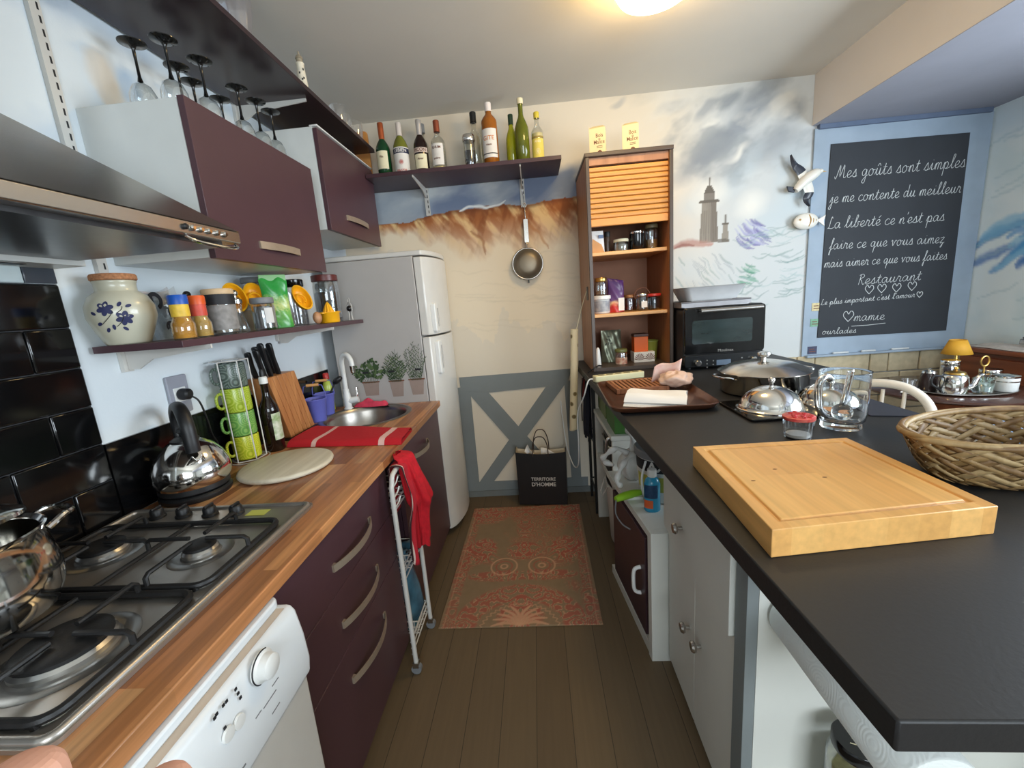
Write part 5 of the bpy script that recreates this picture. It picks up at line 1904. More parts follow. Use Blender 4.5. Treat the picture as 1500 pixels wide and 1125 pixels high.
GL = {
    'a': (1.0, [[(.7, .85), (.45, 1), (.15, .8), (.05, .4), (.25, .02), (.55, .2), (.72, .9), (.72, .3), (.85, .02), (1.0, .15)]]),
    'b': (.95, [[(0, .1), (.3, 1.0), (.45, 1.8), (.3, 2.0), (.2, 1.5), (.2, .2), (.45, 0), (.7, .3), (.6, .8), (.8, .85), (.95, .8)]]),
    'c': (.8, [[(.65, .85), (.4, 1), (.1, .7), (.1, .25), (.4, 0), (.8, .2)]]),
    'd': (1.0, [[(.65, .85), (.4, 1), (.1, .6), (.2, .05), (.5, .15), (.7, .9), (.72, 2.0), (.72, .3), (.85, .02), (1, .15)]]),
    'e': (.8, [[(0, .25), (.5, .5), (.6, .85), (.35, 1), (.1, .6), (.2, .1), (.5, 0), (.8, .25)]]),
    'f': (.65, [[(0, .1), (.35, 1), (.5, 1.9), (.35, 2), (.28, 1.2), (.25, -.9), (.12, -.8), (.25, -.1), (.65, .15)]]),
    'g': (1.0, [[(.7, .85), (.4, 1), (.1, .6), (.25, .1), (.55, .2), (.72, .9), (.7, -.8), (.45, -1), (.3, -.75), (.6, -.2), (1, .15)]]),
    'i': (.65, [[(0, .1), (.3, 1), (.3, .25), (.45, 0), (.65, .15)], [(.33, 1.4), (.37, 1.44)]]),
    'j': (.6, [[(0, .1), (.35, 1), (.33, -.8), (.1, -1), (0, -.75), (.3, -.2), (.6, .15)], [(.36, 1.4), (.4, 1.44)]]),
    'l': (.65, [[(0, .1), (.35, 1.0), (.5, 1.8), (.35, 2.0), (.25, 1.5), (.28, .25), (.45, 0), (.65, .15)]]),
    'm': (1.2, [[(0, .1), (.15, .95), (.18, 0), (.2, .6), (.4, 1), (.55, .8), (.55, 0), (.57, .6), (.78, 1), (.92, .8), (.92, .2), (1.05, 0), (1.2, .15)]]),
    'n': (.9, [[(0, .1), (.15, .95), (.18, 0), (.2, .6), (.45, 1), (.6, .8), (.6, .2), (.75, 0), (.9, .15)]]),
    'o': (.95, [[(.5, 1), (.15, .85), (.05, .4), (.25, 0), (.55, .1), (.68, .5), (.5, .95), (.65, .78), (.95, .8)]]),
    'p': (.95, [[(0, .1), (.2, 1), (.2, -1), (.22, .6), (.5, 1), (.75, .6), (.55, .02), (.3, .15), (.6, 0), (.95, .15)]]),
    'q': (1.0, [[(.7, .85), (.4, 1), (.1, .6), (.25, .1), (.55, .2), (.72, .95), (.72, -1), (.74, -.3), (1.0, .1)]]),
    'r': (.8, [[(0, .1), (.2, 1.1), (.3, .9), (.55, .9), (.5, .2), (.65, 0), (.8, .15)]]),
    's': (.75, [[(0, .1), (.4, 1.1), (.45, .8), (.6, .3), (.4, 0), (.15, .1), (.4, .02), (.75, .15)]]),
    't': (.7, [[(0, .1), (.3, 1.0), (.32, 1.6), (.3, .25), (.45, 0), (.7, .15)], [(.05, 1.05), (.6, 1.12)]]),
    'u': (1.0, [[(0, .1), (.2, 1), (.18, .3), (.35, 0), (.6, .3), (.7, 1), (.7, .25), (.85, 0), (1, .15)]]),
    'v': (.9, [[(0, .8), (.15, 1), (.35, 0), (.65, .95), (.9, .85)]]),
    'z': (.8, [[(0, .85), (.6, 1), (.1, 0), (.5, .05), (.5, -.6), (.3, -.8), (.5, -.2), (.8, .1)]]),
    'M': (1.5, [[(-.25, .3), (0, 0), (.35, 1.9), (.55, .2), (.95, 1.9), (1.1, .3), (1.25, 0), (1.5, .15)]]),
    'L': (1.0, [[(.5, 1.7), (.35, 2), (.25, 1.3), (.2, .3), (0, .05), (.2, .1), (.6, 0), (1, .2)]]),
    'R': (1.0, [[(.2, 0), (.25, 1.9)], [(.05, 1.75), (.5, 1.95), (.75, 1.5), (.3, 1.05), (.5, .7), (.8, 0), (1, .15)]]),
    "'": (.25, [[(.15, 1.9), (.08, 1.5)]]),
    ' ': (.6, []),
}
ACC = {'é': ('e', [(.35, 1.3), (.6, 1.65)]), 'û': ('u', [(.2, 1.3), (.42, 1.65), (.65, 1.3)])}
HEART = [(0, -.5), (-.5, .1), (-.45, .5), (-.2, .6), (0, .3), (.2, .6), (.45, .5), (.5, .1), (0, -.5)]


def handwriting(s, a, c, xh, name='chalk_lettering', r=.0015):
    strokes, x = [], 0.0
    for ch in s:
        extra = None
        if ch in ACC:
            ch, extra = ACC[ch]
        wd, st = GL[ch]
        for q in st + ([extra] if extra else []):
            strokes.append([(x + u + .16 * v, v) for u, v in q])
        x += wd + (.06 if ch != ' ' else 0)
    k = (c[0] - a[0]) / x
    sl = (c[1] - a[1]) / (c[0] - a[0])
    w = MB(True)
    for q in strokes:
        P = [(a[0] + u * k, D - .0203, a[1] + u * k * sl + v * xh) for u, v in q]
        w.tube(smooth_path(P, 4) if len(P) > 2 else P, r, 5)
    w.map(lambda X, Y, Z: (X, D - .0203 + (Y - D + .0203) * .25, Z))
    return w.build(name, M['chalk'], bd)


def heart(c, s, r=.002):
    w = MB(True)
    P = smooth_path([(c[0] + u * s, D - .0203, c[1] + v * s) for u, v in HEART], 4)
    w.tube(P, r, 5)
    w.map(lambda X, Y, Z: (X, D - .0203 + (Y - D + .0203) * .25, Z))
    w.build('chalk_heart', M['chalk'], bd)


handwriting('Mes goûts sont simples', (1.951, 2.05), (2.717, 2.048), .040)
handwriting('je me contente du meilleur', (1.923, 1.905), (2.712, 1.9), .036)
handwriting('La liberté ce n\'est pas', (1.921, 1.75), (2.633, 1.739), .036)
handwriting('faire ce que vous aimez', (1.939, 1.62), (2.649, 1.604), .034)
handwriting('mais aimer ce que vous faites', (1.916, 1.507), (2.678, 1.499), .031)
handwriting('Restaurant', (2.133, 1.38), (2.532, 1.381), .034)
for q in ((2.214, 1.34), (2.292, 1.341), (2.385, 1.338), (2.481, 1.341)):
    heart(q, .05)
handwriting('Le plus important c\'est l\'amour', (1.91, 1.265), (2.505, 1.273), .019, r=.0013)
heart((2.534, 1.284), .034)
heart((2.095, 1.173), .062)
handwriting('mamie', (2.13, 1.143), (2.328, 1.138), .032)
w = MB(True)
w.tube([(q[0], D - .0203, q[1]) for q in ((2.12, 1.109), (2.226, 1.109), (2.335, 1.114))], .0018, 5)
w.build('chalk_underline', M['chalk'], bd)
handwriting('ourlades', (1.932, 1.068), (2.154, 1.063), .021, r=.0013)
for k, (q, l, lb) in enumerate((((2.053, 0.935), .10, 'stick of white chalk on the blackboard ledge, first from the gull plaque'), ((2.232, 0.929), .09, 'stick of white chalk in the middle of the blackboard ledge'), ((2.435, 0.931), .11, 'stick of white chalk on the blackboard ledge towards the lamp'))):
    w = MB(True)
    w.cyl((q[0] - l / 2, D - .034, .9365), (q[0] + l / 2, D - .034, .9365), .0062, .0055, 12)
    tag(w.build('chalk_stick', M['chalk'], bev=.001), lb, 'chalk', 'chalk sticks on the ledge')
for q, c, lb, nm in (((1.858, 1.255), S(206, 190, 140), 'small yellow card stuck on the blackboard surround', 'cream'), ((1.855, 1.15), S(110, 160, 130), 'small green card stuck on the blackboard surround', 'green'), ((1.848, 0.963), S(54, 56, 84), 'small dark card stuck on the blackboard surround', 'dark')):
    t = thing('small_card', lb, 'card', (q[0] + .03, D - .0145, q[1]))
    MB().box(-.030, .030, -.0025, -.0005, -.026, .026).build('card_face', mat(nm + '_card', c, .5, var=.15, scale=60), t)
    w = MB()
    w.box(-.020, .012, -.0032, -.0026, .004, .010)
    w.build('printed_bar', M['brown_ink'], t)
    w = MB()
    w.box(-.020, .020, -.0032, -.0026, -.012, -.006)
    w.build('printed_bar', M['brown_ink'], t)

# plaster gull and fish on the wall beside it
t = thing('gull_plaque', 'plaster gull with dark wing tips flying on the painted wall', 'wall ornament', (1.76, D - .03, 2.05))
ivory = mat('glazed_ivory', S(226, 222, 212), .25, var=.03)
slate_g = mat('glazed_slate', S(50, 54, 64), .25, var=.15)
gq = lambda x, y: (x, D - .052, y)
w = MB(True)
B0, B1, B2, B3 = (1.711, 1.994), (1.763, 2.046), (1.82, 2.082), (1.852, 2.091)
w.tube(smooth_path([gq(*B0), gq(*B1), gq(*B2), gq(*B3)], 6), [.008 + .024 * sin(pi * min(1, .12 + .8 * i / 18)) ** .8 for i in range(19)], 12)
bd2 = w.build('body', ivory, t, angle=70)
w = MB(True)
w.ell((B3[0] + .002, D - .054, B3[1] + .004), (.017, .016, .014), 14, 8)
w.build('head', ivory, bd2)
w = MB(True)
w.cyl((B3[0] + .015, D - .054, B3[1] + .003), (B3[0] + .04, D - .054, B3[1] - .002), .005, .001, 8)
w.build('beak', mat('beak_ochre', S(206, 160, 70), .4), bd2)


def wing(p, wd, n0):
    P = smooth_path([(q[0], D - .046, q[1]) for q in p], 6)
    k = len(P)
    w = MB(True)
    vs, fs, ms = [], [], []
    for i, q in enumerate(P):
        f = i / (k - 1)
        ww = wd * (1 - f ** 2.2) + .004
        dn = (P[min(i + 1, k - 1)] - P[max(i - 1, 0)]).normalized()
        nn = Vector((-dn.z, 0, dn.x))
        vs += [tuple(q + nn * ww), tuple(q + Vector((0, -.012, 0))), tuple(q - nn * ww), tuple(q + Vector((0, .010, 0)))]
    for i in range(k - 1):
        for a in range(4):
            b_ = (a + 1) % 4
            fs.append((4 * i + a, 4 * i + b_, 4 * i + 4 + b_, 4 * i + 4 + a))
            ms.append(0 if i < n0 else 1)
    fs += [(0, 1, 2, 3), tuple(4 * (k - 1) + a for a in (3, 2, 1, 0))]
    ms += [0, 1]
    w.add(vs, fs)
    w.m = ms
    w.build('wing', [ivory, slate_g], t, angle=60)


wing([(1.771, 2.054), (1.743, 2.105), (1.703, 2.145), (1.675, 2.207)], .026, 5)
wing([(1.781, 2.036), (1.801, 1.977), (1.782, 1.938), (1.806, 1.894)], .026, 6)
w = MB(True)
q0 = (1.686, 2.004)
w.prism([(q0[0] + .03, q0[1] + .01), (q0[0] - .028, q0[1] + .022), (q0[0] - .016, q0[1] - .012), (q0[0] + .02, q0[1] - .022)], D - .054, D - .042, 'xz')
w.build('tail', slate_g, t, bev=.003)
t.location.x -= .022
t = thing('fish_plaque', 'ivory plaster fish with gold stripes under the gull', 'wall ornament', (1.758, D - .03, 1.83))
c0, c1 = (1.708, 1.827), (1.855, 1.785)
w = MB(True)
cx, cz_ = (c0[0] + c1[0]) / 2, (c0[1] + c1[1]) / 2
w.ell((cx - .01, D - .040, cz_), (.076, .022, .050), 28, 14)
fb = w.build('body', ivory, t)
w = MB(True)
w.prism([(cx + .055, cz_), (cx + .11, cz_ + .03), (cx + .098, cz_ - .006), (cx + .105, cz_ - .04)], D - .046, D - .036, 'xz')
w.build('tail_fin', ivory, t, bev=.003)
gl_ = mat('gold_glaze', S(176, 140, 80), .35)
for dx in (.000, .018, .036):
    w = MB(True)
    w.tube(smooth_path([(cx + dx, D - .054 + .3 * dx, cz_ + .036 - .4 * dx), (cx + dx + .008, D - .064 + .3 * dx, cz_), (cx + dx, D - .054 + .3 * dx, cz_ - .034 + .4 * dx)], 5), .004, 6)
    w.build('painted_stripe', gl_, fb)
w = MB(True)
w.ell((cx - .055, D - .058, cz_ + .010), (.006, .004, .006), 10, 6)
w.build('eye', gl_, fb)



# ---------------------------------------------------------------- black counter and its cupboards
CT = 1.0


def edge(y):       # the counter's kitchen-side edge runs a little askew
    return .2965 + (1.713 - y) * .0345


w = MB(True)
w.prism([(edge(.366), .366), (1.205, .352), (1.20, 1.62), (1.24, 1.95), (1.47, 2.02), (1.47, D - .004), (edge(2.945), D - .004)], .960, CT)
tag(w.build('counter_worktop', M['counter'], bev=.003), 'long matt black worktop of the counter, wooden board and basket on it', 'worktop')
t = thing('counter_cupboard', 'white counter cupboard with round steel knobs and a drawer', 'cupboard', (.75, 1.13, 0))
MB(True).box(.462, 1.15, .9005, 1.418, 0, .9595).build('body', M['white_paint'], t, bev=.002)
kn = lambda p, x, y, z: None


def round_knob(parent, x, y, z):
    w = MB(True)
    w.lathe([(.006, 0), (.006, .014), (.016, .018), (.018, .024), (.014, .030), (0, .032)], (x, y, z), 24, RY(radians(-90)))
    return w.build('knob', M['steel'], parent)


d = MB(True).box(.424, .461, .905, 1.425, .600, .900).build('drawer', M['white_paint'], t, bev=.002)
round_knob(d, .424, 1.232, .700)
d = MB(True).box(.440, .461, 1.163, 1.416, .035, .594).build('door', M['white_paint'], t, bev=.002)
round_knob(d, .440, 1.205, .357)
d = MB(True).box(.440, .461, .904, 1.160, .035, .594).build('door', M['white_paint'], t, bev=.002)
round_knob(d, .440, 1.112, .372)
# open bay at the counter's near end
t = thing('counter_bay', 'white open bay under the end of the black counter', 'shelf unit', (.8, .6, 0))
MB(True).box(.4625, 1.15, .8465, .8612, 0, .9595).build('back_panel', M['white_paint'], t)
MB(True).box(.436, .462, .8465, .9000, 0, .9595).build('corner_post', M['grey_paint'], t, bev=.001)
MB(True).box(1.15, 1.19, .40, .8465, 0, .9595).build('end_panel', M['white_paint'], t)
MB(True).box(.470, 1.149, .42, .846, .215, .245).build('shelf_board', M['white_paint'], t, bev=.002)
MB(True).box(.475, 1.149, .43, .846, .0, .03).build('shelf_board', M['white_paint'], t, bev=.002)
# paper towel roll on its rod
t = thing('paper_towel_roll', 'white embossed paper towel roll hung under the counter edge', 'paper roll', (.50, .70, .63))
m, nt, b = new_mat('embossed_paper')
b.inputs['Base Color'].default_value = S(232, 236, 232)
b.inputs['Roughness'].default_value = .9
vo = nd(nt, 'ShaderNodeTexVoronoi')
vo.inputs['Scale'].default_value = 18
nt.links.new(coords(nt), vo.inputs['Vector'])
mt = nd(nt, 'ShaderNodeMath', operation='SINE')
m2 = nd(nt, 'ShaderNodeMath', operation='MULTIPLY')
m2.inputs[1].default_value = 60
nt.links.new(vo.outputs['Distance'], m2.inputs[0])
nt.links.new(m2.outputs[0], mt.inputs[0])
bp = nd(nt, 'ShaderNodeBump')
bp.inputs['Strength'].default_value = .10
bp.inputs['Distance'].default_value = .0015
nt.links.new(mt.outputs[0], bp.inputs['Height'])
nt.links.new(bp.outputs['Normal'], b.inputs['Normal'])
w = MB(True)
w.lathe([(.019, 0), (.056, 0), (.058, .003), (.058, .337), (.056, .34), (.019, .34), (.019, 0)], (.538, .500, .712), 44, RX(radians(-90)))
w.build('paper', m, t, angle=50)
MB(True).cyl((.538, .48, .712), (.538, .8462, .712), .007, n=12).build('rod', M['white_enamel'], t)
jx, jy = .640, .765
t = thing('pickle_jar', 'glass jar with a black lid standing under the counter, behind the paper roll', 'jar', (jx, jy, .2455))
MB().lathe([(0, 0), (.050, 0), (.055, .006), (.055, .165), (.046, .185), (.046, .20), (0, .20)], n=36).build('jar_body', M['glass_soft'], t, angle=50)
MB().lathe([(0, .006), (.051, .008), (.051, .15), (0, .152)], n=30).build('contents', mat('dried_leaves', S(150, 146, 100), .9, scale=60, var=.35), t)
l = MB().lathe([(.0475, .192), (.0485, .195), (.0485, .215), (.046, .219), (0, .219)], n=36).build('lid', M['black_gloss'], t)
letters('VIN', .030, lambda a, b_: (a * .7 - b_ * .7, a * .7 + b_ * .7, .2195), 'lid_lettering', M['cream'], l)
w = MB(True)
w.prism([(.80, .246), (.96, .246), (.88, .35)], .70, .72, 'xz')
tag(w.build('wooden_trivet', M['brown_wood'], bev=.002), 'three-cornered wooden trivet standing on the shelf under the counter', 'trivet')
w = MB(True)
w.box(.54, .575, .66, .70, .2455, .285)
tag(w.build('wooden_block', M['brown_wood'], bev=.002), 'small wooden block beside the black-lidded jar', 'block')

# low white unit with a plum door
t = thing('low_cabinet', 'low white unit with a plum door and white bow handle beyond the counter cupboard', 'cabinet', (.56, 1.75, 0))
w = MB(True)
ux = lambda y: .377 - (y - 1.44) * .105
w.prism([(ux(1.43), 1.43), (.78, 1.43), (.78, 1.465), (ux(1.465) + .0, 1.465)], .0, .560)
w.build('side_panel', M['white_paint'], t, bev=.001)
w = MB(True)
w.prism([(ux(1.466), 1.466), (.78, 1.466), (.78, 2.02), (ux(2.02), 2.02)], .530, .560)
w.build('top_panel', M['white_paint'], t, bev=.001)
w = MB(True)
w.prism([(ux(1.466) + .03, 1.466), (.78, 1.466), (.78, 1.99), (ux(1.99) + .03, 1.99)], .0, .529)
w.build('body', M['white_paint'], t)
w = MB(True)
w.prism([(ux(1.466) + .004, 1.466), (ux(1.466) + .029, 1.466), (ux(1.99) + .029, 1.99), (ux(1.99) + .004, 1.99)], .0, .045)
w.build('plinth', M['white_paint'], t)
w = MB(True)
w.prism([(ux(1.50) + .002, 1.50), (ux(1.50) + .028, 1.50), (ux(1.93) + .028, 1.93), (ux(1.93) + .002, 1.93)], .060, .500)
d = w.build('door', M['plum_dark'], t, bev=.002)
w = MB(True)
hx = ux(1.555)
w.tube(smooth_path([(hx + .004, 1.555, .215), (hx - .018, 1.556, .222), (hx - .026, 1.556, .245), (hx - .026, 1.556, .305), (hx - .018, 1.556, .328), (hx + .004, 1.555, .335)], 4), .008, 10)
w.build('handle', M['white_plastic'], d)
MB(True).box(.40, .78, 1.991, 2.02, 0, .529).build('side_panel', M['white_paint'], t)

# washing tub with grey lid
t = thing('detergent_tub', 'white washing powder tub with a grey lid and black printed band', 'tub', (.520, 1.745, .5605))
MB().lathe([(0, 0), (.098, 0), (.104, .006), (.116, .200), (0, .200)], n=44).build('tub_body', M['white_plastic'], t, angle=50)
l = MB().lathe([(.120, .195), (.124, .198), (.124, .222), (.118, .228), (.108, .224), (0, .222)], n=44).build('lid', M['grey_pl'], t)
w = MB()
w.tube(smooth_path([(-.095, -.075, .19), (-.115, -.085, .12), (-.110, -.090, .05), (-.09, -.085, .03)], 5), .005, 8)
w.build('carry_handle', M['white_plastic'], t)
MB().lathe([(.1130, .140), (.1160, .190)], n=30, a0=radians(170), a1=radians(330)).build('printed_band', M['black_ink'], t)
MB().lathe([(.1085, .055), (.1120, .122)], n=20, a0=radians(185), a1=radians(290)).build('yellow_band', mat('yellow_print', S(196, 190, 80), .6), t)
R = .1172
letters('AXT', .055, lambda a, b_: (R * cos(radians(248) + a / R), R * sin(radians(248) + a / R), .165 + b_), 'lettering', M['white_plastic'], t, bold=.002)
# blue spray bottle
sx_, sy_ = (0.42, 1.586)
t = thing('cleaner_bottle', 'turquoise cleaner bottle with a white cap on the low white unit', 'bottle', (sx_ + .012, sy_ + .02, .5605))
t.scale = (1.05, 1.05, .88)
MB().lathe([(0, 0), (.028, 0), (.031, .005), (.031, .135), (.024, .158), (.014, .168), (.014, .175), (0, .175)], n=28, sy=.75).build('bottle_body', mat('turquoise_liquid', S(40, 140, 176), .2, var=.08), t)
MB().lathe([(.016, .170), (.018, .173), (.017, .205), (0, .207)], n=20).build('cap', M['white_plastic'], t)
w = MB()
w.lathe([(.0316, .07), (.0316, .135)], n=12, a0=radians(190), a1=radians(300), sy=.75)
w.build('bottle_label', mat('navy_bottle_label', S(24, 60, 96), .5, scale=60, var=.3), t)
w = MB()
w.lathe([(.0318, .02), (.0318, .06)], n=10, a0=radians(190), a1=radians(265), sy=.75)
w.build('orange_flash', mat('orange_print', S(206, 90, 40), .5), t)
# plastic bag with knotted handles
w = MB(True)


def bagpt(u, v):
    a = 2 * pi * u
    r = (.085 * sin(pi * min(1, .15 + .8 * v)) ** .8) * (1 + .12 * sin(5 * a) + .08 * sin(9 * a + 5 * v))
    return (+.425 + r * cos(a) * .72, 1.925 + r * sin(a) * .8, .563 + .15 * v)


w.grid(bagpt, 40, 14, True)
w.tube(smooth_path([(.40, 1.88, .70), (.34, 1.86, .74), (.29, 1.88, .70), (.285, 1.93, .655), (.33, 1.90, .64)], 6), [.012 + .004 * sin(i) for i in range(25)], 8)
w.tube(smooth_path([(.42, 1.87, .71), (.36, 1.80, .69), (.32, 1.76, .63), (.34, 1.75, .60)], 6), [.012 + .004 * sin(i * 1.3) for i in range(19)], 8)
w.tube(smooth_path([(.43, 1.90, .70), (.42, 1.92, .78), (.40, 1.93, .82)], 6), [.012 + .006 * sin(i * .9) for i in range(13)], 8)
tag(w.build('carrier_bag', mat('thin_white_plastic', S(216, 216, 212), .4, var=.06, scale=30), angle=80), 'crumpled white plastic bag tied in loops on the low white unit', 'bag')
t = thing('brush', 'lime green handled scrubbing brush lying across the low white unit', 'brush', (.35, 1.70, .5605))
w = MB()
w.tube(smooth_path([(-.055, -.03, .022), (-.02, -.012, .024), (.03, .015, .022), (.07, .03, .018)], 5), [.012 + .006 * sin(pi * i / 15) for i in range(16)], 10)
w.build('handle', mat('lime_plastic', S(140, 190, 40), .4), t)
w = MB()
w.box(-.02, .07, .00, .03, .0, .012)
w.build('bristles', M['white_plastic'], t)
w = MB(True)
w.tube(smooth_path([(.296, 1.665, .58), (.285, 1.62, .545), (.30, 1.57, .525), (.325, 1.535, .520)], 6), .003, 6)
tag(w.build('loose_cable', M['grey_pl']), 'thin grey cable hanging from the lime green brush', 'cable')

# farther white shelving under the counter
t = thing('white_shelving', 'white open shelving under the far end of the counter', 'shelving', (.55, 2.45, 0))
fx = lambda y: .345 - (y - 2.05) * .02
w = MB(True)
w.prism([(fx(2.03), 2.03), (.75, 2.03), (.75, 2.58), (fx(2.58), 2.58)], .715, .740)
w.build('shelf_board', M['white_paint'], t, bev=.001)
w = MB(True)
w.prism([(fx(2.055) + .01, 2.0525), (.74, 2.0525), (.74, 2.5545), (fx(2.55) + .01, 2.5545)], .435, .457)
w.build('shelf_board', M['white_paint'], t, bev=.001)
for y in (2.03, 2.555):
    MB(True).box(fx(y) + .004, .75, y, y + .022, 0, .7145).build('side_panel', M['white_paint'], t, bev=.001)
MB(True).box(.752, .765, 2.03, 2.58, 0, .74).build('back_panel', M['white_paint'], t)
# green crates
for k, (y0, y1, lb) in enumerate(((2.06, 2.30, 'dark green plastic crate with lime walls under the counter edge'), (2.34, 2.62, 'pale green crate behind the dark green one on the white shelving'))):
    t = thing('green_crate', lb, 'crate', (.50, (y0 + y1) / 2, .7405))
    hy = (y1 - y0) / 2
    gm = mat('crate_green', S(60, 110, 40) if k == 0 else S(126, 140, 96), .5)
    w = MB()
    w.box(-.13, .13, -hy, hy, 0, .006).box(-.13, .13, -hy, -hy + .005, .006, .15).box(-.13, .13, hy - .005, hy, .006, .15).box(.125, .13, -hy + .005, hy - .005, .006, .15).box(-.13, -.125, -hy + .005, hy - .005, .006, .15)
    w.build('crate_body', gm, t, bev=.001)
    w = MB()
    w.box(-.138, -.1305, -hy - .006, hy + .006, .135, .152).box(-.1305, .13, -hy - .006, -hy - .0005, .135, .152)
    w.build('rim', gm, t, bev=.002)
# black fryer on the lower shelf
t = thing('black_fryer', 'black deep fryer with a chrome rim on the white shelving', 'fryer', (.51, 2.27, .4575))
w = MB()
w.prism(rrect(-.155, .14, -.15, .15, .05), 0, .165)
w.build('body', M['black_matt'], t, bev=.012, seg=3)
w = MB()
w.prism(rrect(-.16, .145, -.155, .155, .05), .1655, .182)
r = w.build('rim', M['chrome'], t, bev=.003)
w = MB()
w.prism(rrect(-.15, .135, -.145, .145, .05), .1825, .225)
w.build('lid', M['black_matt'], t, bev=.012, seg=3)
w = MB()
w.tube(smooth_path([(-.10, -.10, .222), (-.135, -.12, .236), (-.165, -.12, .220), (-.172, -.12, .15)], 5), .009, 8)
w.build('handle', M['steel'], t)
# white bin on the floor before it
t = thing('waste_bin', 'white plastic bin stuffed with packaging under the counter', 'bin', (.475, 2.30, 0))
w = MB()
w.lathe([(0, 0), (.095, 0), (.100, .006), (.118, .36), (.126, .364), (.126, .374), (.116, .372), (.095, .01), (0, .008)], n=36, sy=1.6)
w.xf(Matrix.Translation((.0, 0, 0)))
w.build('bin_body', M['white_plastic'], t, angle=50)
w = MB()
w.tube([(-.12, -.06, .365), (-.150, -.03, .30), (-.150, .03, .30), (-.12, .06, .365)], .004, 8)
w.build('bail', M['white_enamel'], t)
rs = random.Random(8)
for k, (c, lb) in enumerate(((S(206, 90, 60), 'red carton crumpled in the white bin'), (S(226, 216, 170), 'cream paper crumpled in the white bin'), (S(30, 30, 34), 'black film crumpled in the white bin'))):
    w = MB(True)
    cx, cy = .43 + .012 * (k - 1), 2.20 + .085 * k
    w.grid(lambda u, v: (lambda a, b_, q: (cx + q * .036 * cos(a) * sin(b_), cy + q * .036 * sin(a) * sin(b_), .365 + .008 * k - q * .045 * cos(b_)))(2 * pi * u, pi * v, 1 + .25 * sin(7 * u * 6.28 + 5 * v) * sin(9 * v)), 20, 12, True)
    tag(w.build('crumpled_packaging', mat('packaging', c, .6, var=.15), flat=True), lb, 'rubbish')

# black metal stand and dark coat in the corner
t = thing('metal_stand', 'thin black metal stand in the dark corner between the counter and the wall', 'stand', (.345, 2.72, 0))
for x, y in ((.335, 2.61), (.335, 2.86), (.375, 2.86)):
    MB(True).box(x - .009, x + .009, y - .009, y + .009, 0, .90).build('leg', M['iron'], t)
for z in (.15, .52, .88):
    w = MB(True)
    w.tube([(.335, 2.622, z), (.335, 2.848, z), (.369, 2.86, z)], .006, 8)
    w.build('cross_bar', M['iron'], t)
w = MB(True)
w.grid(lambda u, v: (.312 + .010 * sin(10 * u + 3 * v) - .015 * (1 - v), 2.64 + .18 * u, .50 + .40 * v + .02 * sin(6 * u)), 20, 14)
w.grid(lambda u, v: (.3265 + .001 * sin(10 * u), 2.64 + .18 * u, .50 + .40 * v), 4, 4)
tag(w.build('dark_bag', mat('navy_cloth', S(24, 28, 46), .9, var=.3, scale=20, bump=.3), solid=.002, angle=80), 'dark navy cloth bag hanging on the black metal stand', 'bag')
w = MB(True)
w.grid(lambda u, v: (.288 + .006 * sin(8 * u + 3) + .006 * v, 2.66 + .09 * u, .80 + .13 * v + .02 * sin(5 * u)), 14, 10)
tag(w.build('red_rag', mat('red_rag', S(120, 30, 26), .9, var=.2), solid=.003, angle=80), 'dull red rag over the top of the navy bag', 'cloth')

# ---------------------------------------------------------------- roller-shutter cabinet on the counter
X0, X1, Y0, Y1, Z0, Z1 = .326, .790, 2.46, D - .006, CT + .0005, 2.195
t = thing('shutter_cabinet', 'tall brown cabinet with a half-open slatted roller shutter', 'cabinet', ((X0 + X1) / 2, (Y0 + Y1) / 2, Z0))
bk = wood('cabinet_brown', S(148, 102, 74), S(176, 128, 96), axis=2, fine=25, rough=.5)
inn = wood('cabinet_inside', S(150, 96, 58), S(176, 118, 74), axis=2, fine=25, rough=.5)
edge_m = mat('dark_edge', S(74, 62, 54), .4, var=.06)
for x in (X0, X1 - .018):
    p = MB(True).box(x, x + .018, Y0, Y1, Z0, Z1 - .02).build('side_panel', bk if x == X0 else inn, t)
    MB(True).box(x - .001, x + .020, Y0 - .010, Y0 - .0005, Z0, Z1 - .02).build('front_edge', edge_m, p, bev=.003)
MB(True).box(X0 - .004, X1 + .004, Y0 - .012, Y1, Z1 - .0195, Z1 + .002).build('top_panel', edge_m, t, bev=.003)
MB(True).box(X0 + .018, X1 - .018, Y1 - .010, Y1, Z0, Z1 - .02).build('back_panel', mat('cabinet_back', S(152, 102, 72), .6, var=.05), t)
MB(True).box(X0 + .018, X1 - .018, Y0, Y1 - .0105, Z0, Z0 + .020).build('base_panel', edge_m, t)
ZA, ZB2, ZSH = 1.675, 1.325, 1.828
for z in (ZA, ZB2):
    MB(True).box(X0 + .0185, X1 - .0185, Y0 + .035, Y1 - .011, z - .011, z + .009).build('shelf_board', M['beech'], t, bev=.002)
MB(True).box(X0 + .0185, X1 - .0185, Y0 + .005, Y0 + .045, 2.135, Z1 - .020).build('head_rail', bk, t, bev=.002)
w = MB(True)
z = ZSH + .034
while z < 2.128:
    w.prism([(Y0 + .020, z), (Y0 + .013, z + .004), (Y0 + .011, z + .013), (Y0 + .013, z + .022), (Y0 + .020, z + .026), (Y0 + .026, z + .026), (Y0 + .026, z)], X0 + .020, X1 - .020, 'yz')
    z += .0268
sh = w.build('roller_shutter', mat('honey_slat', S(200, 142, 70), .42, var=.06, scale=20, stretch=(.1, 1, 1)), t, angle=30)
MB(True).box(X0 + .020, X1 - .020, Y0 + .008, Y0 + .030, ZSH - .008, ZSH + .032).build('shutter_rail', mat('honey_rail', S(216, 150, 78), .42, var=.05), sh, bev=.003)
# string and metal clip on its flank
MB(True).box(X0 - .004, X0 - .0005, 2.55, 2.62, 1.42, 1.50).build('flank_plate', edge_m, t, bev=.001)

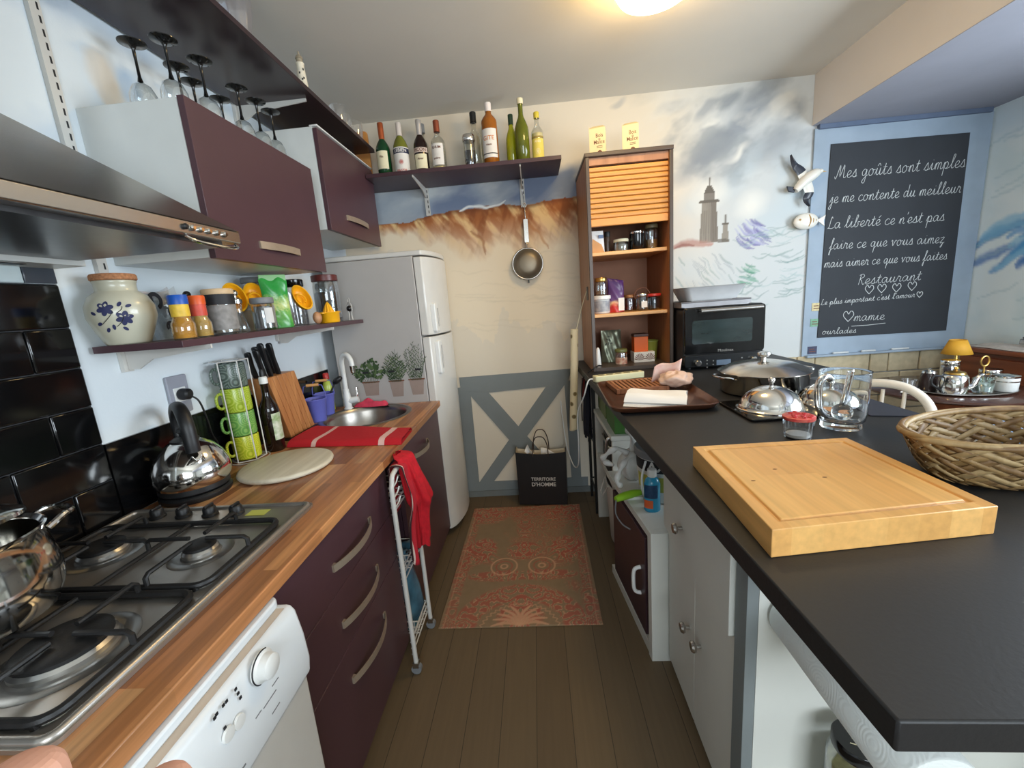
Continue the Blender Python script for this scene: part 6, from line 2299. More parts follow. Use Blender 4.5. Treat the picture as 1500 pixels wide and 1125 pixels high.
# cartons on top
for k, (x, y, lb) in enumerate(((.425, 2.63, 'cream carton with brown print on the roller-shutter cabinet, the one farther from the lighthouse'), (.61, 2.63, 'cream carton with brown print on the roller-shutter cabinet, the one closer to the lighthouse'))):
    if k == 0:
        cc = thing('milk_carton', lb, 'carton', (x, y, Z1 + .0025), radians(-14), 'cream cartons on the cabinet')
        cm = mat('cream_card', S(232, 214, 168), .6, var=.03)
        w = MB()
        w.box(-.045, .045, -.035, .035, 0, .170)
        w.add([(-.045, -.035, .170), (.045, -.035, .170), (.045, .035, .170), (-.045, .035, .170), (-.030, 0, .190), (.030, 0, .190)], [(0, 1, 5, 4), (2, 3, 4, 5), (1, 2, 5), (3, 0, 4)])
        w.build('carton_body', cm, cc, bev=.001)
        MB().prism([(-.0452, .15), (-.0452, .168), (-.044, .186), (-.040, .150)], -.034, .034, 'xz').build('folded_ear', cm, cc)
        letters('Bois', .030, lambda a, b_: (.012 + a * .8, -.0354, .128 + b_), 'lettering', M['brown_ink'], cc, bold=.0002)
        letters('de', .016, lambda a, b_: (.012 + a * .8, -.0354, .110 + b_), 'lettering', M['black_ink'], cc)
        letters('Malice', .030, lambda a, b_: (.010 + a * .8, -.0354, .094 + b_), 'lettering', M['brown_ink'], cc, bold=.0002)
        MB().lathe([(0, 0), (.0135, 0)], (.012, -.0354, .038), 24, RX(radians(90))).build('round_seal', M['brown_ink'], cc, flat=True)
        w = MB()
        for z in (.072, .064):
            w.box(-.004, .028, -.0354, -.0352, z, z + .003)
        w.build('printed_line', M['brown_ink'], cc, flat=True)
    else:
        dup(cc, (x, y, Z1 + .0025), radians(-14), lb)

# row on the upper shelf
ZU = ZA + .0095
yq = 2.60
t = thing('flour_bag', 'white and orange paper bag on the upper cabinet shelf', 'bag', (.395, yq, ZU), radians(6))
w = MB()
w.grid(lambda u, v: ((.042 - .004 * v) * (abs(cos(2 * pi * u)) ** .5) * (1 if cos(2 * pi * u) > 0 else -1), .028 * (1 - .8 * v ** 2) * (abs(sin(2 * pi * u)) ** .5) * (1 if sin(2 * pi * u) > 0 else -1), .130 * v), 28, 10, True)
w.build('bag_body', M['paper'], t, angle=80)
w = MB()
w.add([(-.042, -.0295, .005), (.036, -.0295, .005), (.020, -.027, .05), (-.03, -.022, .085)], [(0, 1, 2, 3)])
w.build('orange_print', mat('apricot_print', S(220, 160, 100), .7), t)
w = MB()
w.box(.005, .034, -.0235, -.0215, .085, .105)
w.build('blue_print', mat('slate_print', S(110, 130, 160), .7), t)
jar('spice_flask', 'dark slim flask beside the white bag on the upper cabinet shelf', 'flask', .462, yq + .03, ZU, .017, .125, mat('brown_flask', S(76, 56, 42), .3), M['black_matt'], .025)
jar('glass_jar', 'low clear jar with a cream lid on the upper cabinet shelf', 'jar', .535, yq, ZU, .043, .072, M['glass_soft'], M['cream'], .012, mat('pale_sugar', S(160, 150, 130), .9), .7, group='jars on the upper cabinet shelf')
t = thing('black_tin', 'shiny black tin with a steel lid on the upper cabinet shelf', 'tin', (.628, yq, ZU))
MB().lathe([(0, 0), (.041, 0), (.043, .003), (.043, .095), (0, .095)], n=32).build('tin_body', M['black_gloss'], t)
MB().lathe([(.0435, .095), (.0445, .097), (.0445, .106), (.042, .109), (0, .109)], n=32).build('lid', M['chrome'], t)
jar('glass_jar', 'taller clear jar half full of ochre grain at the end of the upper cabinet shelf', 'jar', .712, yq, ZU, .036, .140, M['glass_soft'], mat('olive_lid', S(110, 100, 70), .5), .018, mat('ochre_grain', S(176, 130, 70), .9, var=.2, scale=80), .45, group='jars on the upper cabinet shelf')
# row on the middle shelf
ZM = ZB2 + .0095
jar('plastic_tub', 'white tub with a grey label on the middle cabinet shelf', 'tub', .410, yq, ZM, .050, .106, mat('tub_white', S(214, 212, 206), .4), M['white_plastic'], .018, lab=mat('tub_label', S(110, 118, 132), .6, scale=30, c2=S(176, 178, 180)), lab_z=(.12, .85), ang=-90, lid_r=1.12)
jar('glass_jar', 'clear jar with a gold lid stacked on the white tub', 'jar', .410, yq, ZM + .1065, .034, .105, M['glass_soft'], M['gold'], .020, mat('jar_nuts', S(150, 120, 84), .8, var=.3, scale=60), .35)
t = thing('snack_packet', 'purple and red foil packet on the middle cabinet shelf', 'packet', (.497, yq, ZM), radians(-6))
m, nt, b = new_mat('purple_foil')
tc = nd(nt, 'ShaderNodeTexCoord')
sp = nd(nt, 'ShaderNodeSeparateXYZ')
nt.links.new(tc.outputs['Object'], sp.inputs[0])
n = nd(nt, 'ShaderNodeTexNoise')
n.inputs['Scale'].default_value = 24
nt.links.new(tc.outputs['Object'], n.inputs['Vector'])
ad = nd(nt, 'ShaderNodeMath', operation='MULTIPLY_ADD')
ad.inputs[1].default_value = .06
nt.links.new(n.outputs['Fac'], ad.inputs[0])
nt.links.new(sp.outputs[2], ad.inputs[2])
nt.links.new(ramp(nt, ad.outputs[0], [(.0, S(200, 60, 40)), (.06, S(196, 44, 40)), (.085, S(220, 170, 120)), (.105, S(96, 60, 110)), (.19, S(74, 40, 96))]), b.inputs['Base Color'])
b.inputs['Roughness'].default_value = .3
w = MB()
for s_ in (-1, 1):
    w.grid(lambda u, v: ((u - .5) * .098 * (1 - .05 * v), s_ * (.030 * (1 - v) ** .4 * sin(pi * u) ** .5 + .001) + .003 * sin(13 * v + 8 * u), .001 + .205 * v - .02 * v * u), 18, 24)
w.build('packet_body', m, t, angle=80)
w = MB()
w.box(.012, .046, -.0335, -.0325, .01, .085)
w.build('white_flap', M['paper'], t)
jar('glass_jar', 'small dark red jam jar on the middle cabinet shelf', 'jar', .582, yq + .03, ZM, .034, .098, M['glass'], mat('jam_lid', S(150, 100, 60), .4, .5), .014, mat('dark_jam', S(70, 20, 18), .3), .9)
t = jar('clip_jar', 'clip-top jar with a white square label on the middle cabinet shelf', 'jar', .655, yq, ZM, .041, .100, M['glass_soft'], M['chrome'], .012, mat('dark_seeds', S(60, 50, 40), .8, scale=80, var=.4), .8)
MB().box(-.016, .018, -.0425, -.0415, .018, .055).build('jar_label', M['paper'], t)
w = MB()
w.tube(smooth_path([(-.042, 0, .07), (-.046, 0, .10), (-.02, 0, .128), (.02, 0, .130), (.044, 0, .10)], 5), .003, 6)
w.build('clip', M['brown_ink'], t)
jar('plastic_tub', 'see-through tub with a red lid at the end of the middle cabinet shelf', 'tub', .722, yq, ZM, .038, .095, glass_thin('smoky_plastic', (.6, .62, .64, 1), .1), mat('bright_red_lid', S(200, 50, 40), .4), .012, mat('grey_contents', S(90, 90, 92), .8), .8, lid_r=1.14)
# bottom of the cabinet
ZL = Z0 + .0205
t = thing('foil_pouch', 'crinkled grey-green foil pouch at the bottom of the cabinet', 'pouch', (.475, 2.68, ZL), radians(4))
w = MB()
for s_ in (-1, 1):
    w.grid(lambda u, v: ((u - .5) * (.135 - .01 * v), s_ * (.034 * (1 - v) ** .5 * sin(pi * u) ** .5 + .001) + .005 * sin(9 * v + 7 * u) * sin(14 * u), .001 + .20 * v), 24, 26)
pm = mat('foil', S(120, 124, 104), .32, .5, var=.15, scale=30, bump=.3)
pb = w.build('pouch_body', pm, t, angle=60)
w = MB()
for k, (x, z) in enumerate(((-.02, .165), (-.03, .145), (-.014, .14), (-.022, .12), (-.04, .115), (-.006, .118))):
    w.obox((x, -.026 - .0001 * k, z), (.016, .003, .004), RY(.6 * k))
w.build('dark_print', M['black_ink'], t)
jar('glass_jar', 'small jar of brown sauce with a green lid at the bottom of the cabinet', 'jar', .512, 2.56, ZL, .036, .092, M['glass_soft'], mat('dull_green_lid', S(110, 112, 60), .45), .014, mat('brown_sauce', S(120, 70, 36), .5), .95, mat('floral_label', S(206, 186, 160), .6, scale=50, c2=S(170, 90, 70)), (.02, .55), -90, lab_w=80)
t = thing('patterned_box', 'white box printed with dark palm fronds at the bottom of the cabinet', 'box', (.655, 2.62, ZL))
MB().box(-.062, .062, -.05, .05, 0, .062).build('box_body', M['paper'], t, bev=.001)
w = MB()
for cx in (-.028, .034):
    for k in range(9):
        a = radians(15 + 150 * k / 8)
        w.add([(cx, -.0505, .012), (cx + .030 * cos(a - .09), -.0505, .012 + .040 * sin(a - .09)), (cx + .034 * cos(a), -.0505, .012 + .045 * sin(a)), (cx + .030 * cos(a + .09), -.0505, .012 + .040 * sin(a + .09))], [(0, 1, 2, 3)])
w.build('palm_print', M['brown_ink'], t, flat=True)
t = thing('orange_box', 'bright orange box standing on the palm-patterned one', 'box', (.640, 2.62, ZL + .0625))
MB().box(-.042, .042, -.035, .035, 0, .092).build('box_body', mat('orange_card', S(226, 100, 20), .5, var=.03), t, bev=.002)
MB().box(-.044, .044, -.037, .037, .0925, .110).build('lid', mat('dark_box_lid', S(80, 44, 30), .5), t, bev=.002)
t = thing('mixing_cup', 'yellow-green translucent plastic cup at the bottom of the cabinet', 'cup', (.714, 2.66, ZL))
MB().lathe([(0, 0), (.034, 0), (.036, .004), (.048, .115), (.051, .117), (.050, .121), (.045, .117), (.033, .008), (0, .006)], n=32).build('cup_body', mat('lime_translucent', S(140, 144, 60), .35, var=.05), t, angle=60)
w = MB()
w.tube(smooth_path([(-.044, 0, .11), (-.062, 0, .112), (-.06, 0, .10)], 4), .005, 8)
w.build('lip_grip', mat('lime_grip', S(160, 164, 80), .35), t)
t = thing('salt_shaker', 'slim white shaker against the cabinet side, above the power strip', 'shaker', (.372, 2.56, ZL))
MB().lathe([(0, 0), (.018, 0), (.019, .004), (.013, .075), (0, .075)], n=20).build('shaker_body', M['white_plastic'], t)
MB().lathe([(.0135, .075), (.011, .10), (.004, .11), (0, .11)], n=20).build('spout', M['white_plastic'], t)

# power strip and its white flex
a, c = (0.287, 2.154), (0.553, 2.216)
t = thing('power_strip', 'cream power strip lying before the roller-shutter cabinet', 'power strip', (a[0], a[1], CT), math.atan2(c[1] - a[1], c[0] - a[0]))
L = sqrt((c[0] - a[0]) ** 2 + (c[1] - a[1]) ** 2)
b = MB().prism(rrect(0, L, -.024, .024, .008), .001, .034)
b.build('housing', mat('aged_plastic', S(222, 214, 170), .5, var=.03), t, bev=.004, seg=3)
for k in range(5):
    w = MB()
    w.lathe([(0, 0), (.017, 0), (.018, .0015), (.016, .002), (0, .0012)], (.04 + (L - .08) * k / 4, 0, .0342), 20)
    w.build('outlet', mat('outlet_grey', S(150, 142, 110), .6), t)
w = MB(True)
P = smooth_path([(a[0] - .004, a[1], CT + .018), (a[0] - .03, a[1] - .004, CT + .010), (a[0] - .055, a[1] + .00, .93), (.205, 2.27, .80), (.205, 2.30, .60), (.205, 2.40, .44), (.19, 2.60, .36), (.165, 2.80, .43), (.150, 2.90, .62), (.148, 2.93, .72)], 7)
w.tube(P, .0038, 8)
tag(w.build('white_flex', M['white_plastic'], angle=80), 'white flex looping from the power strip down to the skirting', 'cable')
w = MB(True)
P = smooth_path([(.385, 2.50, CT + .026), (.36, 2.47, CT + .035), (.335, 2.42, CT + .03), (.300, 2.43, CT + .01), (.262, 2.47, .95), (.255, 2.52, .80), (.262, 2.60, .66)], 6)
w.tube(P, .0035, 8)
tag(w.build('black_flex', M['black_matt'], angle=80), 'black flex running from the cabinet over the counter edge', 'cable')

# rolled wallpaper hanging by the cabinet
t = thing('wallpaper_roll', 'rolls of floral wallpaper hanging by a string beside the tall cabinet', 'paper roll', (.235, 2.64, .58))
fm = mat('floral_paper', S(216, 200, 164), .7, scale=26, c2=S(226, 212, 180), var=.1)
nt = fm.node_tree
vo = nd(nt, 'ShaderNodeTexVoronoi')
vo.inputs['Scale'].default_value = 14
nt.links.new(coords(nt), vo.inputs['Vector'])
cr = ramp(nt, vo.outputs['Distance'], [(.0, S(90, 84, 50)), (.16, S(120, 100, 60)), (.24, S(220, 206, 170)), (1, S(222, 206, 172))])
nt.links.new(cr, nt.nodes['Principled BSDF'].inputs['Base Color'])
for k, (x, y, z0, z1, r, tl) in enumerate(((.236, 2.62, .60, 1.25, .024, .012), (.215, 2.672, .575, 1.13, .018, .0), (.232, 2.715, .62, 1.05, .016, .0))):
    w = MB(True)
    w.lathe([(r * .6, 0), (r, 0), (r, z1 - z0), (r * .6, z1 - z0), (r * .6, .0)], (x - .03 * (1 if k == 0 else .5), y, z0), 22, RY(math.atan2(.035, z1 - z0)))
    w.build('paper_roll', fm, t, angle=50)
w = MB(True)
w.tube(smooth_path([(.252, 2.62, 1.24), (.285, 2.615, 1.36), (.318, 2.61, 1.46), (.323, 2.59, 1.47)], 5), .002, 6)
w.build('string', M['cream'], t)

# ---------------------------------------------------------------- things on the black counter
# tray
t = thing('serving_tray', 'dark wooden tray with rounded corners at the counter edge', 'tray', (.47, 1.77, CT), radians(-2))
t['label'] = 'dark wooden tray holding napkins and a slatted bread board'
ix = lambda x: x
tr = lambda o, z: [(x, y, z) for x, y in rrect(-.200 + o, .205 - o, -.265 + o, .265 - o, .06 - o * .5, 7)]
w = MB()
rings = [tr(.03, .001), tr(.012, .008), tr(.0, .026), tr(.003, .029), tr(.007, .026), tr(.02, .011), tr(.035, .008)]
n = len(rings[0])
vs = [p for r_ in rings for p in r_]
fs = []
for k in range(len(rings) - 1):
    for i in range(n):
        j = (i + 1) % n
        fs.append((k * n + i, k * n + j, (k + 1) * n + j, (k + 1) * n + i))
fs.append(tuple(reversed(range(n))))
fs.append(tuple((len(rings) - 1) * n + i for i in range(n)))
w.add(vs, fs)
w.build('tray_body', M['dark_wood'], t, angle=50)
# slatted bread board
q = [(0.359, 2.042), (0.561, 2.099), (0.553, 1.791), (0.35, 1.796)]
cx, cy = sum(p[0] for p in q) / 4, sum(p[1] for p in q) / 4
t = thing('bread_board', 'slatted wooden bread board lying in the dark tray', 'bread board', (cx - .005, cy, CT + .0085), radians(4))
w = MB()
Wd, Ln = .235, .21
w.box(-Wd / 2, -Wd / 2 + .014, -Ln / 2, Ln / 2, 0, .022).box(Wd / 2 - .014, Wd / 2, -Ln / 2, Ln / 2, 0, .022).box(-Wd / 2 + .014, Wd / 2 - .014, -Ln / 2, -Ln / 2 + .014, 0, .022).box(-Wd / 2 + .014, Wd / 2 - .014, Ln / 2 - .014, Ln / 2, 0, .022)
f = w.build('frame', wood('walnut_light', S(128, 76, 46), S(160, 104, 68), 1, 40), t, bev=.002)
w = MB()
w.box(-Wd / 2 + .014, Wd / 2 - .014, -Ln / 2 + .014, Ln / 2 - .014, 0, .004)
w.build('crumb_tray', mat('dark_gap', S(46, 24, 16), .7), t)
for k in range(10):
    x = -Wd / 2 + .024 + (Wd - .048) * k / 9
    MB().box(x - .0062, x + .0062, -Ln / 2 + .014, Ln / 2 - .014, .010, .021).build('slat', wood('slat_wood', S(160, 104, 68), S(190, 134, 96), 1, 40), t, bev=.0015)
# bread bag with paper
bx_, by_ = (0.594, 1.827)
w = MB(True)


def lump(cx, cy, cz, rx_, ry_, rz_, s, am=.10):
    def fn(u, v):
        a, b_ = 2 * pi * u, pi * v
        k = 1 + am * sin(3 * a + s) * sin(4 * b_) + am * .6 * sin(7 * a + 2 * s) * sin(6 * b_ + s)
        return (cx + rx_ * k * cos(a) * sin(b_), cy + ry_ * k * sin(a) * sin(b_), cz - rz_ * k * cos(b_))
    return fn


w.grid(lump(bx_ + .015, by_ + .03, CT + .055, .072, .052, .034, 1.0, .13), 40, 22, True)
o = w.build('bread_bag', mat('pinkish_bag', S(216, 180, 158), .35, var=.16, scale=24, bump=.4), None, angle=80)
tag(o, 'bread wrapped in a pinkish clear bag at the tray edge', 'bread')
w = MB(True)
w.grid(lambda u, v: (bx_ - .075 + .115 * u + .015 * v, by_ + .095 - .02 * u + .008 * sin(5 * u), CT + .0295 + (.105 * v) * (.7 + .3 * u) + .006 * sin(7 * u)), 12, 8)
tag(w.build('paper_wrapper', mat('pink_print_paper', S(226, 200, 186), .7, scale=20, c2=S(206, 150, 140)), None, solid=.001, angle=80), 'pale pink printed paper standing behind the wrapped bread', 'paper')
# napkins: two folded white cloths
qa, qb, qc, qd = (0.312, 1.607), (0.544, 1.508), (0.602, 1.669), (0.396, 1.778)


def quad(u, v, z):
    return ((qa[0] * (1 - u) + qb[0] * u) * (1 - v) + (qd[0] * (1 - u) + qc[0] * u) * v, (qa[1] * (1 - u) + qb[1] * u) * (1 - v) + (qd[1] * (1 - u) + qc[1] * u) * v, z)


for k, (z0, h, s, lb) in enumerate(((CT + .0095, .014, 0, 'lower of two folded white napkins on the dark tray'), (CT + .0245, .028, .25, 'upper white napkin, rolled at the fold, on the dark tray'))):
    w = MB(True)
    def fn(u, v, z0=z0, h=h, s=s):
        x, y, z = quad(.04 + .92 * u, (.04 + .90 * v) * (1 - .30 * s) + .22 * s, 0)
        e = min(1, min(v, 1 - v) * 5) ** .5
        r = h * e * (1 - .45 * s * u) + .0025 * sin(6 * u + 3 * v) * e
        return (x + .012 * s * sin(9 * v), y, z0 + r)
    w.grid(fn, 34, 20)
    w.grid(lambda u, v, z0=z0, s=s: quad(.04 + .92 * u, (.04 + .90 * v) * (1 - .30 * s) + .22 * s, z0), 3, 3)
    tag(w.build('napkin', M['paper'], None, angle=70), lb, 'napkin', 'folded white napkins')

# oven
t = thing('mini_oven', 'black countertop oven with glass door and steel handle bar', 'oven', (1.01, 2.49, CT))
OX0, OX1, OY, OZ = .800, 1.226, 2.300, 1.340
w = MB(True)
w.prism(rrect(OX0, OX1, CT + .014, OZ, .02), OY + .020, 2.68, 'xz')
w.build('housing', M['black_matt'], t, bev=.004)
w = MB(True)
w.prism(rrect(OX0 + .004, OX1 - .004, 1.088, OZ - .004, .014), OY, OY + .0195, 'xz')
d = w.build('door', M['black_gloss'], t, bev=.003)
a0, a1 = (0.841, 1.143), (1.156, 1.27)
w = MB(True)
w.prism(rrect(a0[0], a1[0], a0[1], a1[1], .012), OY - .0015, OY - .0003, 'xz')
gl = w.build('window_glass', mat('smoked_glass', S(38, 50, 50), .06, var=.35, scale=9, stretch=(.6, 1, 2), coat=.5), d)
w = MB(True)
hz = (1.019, 1.321)[1]
w.tube([(OX0 + .075, OY - .03, hz), (OX1 - .035, OY - .03, hz)], .0115, 12)
h = w.build('handle_bar', M['steel'], d)
for x in (OX0 + .085, OX1 - .05):
    MB(True).cyl((x, OY - .03, hz), (x, OY + .001, hz), .008, n=10).build('handle_mount', M['chrome'], h)
w = MB(True)
w.prism(rrect(OX0 + .002, OX1 - .002, CT + .016, 1.083, .012), OY - .004, OY + .0195, 'xz')
cpn = w.build('control_panel', mat('panel_black', S(24, 26, 28), .25, var=.1), t, bev=.003)
for q in ((0.869, 1.041), (1.161, 1.043)):
    w = MB(True)
    w.lathe([(.0185, 0), (.019, .003), (.017, .018), (.014, .022), (0, .022)], (q[0], OY - .004, q[1]), 28, RX(radians(90)))
    w.build('dial', M['chrome'], cpn)
q0, q1 = (0.971, 1.022), (1.046, 1.051)
MB(True).box(q0[0], q1[0], OY - .0052, OY - .0041, q0[1], q1[1]).build('display', mat('blue_grey_display', S(96, 112, 130), .3), cpn)
for q in ((0.92, 1.052), (0.92, 1.033), (0.92, 1.014), (0.953, 1.048), (0.953, 1.027), (1.104, 1.054), (1.101, 1.036)):
    w = MB(True)
    w.lathe([(.004, 0), (.004, .002), (0, .0022)], (q[0], OY - .004, q[1]), 12, RX(radians(90)))
    w.build('push_button', M['steel'], cpn)
q = (1.019, 1.102)
letters('Moulinex', .022, lambda a, b_: (q[0] + a, OY - .0006, q[1] + b_), 'lettering', M['steel'], d, world=True)
for x in (OX0 + .04, OX1 - .04):
    for y in (OY + .05, 2.62):
        MB(True).cyl((x, y, CT + .0005), (x, y, CT + .0142), .014, n=12).build('foot', M['black_matt'], t)
# trays on the oven
w = MB(True)
q0 = .888
w.prism(rrect(.868, 1.262, 2.545, 2.86, .02), OZ + .001, OZ + .006)
for a_, c_ in (((.868, 2.545), (1.262, 2.545)), ((1.262, 2.545), (1.262, 2.86)), ((1.262, 2.86), (.868, 2.86)), ((.868, 2.86), (.868, 2.545))):
    w.tube([(a_[0], a_[1], OZ + .028), (c_[0], c_[1], OZ + .028)], .004, 8)
w.box(.868, 1.262, 2.544, 2.548, OZ + .004, OZ + .028).box(.868, 1.262, 2.857, 2.861, OZ + .004, OZ + .028).box(.866, .870, 2.545, 2.86, OZ + .004, OZ + .028).box(1.260, 1.264, 2.545, 2.86, OZ + .004, OZ + .028)
w.map(lambda x, y, z: (x * .915, y * .913, z))
tag(w.build('baking_tray', mat('grey_tin', S(140, 138, 140), .4, .8, var=.08)), 'shallow grey metal baking tray lying on the oven', 'tray')
w = MB(True)
ts = [rrect(.925, 1.215, 2.60, 2.79, .03), rrect(.890, 1.252, 2.565, 2.825, .035), rrect(.872, 1.270, 2.55, 2.84, .04), rrect(.893, 1.249, 2.568, 2.822, .034), rrect(.929, 1.211, 2.604, 2.786, .028)]
zz = [OZ + .0335, OZ + .104, OZ + .108, OZ + .105, OZ + .037]
n = len(ts[0])
vs = [(x, y, z) for r_, z in zip(ts, zz) for x, y in r_]
fs = [(k * n + i, k * n + (i + 1) % n, (k + 1) * n + (i + 1) % n, (k + 1) * n + i) for k in range(4) for i in range(n)]
fs += [tuple(reversed(range(n))), tuple(4 * n + i for i in range(n))]
w.box(.95, 1.19, 2.62, 2.77, OZ + .0065, OZ + .0335)
w.add(vs, fs)
w.map(lambda x, y, z: (x * .915, y * .913, z))
tag(w.build('roasting_dish', mat('white_enamel_dish', S(216, 216, 216), .3, .1, var=.08, scale=12), angle=50), 'white flared roasting dish stacked on the grey tray over the oven', 'dish')

# lidded saute pan
t = thing('saute_pan', 'wide stainless pan with a domed lid and two loop handles', 'pan', (.935, 1.76, CT))
MB().lathe([(0, 0), (.150, 0), (.160, .008), (.163, .082), (.168, .086), (.164, .088), (.158, .082), (.156, .01), (0, .006)], n=56).build('pan_body', M['chrome'], t, angle=50)
l = MB().lathe([(.172, .088), (.172, .091), (.164, .095), (.12, .116), (.06, .128), (.02, .131), (0, .131)], n=56).build('lid', mat('satin_lid', S(214, 208, 200), .18, 1.0, var=.03), t, angle=60)
w = MB()
w.lathe([(.008, .130), (.009, .142), (.022, .148), (.026, .156), (.024, .164), (.012, .168), (0, .169)], n=24)
w.build('lid_knob', M['chrome'], l)
for a in (radians(192), radians(12)):
    u, v = Vector((cos(a), sin(a), 0)), Vector((-sin(a), cos(a), 0))
    w = MB()
    p = [u * .160 + v * .05, u * .188 + v * .048, u * .208 + v * .025, u * .208 - v * .025, u * .188 - v * .048, u * .160 - v * .05]
    w.tube(smooth_path([(q.x, q.y, .070 + .010 * (q.length > .19)) for q in p], 4), .005, 8)
    w.build('loop_handle', M['chrome'], t)
# dark trays under the cloches
w = MB(True)
w.prism(rrect(.685, .945, 1.345, 1.60, .012), CT + .0005, CT + .010)
tag(w.build('slate_tray', M['black_gloss'], bev=.002), 'square black tray under the front dish cover', 'tray')
# dish covers
for k, (x, y, r, h, z, lb) in enumerate(((.815, 1.478, .098, .072, CT + .0105, 'polished steel dish cover on the square black tray'), (1.040, 1.515, .102, .070, CT + .0005, 'polished steel dish cover behind the glass jug'))):
    if k == 0:
        cl = thing('dish_cover', lb, 'dish cover', (x, y, z), 0, 'polished dish covers')
        pr = [(r + .012, 0), (r + .012, .002), (r + .003, .005)] + [(r * cos(a), .005 + h * sin(a)) for a in [pi / 2 * i / 12 for i in range(1, 12)]] + [(0, .005 + h)]
        b_ = MB().lathe(pr, n=56).build('dome', M['chrome'], cl, angle=60)
        w = MB()
        w.lathe([(.006, .004 + h), (.006, .016 + h), (.010, .018 + h)], n=16)
        w.ell((0, 0, .026 + h), (.0115, .0115, .0115), 18, 10)
        w.build('knob', M['chrome'], b_)
    else:
        dup(cl, (x, y, z), 0, lb)
w = MB(True)
w.lathe([(0, 0), (.07, 0), (.085, .006), (.087, .009), (.08, .008), (0, .003)], (.955, 1.435, CT + .0003) if False else (.955, 1.330, CT + .0003), 40)
w.v = [(p[0] * .62 + .955 * .38, p[1] * .62 + 1.335 * .38 + .052, p[2]) for p in w.v]
tag(w.build('small_plate', mat('terracotta_glaze', S(196, 140, 96), .4, var=.06)), 'small tan plate between the two dish covers and the jug', 'plate')

# glass jug
t = thing('glass_pitcher', 'heavy clear glass pitcher with a tall hollow handle', 'pitcher', (.905, 1.262, CT), radians(200))
pr = [(0, .002), (.050, 0), (.053, .004), (.053, .020), (.058, .026), (.061, .05), (.0635, .168), (.0645, .172), (.0615, .172), (.058, .05), (.054, .028), (.045, .020), (0, .018)]
MB().lathe(pr, n=56).build('body', M['glass_solid'], t, angle=50)
w = MB()
w.tube(smooth_path([(.055, 0, .155), (.075, 0, .165), (.098, 0, .150), (.100, 0, .110), (.092, 0, .07), (.062, 0, .045)], 6), .010, 12)
w.build('handle', M['glass_solid'], t, angle=60)
# swizzle ladle with a glass ball inside it
t = thing('glass_ladle', 'clear glass stirrer with a ball end standing in the pitcher', 'stirrer', (.895, 1.250, CT + .0205))
w = MB()
w.ell((0, -.004, .030), (.027, .027, .027), 24, 14)
w.build('ball', M['glass_solid'], t)
w = MB()
w.tube(smooth_path([(0, -.004, .055), (.002, -.012, .10), (.003, -.020, .150), (.003, -.020, .158)], 5), .0085, 12)
w.build('rod', M['glass_solid'], t)
# glass with a red fruit lid
t = thing('lidded_tumbler', 'clear ribbed glass pot with a red fruit-patterned lid', 'pot', (.738, 1.192, CT))
w = MB()
w.grid(lambda u, v: ((.034 + .005 * v) * (1 + .02 * cos(12 * 2 * pi * u)) * cos(2 * pi * u), (.034 + .005 * v) * (1 + .02 * cos(12 * 2 * pi * u)) * sin(2 * pi * u), .002 + .056 * v), 72, 8, True)
w.lathe([(0, .002), (.034, .002)], n=40)
w.build('pot_glass', M['glass_soft'], t, angle=60)
l = MB().lathe([(.0395, .055), (.041, .057), (.041, .064), (.038, .066), (0, .067)], n=40).build('lid', mat('cherry_lid', S(186, 40, 44), .35, scale=70, c2=S(214, 110, 96)), t)
w = MB()
rs = random.Random(4)
for k in range(16):
    a, r_ = rs.uniform(0, 6.28), .033 * sqrt(rs.random())
    w.ell((r_ * cos(a), r_ * sin(a), .0665), (.0065, .0065, .003), 10, 6)
w.build('fruit_relief', mat('cherry_relief', S(176, 24, 34), .3), l)
w = MB()
w.lathe([(0, .004), (.030, .004), (.030, .012), (0, .013)], n=30)
w.build('paper_note', M['paper'], t)

# chopping board
t = thing('chopping_board', 'thick pale butcher board with a juice groove at the counter edge', 'chopping board', (.5625, .840, CT))
q = [(0.38, 1.028), (0.757, 1.032), (0.753, 0.681), (0.364, 0.638)]
pc = Vector((.5625, .840, 0))
out = [(p[0] - pc.x, p[1] - pc.y) for p in q]
q2 = [(0.372, 0.994), (0.743, 0.672), (0.383, 0.665)]
TH = .052
ce = (sum(p[0] for p in out) / 4, sum(p[1] for p in out) / 4)
lerp = lambda p, k: (p[0] + (ce[0] - p[0]) * k, p[1] + (ce[1] - p[1]) * k)
w = MB()
rings = [([p for p in out], .0005), ([p for p in out], TH), ([lerp(p, .11) for p in out], TH), ([lerp(p, .125) for p in out], TH - .005), ([lerp(p, .145) for p in out], TH - .005), ([lerp(p, .16) for p in out], TH)]
vs = [(x, y, z) for r_, z in rings for x, y in r_]
fs = [(k * 4 + i, k * 4 + (i + 1) % 4, (k + 1) * 4 + (i + 1) % 4, (k + 1) * 4 + i) for k in range(5) for i in range(4)]
fs += [(3, 2, 1, 0), (20, 21, 22, 23)]
w.add(vs, fs)
w.build('board_body', M['board_top'], t, bev=.0015, angle=30)
w = MB()
for k in range(3):
    x, y = out[3][0] + .06 + .07 * k, out[3][1] + .13 + .05 * (k % 2)
    w.lathe([(0, 0), (.0022, 0)], (x, y + .05, TH + .0004), 10, sx=2.2)
w.build('wood_knot', mat('knot_brown', S(120, 76, 40), .6), t, flat=True)

# oval woven basket: rim and body of crossing splints
BX, BY = 1.020, .905
t = thing('bread_basket', 'oval woven splint basket standing beside the chopping board', 'basket', (BX, BY, CT), radians(6))
AX, AY, BH = .235, .125, .102


def bpt(a, v, off=0.0):
    k = .70 + .30 * (v ** .6)
    return ((AX * k + off) * cos(a), (AY * k + off) * sin(a), .003 + BH * v)


